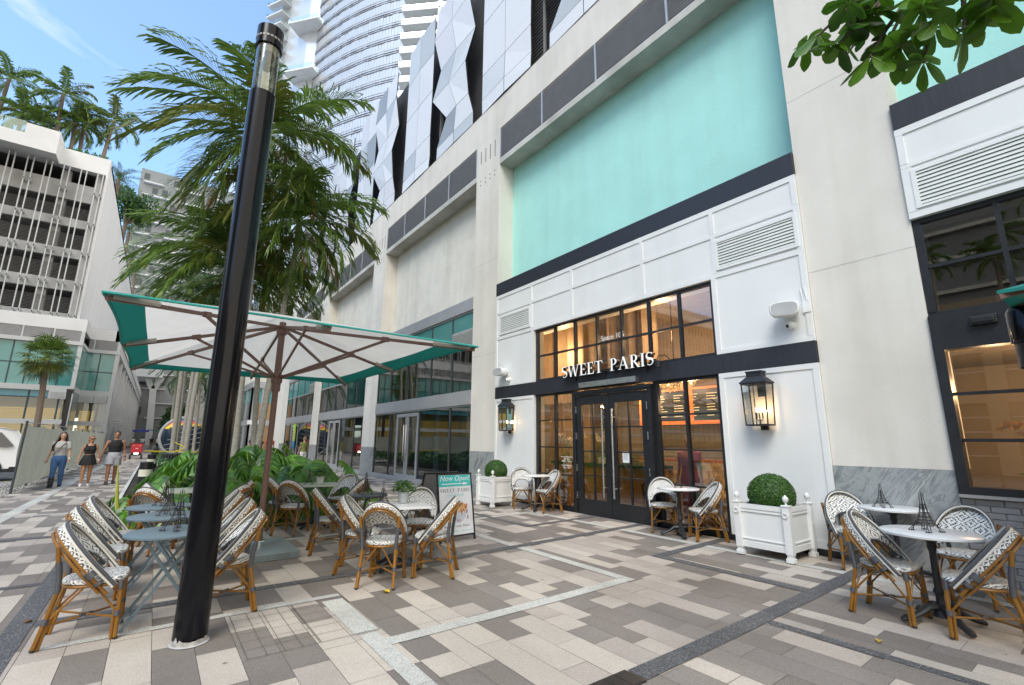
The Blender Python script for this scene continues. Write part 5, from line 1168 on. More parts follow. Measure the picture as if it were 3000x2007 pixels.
# fan palm before the left building
def fanpalm():
    r=random.Random(4); t=thing('fan_palm','fan palm with a brown trunk and drooping skirt in front of the left-hand glass building','palm tree',(-7.15,50,0))
    MB().tube([(0,0,0),(-.1,0,3.5),(-.28,0,7.3)],[.24,.19,.17],10).build('trunk',M['trunkb'],t,True); c=Vector((-.28,0,7.5)); L=MB();L2=MB();S=MB()
    for k in range(46):
        u=k/45; el=1.4-2.5*u+r.uniform(-.15,.15); az=k*2.4+r.uniform(-.2,.2); d=Vector((cos(az)*cos(el),sin(az)*cos(el),sin(el))); st=c+d*r.uniform(.75,1.1); S.tube([c,st],[.02,.012],5)
        s=d.cross(Vector((0,0,1))); s=s.normalized() if s.length>.05 else Vector((1,0,0)); up=s.cross(d)
        T=L2 if u>.55 and r.random()<.6 else L
        for q in range(17):
            a=-1.5+3.0*q/16; e=(d*cos(a)+s*sin(a)+up*.1).normalized(); ln=(1.25-.3*abs(a)/1.5)*r.uniform(.85,1.1); b=(s*cos(a)-d*sin(a))*.045; m1=st+e*ln*.6; tip=m1+(e-Vector((0,0,.8))).normalized()*ln*.45
            T.add([st,m1-b,m1+b,tip],[(0,1,2),(1,3,2)])
    S.build('leaf_stalk',M['stem'],t); L.build('crown',M['frond'],t); L2.build('skirt',M['frondy'],t)
fanpalm()
# ---------------------------------------------------------------- leafy bed
bed=MB(); bed.box(-.45,9.75,0,3.35,32,.06); bed.build('planting_soil',M['soil'])['kind']='structure'
k_=MB()
for a in ((-.53,9.67,-.45,32),(3.35,9.67,3.43,32),(-.45,9.67,3.35,9.75)): k_.box(a[0],a[1],0,a[2],a[3],.10)
k_.build('bed_kerb',M['slab'])['kind']='structure'
def split_leaf(L,S,base,az,el,stalk,ln,wd,rr,droop=.6,lobes=7):
    droop*=.7
    d=Vector((cos(az)*cos(el),sin(az)*cos(el),sin(el))); b=Vector(base); mid=b+d*stalk*.6+Vector((0,0,.06)); e=b+d*stalk
    S.tube(bez(b,mid,e,5),[.010,.009,.008,.007,.006,.006],5)
    # blade frame: heads outward, tilts down
    t0=Vector((cos(az),sin(az),rr.uniform(-1.3,-.25))).normalized(); s=Vector((-sin(az),cos(az),0)); s=(s+Vector((0,0,rr.uniform(-.35,.35)))).normalized()
    def rib(t): 
        return e+t0*ln*t+Vector((0,0,-droop*ln*t*t))
    up=s.cross(t0).normalized()
    if up.z<0: up=-up
    for sd in (-1,1):
        prev=None
        for k in range(lobes):
            ta=-.12+1.0*k/lobes; tb=ta+.66/lobes
            c=(ta+tb)/2; w=wd*(sin(pi*min(1,max(.06,(c+.26)/1.28)))**.75); fw=(.10+.28*k/lobes-.12*(k==0))*ln*1.1
            p0,p1=rib(max(ta,0)),rib(max(tb,.02)); o=lambda q,f,u_: q+s*sd*w*f+t0*fw*f*f+up*(.16*w*f-.42*w*f*f)+Vector((0,0,-.10*ln*f*f))
            g=.10*ln/lobes
            L.add([p0,p1,o(p1+(p1-p0)*.18,.45,0),o(p0-(p1-p0)*.12,.45,0),o(p1,.80,0)-t0*g*.4,o(p0,.80,0)+t0*g*.5,o((p0+p1)/2,1.0,0)],[(0,1,2,3),(3,2,4,5),(5,4,6)])
            if prev is not None: L.add([p0,prev[0],o(prev[0],.38,0),o(p0,.38,0)],[(0,1,2,3)])
            prev=(p1,)
    S.tube([rib(t)+up*.004 for t in (0,.3,.6,.9)],[.005,.004,.003,.001],4)
def make_phil(sd,n,h,mat):
    r=random.Random(sd); t=thing('philodendron','','plant'); L=MB();S=MB()
    for k in range(n):
        az=k*2.39996+r.uniform(-.3,.3); u=(k+.5)/n; el=1.3-1.0*u+r.uniform(-.1,.1); st=h*r.uniform(.75,1.1)*(1-.15*u); ln=r.uniform(.34,.62)*(.8+.3*h); split_leaf(L,S,(r.uniform(-.05,.05),r.uniform(-.05,.05),.05),az,el,st,ln,ln*.52,r,r.uniform(.35,.8))
    S.build('leaf_stalk',M['stem'],t,True); L.build('leaves',M[mat],t); return t
PA=[make_phil(1,18,.92,'phil'),make_phil(2,20,.82,'phil'),make_phil(3,16,1.0,'phil')]; PB=make_phil(4,15,1.0,'phily')
rp=random.Random(17); spots=[]
for row,(y,zs) in enumerate(((10.2,.75),(10.9,.9),(11.7,1.0),(12.6,1.05),(13.7,1.1),(15,1.1))):
    xx=-.15+.25*(row%2)
    while xx<2.95:
        if row==0 or xx>.45+.2*(row>1): spots.append((xx+rp.uniform(-.12,.12),y+rp.uniform(-.2,.2),zs*(rp.uniform(1.0,1.38) if xx>.85 else .72 if row else .60)))
        xx+=.52 if row<2 else .62
used=[0,0]
for i,(x,y,s) in enumerate(spots):
    br=(rp.random()<.24 and y<13.5) or i==3
    src=PB if br else PA[rp.randrange(3)]
    o=src if not src.get('label') else dup(src,(0,0,0))
    o.location=(x,y,.03); o.rotation_euler=(0,0,rp.uniform(0,6.28)); o.scale=(s,)*3
    o['label']='bright yellow-green split-leaf philodendron in the leafy bed' if br else 'dark green split-leaf philodendron massed in the leafy bed'; o['group']='bright philodendrons in the leafy bed' if br else 'philodendrons in the leafy bed'
# tall clump at the left front corner with one pale upright spear
cn=dup(PA[0],(-.22,10.4,.03),1.0,'large split-leaf plant spilling over the walkway at the left front corner of the leafy bed','corner plants of the leafy bed',.66)
cn2=dup(PA[1],(-.30,10.05,.0),2.6,'low split-leaf plant at ground level by the chair left of the farthest blue-grey table','corner plants of the leafy bed',.55)
sp_=MB().tube([(-.28,10.1,.05),(-.36,10.05,.55),(-.42,10.0,1.12)],[.035,.028,.004],7).build('leaf_spear',MAT('pale_spear',(.42,.46,.08),.5,var=.1),None,True); tag(sp_,'pale yellow-green upright leaf spear at the left front corner of the bed','plant')
cr_=dup(PB,(3.12,10.9,.05),.6,'tall bright split-leaf plant at the right end of the leafy bed beside the walkway','corner plants of the leafy bed',1.15)
hd=MB(); r=random.Random(31)
for k in range(9000):
    y=16+r.random()**1.3*15; x=.25+r.random()*3.0; h=.55+.22*noise.noise(Vector((x*1.3,y*.9,0)))+.12*r.random(); p=Vector((x,y,.06+h*(1-r.random()**2*.6))); u=Vector((r.uniform(-1,1),r.uniform(-1,1),r.uniform(-.6,.8))).normalized()*.085; v=u.orthogonal().normalized()*.045; hd.add([p-u,p+v,p+u,p-v],[(0,1,2,3)])
tag(hd.build('ground_cover',M['hedge']),'low leafy ground cover filling the bed behind the philodendrons',kind='stuff')
# overhanging branch, top right
tb=thing('broadleaf_tree','tree whose branch of glossy five-fingered leaves hangs into the top right corner','tree',(3.3,-.95,0)); m=MB(); L=MB(); S=MB(); r=random.Random(2)
m.tube([(0,0,0),(.02,.05,1.2),(-.05,.2,2.4),(-.1,.4,3.4),(-.1,.5,4.6)],[.13,.11,.10,.085,.05],10)
tips=[]
def br_(p,q,n=6): 
    pts=bez(p,(Vector(p)+Vector(q))/2+Vector((0,0,.15)),q,n); m.tube(pts,[.02-.014*i/n for i in range(n+1)],6); return pts
A=Vector((3.3,-.95,0))
W_=lambda x,y,z: Vector((x,y,z))-A
T0=[(2.33,.66,3.44),(2.36,.58,3.36),(2.36,.55,3.42),(2.42,.50,3.25),(2.46,.40,3.25),(2.50,.34,3.15),(2.48,.26,3.30),(2.52,.20,3.22),(2.50,.10,3.28),(2.44,.46,3.48),(2.44,.52,3.52),(2.46,.30,3.45),(2.52,.04,3.36),(2.46,.5,3.62),(2.50,.16,3.5),(2.6,.3,3.35),(2.55,.45,3.38),(2.6,.1,3.4)]
hub=W_(2.75,.15,3.75); br_((-.08,.35,3.2),hub,8)
def cluster(c,dn,s):
    # five leaflets fanned from one point, drooping
    ax=Vector((r.uniform(-.5,.5),r.uniform(-.5,.5),-.5)).normalized(); a=ax.orthogonal().normalized(); b=ax.cross(a)
    for k in range(6):
        an=k*1.047+r.uniform(-.15,.15); d=(a*cos(an)+b*sin(an)+ax*.35).normalized(); w=ax.cross(d).normalized(); ln=s*r.uniform(.75,1.1); wd=ln*.26
        rb=[c+d*ln*t+Vector((0,0,-.30*ln*t*t)) for t in (.06,.25,.5,.75,.9,1.0)]; ws=[.012,.45,.85,1.0,.6,.0]; vs=[];fs=[]
        nn=d.cross(w)
        for q,k_w in zip(rb,ws): vs+=[q-w*wd*k_w+nn*wd*.22*k_w,q,q+w*wd*k_w+nn*wd*.22*k_w]
        for i in range(5): fs+=[(3*i,3*i+1,3*i+4,3*i+3),(3*i+1,3*i+2,3*i+5,3*i+4)]
        L.add(vs,fs); S.tube([rb[i]+nn*-.001 for i in range(5)],[.0022,.002,.0016,.001,.0006],4)
for c in T0:
    c=W_(*c); br_(hub.lerp(c,.15),c,5); cluster(c,-1,.135); 
    if r.random()<.75: cluster(c+Vector((r.uniform(-.08,.08),r.uniform(-.08,.08),r.uniform(.02,.12))),-1,.125)
for k in range(26):
    c=Vector((r.uniform(-.9,.9),r.uniform(-.9,.6),r.uniform(3.95,4.9))); br_((-.1,.45,4.2),c,4); cluster(c,-1,.2); cluster(c+Vector((.1,.1,.1)),-1,.18)
m.build('trunk',M['bark'],tb,True); L.build('crown',M['branchleaf'],tb,60); S.build('leaf_vein',M['stem'],tb)
# ---------------------------------------------------------------- left-hand building: glazed podium, parking garage above
lb_=thing('garage_building','white building at the left with teal glass podium and a finned parking garage above','building',(0,0,0)); XL=-118
def podium(x0,x1,Y,rx,louvs,ms,lowms,name):
    f=MB()
    f.box(x0,Y-.02,5.45,x1,Y+.3,5.90); f.box(x0,Y-.04,2.62,x1,Y+.3,3.02); f.box(x0,Y-.10,9.55,x1,Y+.5,9.86)
    f.box(x1-.30,Y-.03,0,x1,Y+.3,9.55)
    f.build('band',M['fin'],lb_)
    MB().box(x0,Y,10.85,x1,Y+1,11.95).build('parapet',M['wconc'],lb_)
    MB().box(x0,Y+.14,9.86,x1,Y+.2,10.85).build('louvre_backing',MAT('louvre_shade',(.11,.11,.115),.8),lb_)
    m=MB()
    for k in range(15): z=9.88+k*.065; m.box(x0,Y+.03,z,x1,Y+.12,z+.03)
    m.build('louvre_blades',M['louvre'],lb_); m=MB(); x=x1-.1
    m.box(x1-.26,Y-.02,9.86,x1,Y+.14,10.85); x=x1-2.0
    while x>x0: m.box(x-.05,Y-.005,9.86,x+.05,Y+.13,10.85); x-=1.95
    m.build('louvre_post',M['fin'],lb_)
    MB().box(x0,Y+.12,5.9,x1-.3,Y+.16,9.55).build('teal_glass',M['tealglassl'],lb_)
    MB().box(x0,Y+.12,4.88,x1-.3,Y+.16,5.45).build('spandrel_glass',MAT('blue_spandrel',(.07,.24,.30),.08,var=.15,scale=.4),lb_)
    MB().add([(x0,Y+.14,0),(x1-.3,Y+.14,0),(x1-.3,Y+.14,4.85),(x0,Y+.14,4.85)],[(0,1,2,3)]).build('shop_glass',GLASS('left_shop_glass',(.72,.82,.80),1.0,.06),lb_)
    m=MB()
    for x in ms: m.box(x-.04,Y+.08,5.9,x+.04,Y+.13,9.55)
    m.box(x0,Y+.085,7.68,x1-.3,Y+.128,7.76)
    for x in lowms: m.box(x-.06,Y+.08,3.02,x+.06,Y+.13,5.45); m.box(x-.05,Y+.08,0,x+.05,Y+.13,2.62)
    m.box(x0,Y+.085,4.82,x1-.3,Y+.128,4.90); m.build('mullion',MAT('dark_mullion',(.03,.06,.075),.5) if 'dark_mullion' not in bpy.data.materials else bpy.data.materials['dark_mullion'],lb_)
    MB().box(x0,Y+3,0,x1-.35,Y+3.1,5.4).box(x0,Y+.2,4.95,x1-.3,Y+3,5.0).box(x0,Y+.2,2.7,x1-.3,Y+3,2.75).build('shop_room',M['room'],lb_)
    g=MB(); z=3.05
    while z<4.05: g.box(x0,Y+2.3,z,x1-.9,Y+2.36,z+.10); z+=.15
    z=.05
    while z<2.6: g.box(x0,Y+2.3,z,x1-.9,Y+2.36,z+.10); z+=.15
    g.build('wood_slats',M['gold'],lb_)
podium(XL,-6.22,56,0,0,[-6.45-1.02*k-(.5 if k>5 else 0) for k in range(108)],[-7.1-1.9*k for k in range(58)],'a')
podium(-6.25,-3.86,60,0,0,[-5.26],[-5.2],'b')
MB().box(-6.25,56.16,5.9,-6.22,60,9.55).build('teal_glass',M['tealglassl'],lb_); MB().box(-6.4,56.16,0,-6.22,60,5.45).build('return_glass',MAT('return_glass_dark',(.10,.18,.18),.1,var=.1,spec=.8),lb_)
MB().box(-6.5,56.3,10.85,-6.21,60.1,11.95).box(-6.5,56.3,5.45,-6.2,60,5.9).box(-6.5,56.3,9.55,-6.18,60,9.85).build('return_band',M['wconc'],lb_)
m=MB()   # vents in the lower storey
for x0,x1,Y in ((-6.15,-5.30,59.9),(-5.1,-4.3,59.9),(-7.7,-6.75,55.9)):
    m.box(x0-.08,Y+.02,4.75,x1+.08,Y+.1,5.44,1)
    for k in range(8): m.box(x0,Y,4.83+.07*k,x1,Y+.05,4.865+.07*k,0)
m.build('vent',[M['louvre'],M['fin']],lb_)
# street face
sf=MB(); XS=-3.87; y=60.3
sf.box(XS-.5,60,10.85,XS,340,11.95); sf.box(XS-.5,60.3,9.55,XS+.06,340,9.86); sf.box(XS-1.1,60.3,5.45,XS-.6,340,5.9)
PY=[]
while y<330: sf.box(XS-1.0,y,0,XS,y+.9,9.6); PY.append(y); y+=6.0
sf.build('street_face',M['wconc'],lb_)
MB().box(XS-1.1,60.3,0,XS-.85,340,5.45).build('street_glass',MAT('street_dark_glass',(.06,.085,.09),.08,var=.3,scale=.3,spec=.8),lb_)
MB().box(XS-1.1,60.3,5.9,XS-.8,340,9.55).build('upper_panel',M['wconc'],lb_)
MB().box(XS-.4,60.4,9.86,XS-.1,340,10.85).build('street_louvre',M['louvre'],lb_)
m=MB()
for y in PY[3:]:
    for k in range(5): m.box(XS-.82,y+1.2+k*1.0,5.9,XS-.5,y+1.3+k*1.0,9.5)
m.build('upper_fins',M['fin'],lb_)
MB().box(XL,60.4,11.7,-3.9,340,11.9).build('podium_roof',M['wconc'],lb_)
# garage
YG=57; g=MB()
for z0,z1 in ((11.95,12.5),(14.6,15.6),(17.69,18.56),(20.68,21.48),(23.3,25.0)): g.box(XL,YG,z0,-7.77,YG+.4,z1)
g.box(-7.77,YG-.01,11.95,-7.06,YG+.4,26.35)
x=-9.9
while x>XL: g.box(x-.35,YG+.5,12,x+.35,YG+1.0,26.4); x-=7.2
for z in (12.2,15.2,18.2,21.1,24.2): g.box(XL,YG+.4,z,-7.1,YG+14,z+.35)
g.build('deck_spandrel',M['concrete'],lb_)
MB().box(XL,YG+14,12,-7.1,YG+14.2,28).box(XL,YG+.3,26.3,-7.1,YG+14,26.36).build('garage_inside',MAT('garage_dark',(.10,.10,.097),.9),lb_)
m=MB()
for z0,z1 in ((12.5,14.6),(15.6,17.69),(18.56,20.68),(21.48,23.3)):
    z=z0+.05
    while z<z1-.55: m.box(XL,YG+.42,z,-7.8,YG+.45,z+.035); z+=.13
m.build('cable_barrier',MAT('cable_grey',(.17,.17,.168),.6),lb_)
m=MB(); x=-7.20
k=0
while x>XL:
    for dx in (0,-.39):
        m.box(x+dx-.035,YG-.72,12.0,x+dx+.035,YG-.58,26.33)
        for z in (12.2,15.1,18.1,21.05,24.1):
            if k%2==0 or z<20: m.box(x+dx-.055,YG-.72,z-.10,x+dx+.055,YG+.02,z+.10)
    x-=1.19; k+=1
m.build('fin_screen',M['fin'],lb_)
p=MB(); p.box(-10.4,YG-.5,26.33,-6.9,YG+.4,28.0); p.box(XL,YG-2.2,26.4,-10.4,YG+.4,27.6); p.box(-12.6,YG-2.2,27.6,-10.4,YG+.4,28.6); p.box(-7.06,YG-.5,11.95,-6.88,YG+.5,26.33)
p.build('roof_parapet',M['wconc'],lb_)
MB().box(XL,YG+.4,27.6,-6.9,340,28.0).build('roof_deck',M['wconc'],lb_)
r=MB(); x=-12.62
while x>XL: r.box(x-1.35,YG-2.1,27.62,x-.03,YG-2.07,28.75); x-=1.4
r.build('roof_railing_glass',M['rail'],lb_)
ss=MB(); y=YG+.5
ss.box(-7.2,YG+.5,11.95,-6.9,340,28.0)
sd_=ss.build('side_wall',MAT('corrugated_grey',(.66,.67,.685),.6,var=.10,scale=2,stretch=(1,1.5,.03),bmp=.3,bscale=3),lb_)
# planting at the roof edge
rs=MB(); r=random.Random(77)
for k in range(1500):
    p_=Vector((r.uniform(-10.3,-7.2),YG+r.uniform(.2,1.6),28.0+.55*r.random()**1.5)); a=r.uniform(0,6.28); u=Vector((cos(a),sin(a),r.uniform(.1,1))).normalized()*.28; v=Vector((-sin(a),cos(a),0))*.06; rs.add([p_,p_+u*.5+v,p_+u,p_+u*.5-v],[(0,1,2,3)])
tag(rs.build('roof_shrubs',M['phil']),'low green shrubs along the planter at the garage roof corner',kind='stuff')
# dark slab tower behind, white forked bridge column, far end
dt=thing('grey_tower','grey slab tower with pale balcony edges far behind the palms','building',(0,140,0)); MB().box(-11.2,0,0,14,20,67.5).build('wall',MAT('grey_curtain_wall',(.19,.215,.225),.25,var=.12,scale=.08,spec=.7),dt)
rr=random.Random(5)
for k in range(18):
    z=6+k*3.4; x=-11.2+rr.uniform(0,1)
    while x<13: l=rr.uniform(3,7); MB().box(x,-.9,z,min(x+l,13.8),0,z+.28).build('balcony',M['wconc'],dt); x+=l+rr.uniform(.5,2.5)
m=MB()
for k in range(18):
    for j in range(12):
        if (k*7+j*5)%13<6: MB().box(-10.5+j*2,-.05,7+k*3.4,-9.4+j*2,0,8.6+k*3.4).build('window',bpy.data.materials.get('far_window') or MAT('far_window',(.06,.075,.085),.1),dt)
yb_=thing('viaduct','white raised deck on a forked column at the far end of the street','bridge',(-1.0,130,0)); m=MB()
m.bar((.05,0,0),(-.7,0,12.2),1.0,1.2); m.bar((-.7,0,11.8),(-2.0,0,14.6),.7,1.1); m.bar((-.68,0,11.8),(.45,0,14.6),.7,1.1); m.build('forked_column',M['wconc'],yb_)
MB().box(-4.0,-3,14.5,.6,60,15.0).build('deck',M['wconc'],yb_); MB().box(-4.1,-3.3,14.4,.7,-3,16.6).build('fascia',M['wconc'],yb_)
fb=thing('far_hall','pale glazed low hall closing the far end of the street','building',(0,170,0)); MB().box(-6,0,0,12,20,6).build('wall',M['wconc'],fb); m=MB()
for k in range(8): MB().box(-5.6+k*2.2,-.06,.3,-3.8+k*2.2,0,5.2).build('window',M['tealglass'],fb)
# ---------------------------------------------------------------- glass tower above the mall
tw=thing('glass_tower','curved silver glass apartment tower rising behind the mall','building',(0,0,0)); HT=150
def arcp(t): # convex front from right to left
    A=Vector((30.4,79.0,0));B=Vector((18.4,102.5,0)); n=Vector((-.89,-.455,0)); return A.lerp(B,t)+n*5.0*4*t*(1-t)*.28
NP=18; plan=[arcp(i/NP) for i in range(NP+1)]; FH=3.3; nfl=int(HT/FH)
GLT=MAT('silver_glass',(.52,.535,.55),.10,.3,var=.05,scale=.05); 
m=MB(); mu=MB(); bd_=MB(); rr=random.Random(6)
for f in range(nfl):
    z=f*FH
    for i in range(NP):
        a,b=plan[i],plan[i+1]
        for h in range(2):
            p,q=a.lerp(b,h/2),a.lerp(b,(h+1)/2); w=Vector((rr.uniform(-.05,.05),rr.uniform(-.05,.05),0)); e=Vector((0,0,.05))
            m.add([p+Vector((0,0,z))+w,q+Vector((0,0,z))+w,q+Vector((0,0,z+FH))-w,p+Vector((0,0,z+FH))-w],[(3,2,1,0)])
            if 12<f<44: mu.box(p.x-.025,p.y-.025,z,p.x+.025,p.y+.025,z+FH)
        n_=Vector((-(b-a).y,(b-a).x,0)).normalized(); n_=n_ if n_.x<0 else -n_
        for zz,hh in ((z,.15),(z+.50,.12)): bd_.bar(a+n_*.05+Vector((0,0,zz)),b+n_*.05+Vector((0,0,zz)),.10,hh)
        if 12<f<44: mu.bar(a+n_*.03+Vector((0,0,z+1.1)),b+n_*.03+Vector((0,0,z+1.1)),.05,.05)
m.build('curtain_wall',GLT,tw); mu.build('mullion',MAT('tower_mullion',(.27,.275,.285),.5),tw); bd_.build('floor_band',MAT('tower_band',(.16,.16,.18),.4,.3),tw)
# flat wing to the left with white slabs, right side with balconies and round columns
L0=plan[-1]; L1=Vector((16.6,104.2,0)); L2=Vector((10.6,114.5,0)); L3=Vector((16,125,0)); Rr0=plan[0]; R1=Vector((33.0,80.2,0)); R2=Vector((38,72,0))
m=MB()
for a,b in ((L0,L1),(L1,L2),(L2,L3),(R1,Rr0),(R2,R1)): m.add([a,b,b+Vector((0,0,HT)),a+Vector((0,0,HT))],[(0,1,2,3)])
m.build('side_wall',MAT('tower_side',(.58,.60,.62),.15,.35,var=.04,scale=.1),tw)
sl=MB()
def slab(a,b,out,z,rail=True):
    sl=MB(); gl=MB()
    n_=Vector((-(b-a).y,(b-a).x,0)).normalized(); n_=n_ if n_.y<0 or n_.x<-.5 else -n_
    p=[a,b,b+n_*out,a+n_*out]; v=[Vector((q.x,q.y,z)) for q in p]+[Vector((q.x,q.y,z+.3)) for q in p]; sl.add(v,[(3,2,1,0),(4,5,6,7),(0,1,5,4),(1,2,6,5),(2,3,7,6),(3,0,4,7)])
    if rail:
        for s,t_ in ((p[1],p[2]),(p[2],p[3]),(p[3],p[0])): gl.add([Vector((s.x,s.y,z+.3)),Vector((t_.x,t_.y,z+.3)),Vector((t_.x,t_.y,z+1.4)),Vector((s.x,s.y,z+1.4))],[(0,1,2,3)])
    o=sl.build('balcony',M['wconc'],tw); gl.build('balcony_glass',M['rail'],o)
for f in range(18,nfl):
    z=f*FH; slab(L1.lerp(L2,.55),L2,2.4,z); slab(Rr0+Vector((.4,-.3,0)),R2,3.0,z)
    if f%4==1: slab(L0.lerp(L1,-.9),L1.lerp(L2,.25),3.6,z)
    for q in (Vector((30.9,77.2,0)),Vector((34.6,71.5,0))): sl.lathe([(.45,z+.3),(.45,z+FH)],10,(q.x,q.y,0),cap=False)
sl.build('round_column',M['wconc'],tw)
# building on the near side of the crossing street, left of the frame: it stands mirrored in the cafe glass
ob=thing('opposite_building','low tan building with grid windows and roof palms, mirrored in the cafe glass','building',(-31,0,0))
m=MB(); m.box(-14,-40,9.4,0,14,12.4)
for k in range(8): m.box(-.6,-40+k*7.57,0,.1,-39+k*7.57,9.4)
m.box(-.5,-40,4.6,.06,14,5.3); m.build('wall',MAT('opposite_tan',(.36,.29,.21),.8,var=.06),ob)
MB().box(-14,-40,0,-1.01,14,9.4).build('core',MAT('opposite_core',(.10,.085,.07),.8),ob)
MB().box(-.4,-40,0,-.3,14,9.4).build('window_glass',MAT('opposite_glass',(.16,.14,.11),.1,var=.3,scale=.3,spec=.8),ob); m=MB()
for k in range(27): m.box(-.3,-40+k*2,0,-.2,-39.9+k*2,9.4)
for z in (1.2,2.6,3.6,6.6,8.0): m.box(-.3,-40,z,-.22,14,z+.1)
m.build('mullion',M['fin'],ob)
cpm=[o for o in COL.objects if o.name.startswith('coconut_palm') and o.parent is None]
for q,(y,x) in enumerate(((1.5,-34),(5,-36),(8.5,-34),(12,-37),(-3,-35))): dup(cpm[q],(x,y,12.2),q,'coconut palm on the roof of the low cream building mirrored in the cafe glass','mirrored roof palms',.72)
dk=thing('dark_tower','dark apartment tower beyond the low tan building, mirrored in the upper cafe panes','building',(-70,6,0))
MB().box(-20,-24,0,0,20,85).build('wall',MAT('dark_tower_wall',(.13,.145,.16),.4,var=.15,scale=.2),dk)
for k in range(20): MB().box(0,-24,4*k+3,.8,20,4*k+3.5).build('balcony',M['slab'],dk)
# ---------------------------------------------------------------- people
def ell(c,rx,ry,n=16,tilt=0): return [(c[0]+rx*cos(2*pi*i/n),c[1]+ry*sin(2*pi*i/n),c[2]) for i in range(n)]
def fuse(mb,name,mat,parent,vox,it=4):
    o=mb.build(name,mat,None); md=o.modifiers.new('fuse','REMESH'); md.mode='VOXEL'; md.voxel_size=vox; md.use_smooth_shade=True
    sm=o.modifiers.new('smooth','SMOOTH'); sm.iterations=it; sm.factor=.5
    dg=bpy.context.evaluated_depsgraph_get(); me=bpy.data.meshes.new_from_object(o.evaluated_get(dg)); old=o.data; o.modifiers.clear(); o.data=me; me.name=name; bpy.data.meshes.remove(old)
    me.polygons.foreach_set('use_smooth',[True]*len(me.polygons)); o.parent=parent; return o
SKIN={}
def skin(k,c): 
    if k not in SKIN: SKIN[k]=MAT('skin_'+k,c,.55,var=.08,scale=8)
    return SKIN[k]
def person(label,loc,rz,h,sk,fem,legs,arms,clothes,vox=.009,headyaw=0,lean=0):
    """legs: (thigh angle, knee bend) for left and right, forward positive; arms: (swing, out, elbow) for each. The figure faces -y."""
    t=thing('person',label,'person',loc,rz); B=MB(); P={}
    hip=.50*h
    w=.052*h if fem else .05*h; sw=(.098 if fem else .116)*h
    tors=[(.465,.075,.055),(.50,.098 if fem else .092,.066),(.54,.096 if fem else .088,.064),(.605,.072 if fem else .080,.052),(.66,.080 if fem else .088,.058),(.72,.090 if fem else .102,.066),(.775,.096 if fem else .112,.058),(.812,.080 if fem else .098,.046),(.835,.042,.038),(.85,.031,.033),(.885,.030,.033)]
    rings=[ell((0,-lean*h*(z-.5)*.3,z*h),rx*h,ry*h) for z,rx,ry in tors]; B.loft(rings)
    if fem:
        for s in (-1,1): B.sphere((s*.040*h,-.040*h,.728*h),.033*h,12,8)
    hd=MB(); hd.sphere((0,.004*h,.942*h),.055*h,18,12,sc=(.80,.98,1.08)); hd.sphere((0,-.014*h,.903*h),.040*h,14,10,sc=(.85,.95,.95)); hd.sphere((0,-.028*h,.884*h),.016*h,10,6)
    hd.tube([(0,-.046*h,.938*h),(0,-.062*h,.915*h)],[.006*h,.011*h],8); hd.tube([(-.014*h,-.046*h,.897*h),(0,-.052*h,.898*h),(.014*h,-.046*h,.897*h)],.0055*h,6)
    for s in (-1,1): hd.sphere((s*.045*h,.004*h,.925*h),.014*h,8,6,sc=(.4,.8,1.2)); hd.tube([(s*.010*h,-.048*h,.947*h),(s*.028*h,-.044*h,.948*h)],.005*h,6)
    Rh=Matrix.Translation((0,0,.90*h))@Matrix.Rotation(headyaw,4,'Z')@Matrix.Translation((0,0,-.90*h)); hd.xf(Rh); B.add(hd.v,hd.f); P['R']=Rh
    for i,s in enumerate((-1,1)):
        th,kn=legs[i]; A=Vector((s*w,0,hip)); L1=.235*h; L2=.235*h
        K=A+Vector((s*.002*h,-sin(th)*L1,-cos(th)*L1)); an=th-kn; F=K+Vector((0,-sin(an)*L2,-cos(an)*L2)); P['leg%d'%i]=(A,K,F)
        B.tube([A+Vector((0,0,.02*h)),A.lerp(K,.35),A.lerp(K,.75),K,K.lerp(F,.3)+Vector((0,.006*h,0)),K.lerp(F,.7),F],[.055*h,.050*h,.038*h,.033*h,.034*h,.025*h,.021*h],12)
        ft=F+Vector((0,0,-.018*h)); B.tube([ft+Vector((0,.03*h,-.002*h)),ft+Vector((0,-.03*h,-.004*h)),ft+Vector((s*.006*h,-.085*h,-.010*h))],[.020*h,.024*h,.018*h],10,flat=.8); P['foot%d'%i]=ft
        sg_,out,eb=arms[i]; S=Vector((s*sw,0,.800*h)); U=.168*h; E=S+Vector((s*sin(out)*U,-sin(sg_)*U,-cos(sg_)*cos(out)*U)); a2=sg_+eb; W_=E+Vector((s*sin(out*.55)*.145*h,-sin(a2)*.145*h,-cos(a2)*.145*h)); P['arm%d'%i]=(S,E,W_)
        B.tube([S+Vector((-s*.025*h,0,.004*h)),S,S.lerp(E,.4),E,E.lerp(W_,.3),W_],[.030*h,.031*h if not fem else .026*h,.028*h if not fem else .022*h,.022*h if not fem else .018*h,.022*h if not fem else .019*h,.0145*h],10)
        d=(W_-E).normalized(); fw=Vector((0,-1,0)); fw=(fw-d*fw.dot(d)).normalized(); sd=d.cross(fw)
        pc=W_+d*.045*h; B.tube([W_,W_+d*.02*h,pc,pc+d*.008*h],[.013*h,.020*h,.022*h,.018*h],8,flat=1.0)
        for k in range(4):
            q=pc+fw*(.017-.0115*k)*h; ln=(.040,.046,.043,.034)[k]*h; cu_=-s*sd*.25 if 0 else sd*s*-.2
            B.tube([q,q+d*ln*.55,q+(d+cu_).normalized()*ln],[.0058*h,.0054*h,.0045*h],6)
        q=W_+d*.018*h+fw*.016*h; B.tube([q,q+fw*.016*h+d*.016*h,q+fw*.020*h+d*.034*h],[.0075*h,.0065*h,.005*h],6)
        P['hand%d'%i]=pc
    fuse(B,'body',sk,t,vox); e=MB()
    for s in (-1,1): e.sphere((s*.019*h,-.0475*h,.937*h),.0062*h,8,6)
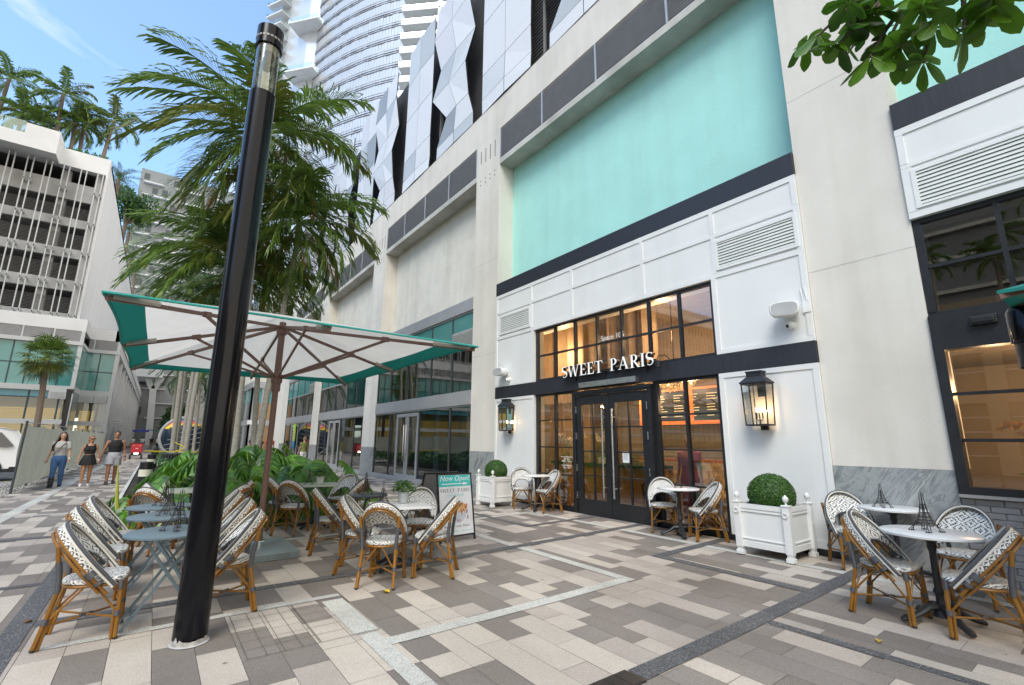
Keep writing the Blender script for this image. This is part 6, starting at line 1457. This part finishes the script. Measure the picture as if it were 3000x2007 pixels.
    e.xf(Rh).build('eyes',MAT('eye_dark',(.03,.02,.018),.3) if 'eye_dark' not in bpy.data.materials else bpy.data.materials['eye_dark'],t,True)
    P['h']=h; P['t']=t; P['tors']=tors; P['sw']=sw; P['lean']=lean; P['vox']=vox
    for fn,a in clothes: fn(P,**a)
    return t
def top(P,mat,z0=.50,z1=.835,grow=.010,sleeve=.0,name='shirt',cut=None,shoulder=True):
    h=P['h']; m=MB(); R=[]
    zs=[z0+(z1-z0)*i/9 for i in range(10)]; T=P['tors']
    for z in zs:
        for (a,rx,ry),(b,rx2,ry2) in zip(T,T[1:]):
            if a<=z<=b: k=(z-a)/(b-a); x=rx+(rx2-rx)*k; y=ry+(ry2-ry)*k; break
        if cut and z>cut: x=min(x,P['sw']/h*.72)
        R.append(ell((0,-P['lean']*h*(z-.5)*.3,z*h),(x+grow)*h,(y+grow)*h))
    m.loft(R)
    for i,s in enumerate((-1,1)):
        S,E,W_=P['arm%d'%i]
        if sleeve: m.tube([S+Vector((-s*.03*h,0,.004*h)),S,S.lerp(E,sleeve)],[.036*h,.039*h,.037*h],10)
        elif cut: m.tube([(s*.060*h,0,.826*h),(s*.062*h,-.045*h,.785*h)],.022*h,8); m.tube([(s*.060*h,0,.826*h),(s*.062*h,.045*h,.785*h)],.022*h,8)
    if name=='crop_top':
        for s in (-1,1): m.sphere((s*.040*h,-.041*h,.728*h),.040*h,12,8)
    if z0>.4 and name in('shirt','tank_top') :
        for s in (-1,1):
            if sleeve: m.sphere((s*.040*h,-.042*h,.728*h),.038*h,12,8) if grow<.012 else None
    return fuse(m,name,mat,P['t'],P['vox'],5)
def bottoms(P,mat,to=1.0,grow=.009,z1=.60,name='trousers',flare=0):
    h=P['h']; m=MB(); R=[]; T=P['tors']
    for z in [.455+(z1-.455)*i/6 for i in range(7)]:
        for (a,rx,ry),(b,rx2,ry2) in zip(T,T[1:]):
            if z<T[0][0]: x,y=T[0][1],T[0][2]; break
            if a<=z<=b: k=(z-a)/(b-a); x=rx+(rx2-rx)*k; y=ry+(ry2-ry)*k; break
        R.append(ell((0,0,z*h),(x+grow)*h,(y+grow)*h))
    m.loft(R)
    for i in (0,1):
        A,K,F=P['leg%d'%i]
        if to>=.99: m.tube([A+Vector((0,0,.02*h)),A.lerp(K,.35),A.lerp(K,.75),K,K.lerp(F,.3)+Vector((0,.005*h,0)),K.lerp(F,.7),F+Vector((0,0,-.005*h))],[(r+grow*.8)*h for r in (.055,.050,.038,.034,.034,.027,.024)],12)
        else: e=A.lerp(K,to); m.tube([A+Vector((0,0,.02*h)),A.lerp(K,to*.5),e],[(.056+grow)*h,(.056+grow+flare*.5)*h,(.052+grow+flare)*h],12)
    return fuse(m,name,mat,P['t'],P['vox'],4)
def skirt(P,mat):
    h=P['h']; m=MB(); n=40; R=[]
    for z,r,w in ((.615,.083,0),(.58,.098,.0),(.53,.116,.02),(.47,.128,.05),(.415,.135,.07)):
        R.append([(r*h*(1+w*sin(9*2*pi*i/n))*cos(2*pi*i/n),r*h*.78*(1+w*sin(9*2*pi*i/n))*sin(2*pi*i/n),z*h) for i in range(n)])
    m.loft(R,cap=False); m.add(R[0],[tuple(range(n))]); o=m.build('skirt',mat,P['t'],True); return o
def shoes(P,mat,boot=None,sock=None):
    h=P['h']
    for i in (0,1):
        ft=P['foot%d'%i]; s=(-1,1)[i]; m=MB(); bb=boot is not None and boot[0]==i
        A,K,F=P['leg%d'%i]
        g=1.3 if bb else 1.0
        m.tube([ft+Vector((0,.045*h,-.004*h)),ft+Vector((0,.02*h,-.001*h)),ft+Vector((0,-.03*h,-.003*h)),ft+Vector((s*.006*h,-.075*h,-.008*h)),ft+Vector((s*.007*h,-.100*h,-.011*h))],[.018*h*g,.027*h*g,.028*h*g,.024*h*g,.015*h*g],12,flat=.85)
        m.tube([F+Vector((0,.012*h,-.02*h)),F+Vector((0,.004*h,.022*h))],[.028*h*g,.028*h*g],12)
        if bb: m.tube([F,K.lerp(F,.35)],[.040*h,.043*h],12)
        o=fuse(m,'boot' if bb else 'shoe',boot[1] if bb else mat,P['t'],P['vox'],3)
        if bb:
            q=MB()
            for k in (.45,.62,.8): c=K.lerp(F,k); q.lathe([(.044*h,-.012*h),(.046*h,0),(.044*h,.012*h)],16,c,cap=False)
            q.build('strap',MAT('boot_strap',(.05,.05,.06),.6),o,True)
def hair(P,mat,kind):
    h=P['h']; m=MB(); m.sphere((0,.012*h,.957*h),.058*h,18,12,sc=(.84,.98,1.0))
    if kind=='long':
        r=random.Random(1)
        for k in range(46):
            a=pi*(-.12)+pi*1.24*k/45; c,s=cos(a),sin(a); q=Vector((.046*h*c,.014*h+.047*h*s,.965*h)); e=.10+.03*r.random()
            m.tube([q,Vector((.062*h*c,.022*h+.055*h*s,.90*h)),Vector((.080*h*c-.01*h,.02*h+.06*h*s-.02*h*(s<.2),.82*h)),Vector((.088*h*c-.035*h+r.uniform(-.02,.02)*h,.03*h+.05*h*s-.035*h*(s<.2),(.70+.05*r.random())*h)),Vector((.085*h*c-.045*h,.02*h+.05*h*s-.035*h*(s<.2),(.645+.05*r.random())*h))],[.012*h,.013*h,.012*h,.010*h,.003*h],6)
    if kind=='tied': m.sphere((0,.065*h,.95*h),.022*h,10,8); m.tube([(0,.07*h,.95*h),(0,.085*h,.90*h),(0,.07*h,.84*h)],[.016*h,.015*h,.006*h],8)
    # clear the face
    o=m; o.v=[(x,max(y,(-.034 if z>.965*h else -.012)*h) if abs(x)<.05*h and z>.87*h else y,z) for x,y,z in o.v]
    o.xf(P['R'] if kind!='long' else P['R']); return fuse(o,'hair',mat,P['t'],P['vox']*.9,2)
def shades(P,mat):
    h=P['h']; m=MB()
    for s in (-1,1): m.box(s*.006*h,-.058*h,.928*h,s*.036*h,-.050*h,.950*h); m.box(s*.040*h,-.05*h,.942*h,s*.044*h,.0,.948*h)
    m.box(-.04*h,-.056*h,.944*h,.04*h,-.05*h,.950*h); m.xf(P['R']).build('sunglasses',mat,P['t'])
def strap(P,mat,w=.018,side=1):
    h=P['h']; s=side; pts=[(s*.070*h,.0,.838*h),(s*.055*h,-.058*h,.80*h),(0,-.086*h,.72*h),(-s*.06*h,-.078*h,.64*h),(-s*.095*h,-.02*h,.585*h),(-s*.08*h,.05*h,.62*h),(0,.082*h,.72*h),(s*.055*h,.05*h,.81*h)]; MB().tube(pts,w*h*.6,6,True,flat=.4).build('bag_strap',mat,P['t'],True)
def hold(P,i,mat,name,size):
    c=P['hand%d'%i]; a,b,d=size; MB().box(c.x-a/2,c.y-b/2-.02,c.z-d/2-.03,c.x+a/2,c.y+b/2-.02,c.z+d/2-.03).build(name,mat,P['t'])
def band(P,i,mat,name='bracelet'):
    S,E,W_=P['arm%d'%i]; q=E.lerp(W_,.9); MB().tube([E.lerp(W_,.86),E.lerp(W_,.95)],.0185*P['h'],10).build(name,mat,P['t'],True)
C=lambda n,c,r=.8,v=.10: (bpy.data.materials[n] if n in bpy.data.materials else MAT(n,c,r,var=v,scale=14,bmp=.7,bscale=16))
S1=skin('light',(.50,.29,.20)); S2=skin('tan',(.42,.21,.115)); S3=skin('brown',(.36,.17,.095)); S4=skin('dark',(.14,.07,.045))
BK=C('black_cloth',(.012,.012,.015)); HB=C('brown_hair',(.055,.028,.015),.5); HBL=C('dark_blond_hair',(.20,.115,.05),.5); HK=C('black_hair',(.012,.010,.009),.5)
# figures face the camera: local -y turned to -y of the street, each a little off
person('woman with long brown hair, grey shirt, blue jeans and one tall black boot',(-2.30,20.5,0),radians(-3),1.66,S1,True,((.10,.10),(-.16,.12)),((-.28,.30,.35),(.12,.22,.35)),
 [(bottoms,dict(mat=C('blue_denim',(.055,.13,.30)))),(top,dict(mat=C('grey_shirt',(.42,.42,.41)),z0=.57,sleeve=.62,grow=.011)),(shoes,dict(mat=BK,boot=(0,BK))),(hair,dict(mat=HB,kind='long')),(strap,dict(mat=C('brown_strap',(.14,.09,.075)),side=1)),(band,dict(i=1,mat=M['steel']))],headyaw=.2)
person('woman in black crop top, black skirt, sunglasses and white trainers',(-1.62,20.6,0),radians(4),1.56,S2,True,((.20,.15),(-.10,.10)),((.10,.22,.30),(.06,.26,.25)),
 [(skirt,dict(mat=BK)),(top,dict(mat=BK,z0=.635,z1=.80,cut=.775,grow=.009,name='crop_top')),(shoes,dict(mat=C('white_shoe',(.74,.75,.77)))),(hair,dict(mat=HBL,kind='tied')),(shades,dict(mat=M['black'])),(strap,dict(mat=BK,side=-1,w=.016)),(hold,dict(i=0,mat=C('pale_phone',(.55,.48,.58),.3),name='phone',size=(.012,.09,.13))),(band,dict(i=1,mat=M['white']))],headyaw=.55)
person('man in black tank top and light grey shorts, holding hands with the woman in sunglasses',(-1.02,21.0,0),radians(3),1.72,S3,False,((.24,.2),(-.20,.10)),((.06,.30,.12),(-.10,.20,.35)),
 [(bottoms,dict(mat=C('grey_shorts',(.40,.41,.44)),to=.62,grow=.016,flare=.012,name='shorts')),(top,dict(mat=BK,z0=.49,cut=.775,grow=.013,name='tank_top')),(shoes,dict(mat=C('dark_shoe',(.05,.05,.055)))),(hair,dict(mat=HK,kind='short')),(band,dict(i=1,mat=BK,name='watch'))],headyaw=-.1)
person('person seen from behind in olive top and white trousers with dark strap',(6.40,27.0,0),pi+.2,1.64,S1,True,((.1,.1),(-.05,.05)),((.0,.16,.3),(.05,.16,.3)),
 [(bottoms,dict(mat=C('white_cloth',(.66,.66,.65)))),(top,dict(mat=C('olive_cloth',(.17,.19,.055)),z0=.52,sleeve=.5,grow=.012)),(hair,dict(mat=HBL,kind='tied')),(shoes,dict(mat=BK)),(strap,dict(mat=BK))],.014)
person('person seen from behind in a red-orange shirt beyond the leafy bed',(6.05,34.5,0),pi,1.72,S2,False,((.15,.1),(-.1,.1)),((.0,.15,.3),(.05,.15,.3)),
 [(bottoms,dict(mat=C('khaki_cloth',(.20,.17,.12)))),(top,dict(mat=C('red_cloth',(.62,.07,.03)),z0=.5,sleeve=.6,grow=.014)),(hair,dict(mat=HB,kind='short')),(shoes,dict(mat=BK))],.016)
person('person in black with sunglasses between the two leaning palm trunks',(6.02,41.0,0),.0,1.72,S1,False,((.1,.1),(-.1,.1)),((.0,.12,.3),(.0,.12,.3)),
 [(bottoms,dict(mat=BK)),(top,dict(mat=BK,z0=.5,sleeve=.6,grow=.014)),(hair,dict(mat=HB,kind='short')),(shades,dict(mat=M['black'])),(shoes,dict(mat=BK))],.018)
person('person in black with a black cap right of the leaning palm trunks',(6.55,41.2,0),.2,1.62,S2,False,((.1,.1),(-.1,.1)),((.3,.12,1.2),(.3,.12,1.2)),
 [(bottoms,dict(mat=BK)),(top,dict(mat=BK,z0=.5,sleeve=.6,grow=.014)),(hair,dict(mat=HK,kind='short')),(shoes,dict(mat=BK))],.018)
FAR=((-2.1,74,'white_cloth','red_cloth','far-off person in white top and red shorts, leftmost of the distant group'),(-1.2,76,'white_cloth','grey_shorts','far-off person in white shirt and grey shorts in the distant group'),(-.3,80,'black_cloth','khaki_cloth','far-off person in black top in the middle of the distant group'),(.4,84,'white_cloth','black_cloth','far-off person in white top and black trousers at the right of the distant group'),(1.2,79,'khaki_cloth','black_cloth','far-off person in khaki top nearest the round dark disc'))
for i,(x,y,a,b,lab) in enumerate(FAR):
    person(lab,(x,y,0),(0,pi)[i%2],1.66+.04*(i%3),(S2,S4,S3)[i%3],i%2==0,((.15,.1),(-.15,.1)),((.0,.15,.3),(.1,.15,.3)),[(bottoms,dict(mat=bpy.data.materials[b],to=.7 if i<2 else 1)),(top,dict(mat=bpy.data.materials[a],z0=.5,sleeve=.6,grow=.014)),(hair,dict(mat=HK,kind='short'))],.03)
# person in pink inside the cafe, with mint bag
pk=person('person in pink standing inside the window right of the doors',(XF+.75,5.22,.012),radians(-75),1.62,S2,True,((.05,.05),(-.05,.05)),((.05,.12,.3),(.02,.15,.2)),
 [(bottoms,dict(mat=C('pink_cloth',(.72,.25,.42)),grow=.014,to=1)),(top,dict(mat=bpy.data.materials['pink_cloth'],z0=.48,sleeve=.5,grow=.014)),(hair,dict(mat=HB,kind='short')),(shoes,dict(mat=BK))],.014)
mbg=tag(MB().box(XF+.55,4.72,.30,XF+.68,5.0,.62).tube([(XF+.62,4.78,.62),(XF+.62,4.86,.78),(XF+.62,4.94,.62)],.008,5).build('shopping_bag',MAT('mint_paper',(.25,.62,.52),.6)),'mint green paper bag inside the window right of the doors','bag')
for (x,y,a) in ((XF+.95,6.55,.6),(XF+1.2,5.55,2.2),(XF+1.0,3.7,1.0)):
    pass
for i,(x,y,a,lab) in enumerate(((XF+.75,6.0,-1.2,'cane chair inside the cafe behind the right door leaf'),(XF+1.3,5.35,.6,'cane chair inside the cafe at the left end of the window right of the doors'))): dup(ch0,(x,y,.012),a,lab,'chairs inside the cafe')
# ---------------------------------------------------------------- bollards, bin, fence, vehicles, disc
BB=MAT('black_bollard',(.012,.012,.014),.35)
def make_bollard():
    t=thing('bollard','','bollard'); MB().lathe([(.15,0),(.15,.86),(.135,.875),(.01,.877)],28).build('post',BB,t,True); MB().lathe([(.1525,.50),(.1525,.68)],28,cap=False).build('reflective_band',MAT('cream_band',(.66,.66,.56),.5),t,True); return t
b0=make_bollard()
for i,(x,y,lab) in enumerate(((-.06,16.4,'nearest black bollard with a cream band at the edge of the leafy bed'),(.03,24.3,'second black bollard with a cream band along the leafy bed'),(.12,30.0,'third black bollard along the leafy bed'),(.2,38.0,'farthest black bollard along the leafy bed'))):
    o=b0 if i==0 else dup(b0,(0,0,0)); o.location=(x-.02,y,0); o['label']=lab; o['group']='bollards along the leafy bed'
bn=thing('litter_bin','round dark slatted litter bin standing among the ground cover','bin',(.62,22.5,0)); m=MB()
for k in range(26): a=2*pi*k/26; m.bar((.28*cos(a),.28*sin(a),.05),(.34*cos(a),.34*sin(a),.92),.035,.02,up=(cos(a),sin(a),0))
m.lathe([(.345,.91),(.36,.92),(.36,.95),(.33,.95)],26); m.build('slats',M['darksteel'],bn); MB().lathe([(.25,.05),(.30,.88)],20).build('liner',M['void'],bn)
yt=MB(); YT=MAT('yellow_tape',(.65,.52,.02),.5)
yt.bar((-.3,27,.95),(2.7,27.3,.85),.006,.035).bar((2.7,27.3,.85),(3.2,27.6,.9),.006,.035).bar((-.3,27,.95),(.9,29.2,.75),.006,.035)
for k in range(14): a=k*.7; yt.bar((1.0+.2*cos(a),28.3,.55+.06*k),(1.0+.2*cos(a+.7),28.3+.1*sin(a),.6+.06*k),.008,.04)
tag(yt.build('caution_tape',YT),'yellow caution tape strung round the palm trunks beyond the ground cover','tape')
# site fence with green-grey screen cloth
fe=thing('site_fence','temporary site fence covered in wrinkled grey-green cloth along the left of the walkway','fence',(-2.95,18.75,0)); ns=110; m=MB(); vs=[]
FP=lambda u: Vector((-.02+.02*u-1.1*max(0,(u-.5)/.5)**1.5,44*u,0))
for i in range(ns+1):
    u=(i/ns)**1.25; p=FP(u)
    for j in range(9):
        v=j/8; sag=-.10*(sin(pi*((44*u/3.0)%1)))*(1 if v>.9 else .2)*(1 if u>.03 else 0); n_=noise.noise(Vector((44*u*1.3,v*1.2,0)))*.09+noise.noise(Vector((44*u*4,v*2,3)))*.03; vs.append((p.x+n_,p.y,.14+1.74*v+sag+.04*noise.noise(Vector((44*u*.9,v,7)))))
m.add(vs,[(i*9+j,(i+1)*9+j,(i+1)*9+j+1,i*9+j+1) for i in range(ns) for j in range(8)])
clm,tt,bb=nt('screen_cloth'); f_=nz(tt,2.2,5,stretch=(.5,1,.35)); lk(tt,ramp(tt,f_,[(.3,(.42,.415,.335)),(.5,(.55,.54,.45)),(.72,(.63,.62,.53))]),bb.inputs['Base Color']); bb.inputs['Roughness'].default_value=.9; bump(tt,bb,nz(tt,5,6,stretch=(1,1,.3)),.5,.05)
tl_=tt.nodes.new('ShaderNodeBsdfTranslucent'); tl_.inputs[0].default_value=(.5,.5,.4,1); mx_=tt.nodes.new('ShaderNodeMixShader'); mx_.inputs[0].default_value=.4; lk(tt,bb.outputs[0],mx_.inputs[1]); lk(tt,tl_.outputs[0],mx_.inputs[2]); lk(tt,mx_.outputs[0],tt.nodes['Material Output'].inputs[0]); m.build('screen_cloth',clm,fe,80)
k=0
while k*3.0<44:
    p=FP(min(1,k*3.0/44)); MB().tube([(p.x+(.03 if k==0 else -.14),p.y-(.02 if k==0 else 0),-.02),(p.x+(.06 if k==0 else -.14),p.y-(.02 if k==0 else 0),1.95)],.028,8).build('post',M['darksteel'],fe,True); k+=1
w=MB(); w.tube([(FP(i/30).x,FP(i/30).y,1.92) for i in range(31)],.012,5); r=random.Random(3)
for i in range(7): y=28+i*.9; w.tube([(-.1,y+.5*sin(q*.5),1.95+.22*sin(q*.5+i)*(q>0)) for q in range(0,7)],.006,4)
w.build('top_wire',M['alum'],fe)
# white SUV (rear end)
sv=thing('parked_suv','white estate car whose rear end shows behind the fence at the left edge','car',(-3.75,25.2,0),radians(10)); WP=MAT('white_car_paint',(.74,.75,.77),.18,var=0,coat=.8)
prof=[(-4.7,.42),(-4.75,.75),(-4.6,1.0),(-3.6,1.12),(-2.75,1.70),(-2.2,1.84),(-.9,1.86),(-.35,1.74),(-.06,1.20),(.0,.95),(.0,.50),(-.1,.34),(-.5,.32),(-4.4,.32)]
m=MB(); rings=[]
for y,ins,dz in ((-.93,.06,-.0),(-.97,.0,0),(-.97,.0,0),(.97,.0,0),(.93,.06,0)):
    rings.append([(x+(ins if x<-2 else -ins),y*(1-.10*max(0,z-1.0)),z-ins*.5*(z>1.2)) for x,z in prof])
m.loft(rings); bdy=m.build('body',WP,sv,35,bevel=.04)
MB().prism([(-2.9,1.16),(-2.45,1.62),(-1.45,1.70),(-1.45,1.16)],lambda a,b:(a,-.975*(1-.10*max(0,b-1)),b),lambda a,b:(a,-.94*(1-.1*max(0,b-1)),b)).prism([(-1.38,1.16),(-1.38,1.70),(-.75,1.66),(-.38,1.20),(-.5,1.16)],lambda a,b:(a,-.975*(1-.10*max(0,b-1)),b),lambda a,b:(a,-.94*(1-.1*max(0,b-1)),b)).build('side_window',MAT('car_glass',(.02,.025,.03),.05,spec=.9),sv)
MB().box(-.03,-.72,1.22,.004,.72,1.62).build('rear_window',bpy.data.materials['car_glass'],sv)
MB().box(-.05,-.93,.98,.008,-.74,1.16).build('tail_light',MAT('tail_red',(.10,.01,.012),.2),sv,bevel=.02); MB().box(-.05,.74,.98,.008,.93,1.16).build('tail_light',bpy.data.materials['tail_red'],sv,bevel=.02)
MB().box(-.4,-.99,.30,.03,.99,.48).box(-4.5,-.985,.30,-.4,-.90,.42).build('bumper_trim',M['black'],sv,bevel=.02)
for x in (-1.0,-3.75):
    for y in (-.86,.86):
        wh=MB().lathe([(.20,-.11),(.33,-.12),(.36,-.09),(.36,.09),(.33,.12),(.20,.11)],28).xf(Matrix.Translation((x,y,.36))@Matrix.Rotation(pi/2,4,'X')).build('wheel',MAT('tyre',(.015,.015,.015),.8),sv,True); MB().lathe([(.03,-.125),(.22,-.115),(.23,-.09)],10).lathe([(.03,.125),(.22,.115),(.23,.09)],10).xf(Matrix.Translation((x,y,.36))@Matrix.Rotation(pi/2,4,'X')).build('rim',M['alum'],wh,True)
    MB().lathe([(.36,-.10),(.44,-.10),(.44,.10),(.36,.10)],28,cap=False).xf(Matrix.Translation((x,-.885,.38))@Matrix.Rotation(pi/2,4,'X')).build('wheel_arch',M['black'],sv,True)
# red delivery robot
rbt=thing('delivery_robot','small red wheeled delivery robot with a bright headlight rolling up the walkway','robot',(-.96,45.3,0)); MB().box(-.33,-.45,.42,.33,.45,1.12).build('body',MAT('robot_red',(.55,.03,.04),.35),rbt,bevel=.05); MB().box(-.35,-.47,1.12,.35,.47,1.20).box(-.30,-.42,.25,.30,.42,.42).build('chassis',M['black'],rbt,bevel=.02)
for x in (-.33,.33):
    for y in (-.33,.33): MB().lathe([(.05,-.05),(.15,-.05),(.16,0),(.15,.05),(.05,.05)],18).xf(Matrix.Translation((x,y,.16))@Matrix.Rotation(pi/2,4,'Y')).build('wheel',M['tip'],rbt,True)
MB().sphere((0,-.44,.40),.085,12,8,sc=(1.5,.4,.7)).build('headlight',MAT('headlight_lens',(1,.9,.6),.3,emit=(1,.86,.45),es=9),rbt,True); MB().box(-.25,-.456,.95,-.12,-.449,.97).box(.12,-.456,.95,.25,-.449,.97).box(-.08,-.456,.74,.08,-.449,.78).build('marking',M['white'],rbt)
# big round art disc
ds=thing('round_sculpture','big dark round disc in a grey ring with yellow and pink painted crest','sculpture',(1.95,50,1.62)); m=MB()
m.tube([(1.62*cos(a),0,1.62*sin(a)) for a in [2*pi*k/48 for k in range(48)]],.15,10,True); m.build('ring',MAT('ring_grey',(.36,.37,.38),.45),ds,True)
vs=[(0,-.55,0)];fs=[]
for i in range(1,9):
    for k in range(40): a=2*pi*k/40; q=i/8; vs.append((1.58*sin(q*pi/2)*cos(a),-.55*cos(q*pi/2),1.58*sin(q*pi/2)*sin(a)))
fs=[(0,1+k,1+(k+1)%40) for k in range(40)]+[(1+(i-1)*40+k,1+i*40+k,1+i*40+(k+1)%40,1+(i-1)*40+(k+1)%40) for i in range(1,8) for k in range(40)]
dm,tt,bb=nt('painted_disc'); tc=tt.nodes.new('ShaderNodeTexCoord'); sp2=tt.nodes.new('ShaderNodeSeparateXYZ'); lk(tt,tc.outputs['Object'],sp2.inputs[0])
wob=nz(tt,1.4,2); zz=mth(tt,'ADD',sp2.outputs[2],mth(tt,'MULTIPLY',mth(tt,'SUBTRACT',wob,.5),1.1)); 
cc=ramp(tt,mth(tt,'MULTIPLY_ADD',zz,.3,.5),[(.0,(.012,.025,.045)),(.72,(.015,.035,.06)),(.735,(.75,.52,.02)),(.80,(.8,.45,.03)),(.81,(.70,.16,.05)),(.87,(.62,.10,.22)),(.93,(.02,.12,.20))]); cc.node.color_ramp.interpolation='CONSTANT'
lk(tt,cc,bb.inputs['Base Color']); bb.inputs['Roughness'].default_value=.25
MB().add(vs,fs).build('disc',dm,ds,True); MB().box(-1.4,.1,-1.62,1.4,.6,-1.45).build('base',M['black'],ds)
m=MB()
for k in range(5): m.tube([(-1.5+k*.2,-.62,-1.1+k*.42),(1.5,-.62,-.35+k*.42)],.02,5)
m.build('guy_wire',M['alum'],ds)
tb2=thing('crossing_sign','small blue street banner hanging over the far end of the walkway','sign',(-1.35,68,2.35)); MB().box(-.75,-.03,-.16,.75,.03,.05).box(.1,-.03,.05,.3,.03,.3).build('banner',MAT('banner_blue',(.02,.04,.32),.5),tb2)
aw=thing('awning','teal awning over the far left shop fronts','awning',(.4,88,2.3)); m=MB(); m.prism([(0,0),(2.6,-.5),(2.6,-.62),(0,-.1)],lambda a,b:(a-1.3,0,b+.5),lambda a,b:(a-1.3,2.2,b+.5)); m.build('canopy',M['umb_teal'],aw); MB().bar((-1.2,.1,0),(-1.2,.1,-2.3),.05).bar((1.1,.1,0),(1.1,.1,-2.3),.05).build('post',M['alum'],aw)
bp_=thing('street_pole','dark square street pole against the left glass podium','pole',(-6.0,52,0)); MB().box(-.13,-.13,0,.13,.13,5.0).build('post',M['black'],bp_); MB().box(-.2,-.16,5.0,.2,.16,5.35).build('head',M['black'],bp_)
for i,y in enumerate((64,71,79)):
    s=thing('wall_canopy',('first','second','third')[i]+' thin white canopy projecting from the left street facade','canopy',(-3.7,y,2.95-.1*i)); MB().box(0,-1,0,.9,1,.10).box(0,-1,.25,.7,1,.32).build('blade',M['wconc'],s)
y_=thing('shop_poster','tall yellow-green and blue poster inside the far glazed bay','poster',(XF-.02,33.4,1.5)); MB().box(-.03,-.35,-.1,0,.35,1.0).build('panel',MAT('poster_lime',(.45,.62,.06),.5),y_); MB().box(-.031,-.35,-.5,0,.35,-.1).build('foot_panel',MAT('poster_blue',(.02,.30,.55),.5),y_)
q=MB()
for k in range(5): q.box(-.034,-.2,.0+.18*k,-.03,.2,.12+.18*k)
q.build('poster_marks',MAT('poster_pale',(.62,.75,.35),.5),y_)
# ---------------------------------------------------------------- world, sun, camera
SUN_EL,SUN_AZ=radians(52),radians(232)      # azimuth clockwise from +y: sun behind and left of the camera, through thin cloud
w=bpy.data.worlds.new('World'); scene.world=w; w.use_nodes=True; t=w.node_tree; bg=t.nodes['Background']
sky=t.nodes.new('ShaderNodeTexSky'); sky.sky_type='NISHITA'; sky.sun_disc=False; sky.sun_elevation=SUN_EL; sky.sun_rotation=SUN_AZ; sky.altitude=0; sky.air_density=1.0; sky.dust_density=1.2; sky.ozone_density=1.0
tc=t.nodes.new('ShaderNodeTexCoord'); mp=t.nodes.new('ShaderNodeMapping'); mp.inputs['Scale'].default_value=(1.0,1.5,3.4); mp.inputs['Rotation'].default_value=(.15,.25,.5); mp.inputs['Location'].default_value=(1.7,.2,.8); lk(t,tc.outputs['Generated'],mp.inputs[0])
n1=t.nodes.new('ShaderNodeTexNoise'); n1.inputs['Scale'].default_value=2.9; n1.inputs['Detail'].default_value=9; n1.inputs['Roughness'].default_value=.55; n1.inputs['Distortion'].default_value=.6; lk(t,mp.outputs[0],n1.inputs['Vector'])
sp=t.nodes.new('ShaderNodeSeparateXYZ'); lk(t,tc.outputs['Generated'],sp.inputs[0])
# thick cloud behind and to the right of the camera, thin wisps over the street
side=mth(t,'MULTIPLY_ADD',sp.outputs[0],.55,mth(t,'MULTIPLY',sp.outputs[1],-.55)); low=mth(t,'MULTIPLY',mth(t,'SUBTRACT',.55,sp.outputs[2]),.6)
k=mth(t,'ADD',n1.outputs['Fac'],mth(t,'ADD',mth(t,'MULTIPLY',side,.45),low))
fac=ramp(t,k,[(.36,(.05,.05,.05)),(.48,(.30,.30,.30)),(.62,(1,1,1))])
col=mixc(t,fac,sky.outputs[0],(CLOUD,CLOUD*1.0,CLOUD*1.02)) if 0 else mixc(t,fac,mixc(t,1.0,sky.outputs[0],(.86,1.10,1.22),'MULTIPLY'),(6.2,5.7,4.95))
lk(t,col,bg.inputs[0]); bg.inputs[1].default_value=.15
sl=bpy.data.lights.new('sun','SUN'); sl.energy=1.05; sl.angle=radians(28); sl.color=(1,.92,.80); so=bpy.data.objects.new('sun',sl); COL.objects.link(so)
d=Vector((sin(SUN_AZ)*cos(SUN_EL),cos(SUN_AZ)*cos(SUN_EL),sin(SUN_EL))); so.rotation_euler=d.to_track_quat('Z','Y').to_euler(); so.location=d*80
cam=bpy.data.cameras.new('camera'); co=bpy.data.objects.new('camera',cam); COL.objects.link(co); scene.camera=co
yaw,pit,rol=radians(36.63105),radians(11.87626),radians(.460146)
F=Vector((sin(yaw)*cos(pit),cos(yaw)*cos(pit),sin(pit))); r_=Vector((cos(yaw),-sin(yaw),0)); u_=r_.cross(F); r2=r_*cos(rol)+u_*sin(rol); u2=-r_*sin(rol)+u_*cos(rol)
co.matrix_world=Matrix(((r2.x,u2.x,-F.x,0),(r2.y,u2.y,-F.y,0),(r2.z,u2.z,-F.z,1.5),(0,0,0,1)))
cam.sensor_width=36; cam.lens=1374.584*36/3000; cam.clip_start=.05; cam.clip_end=2500
scene.view_settings.view_transform='Standard'; scene.view_settings.look='None'; scene.view_settings.exposure=1.15; scene.view_settings.gamma=1
scene.render.film_transparent=False
try: scene.cycles.max_bounces=8; scene.cycles.transparent_max_bounces=16; scene.cycles.caustics_reflective=False; scene.cycles.caustics_refractive=False; scene.cycles.sample_clamp_indirect=4
except Exception: pass
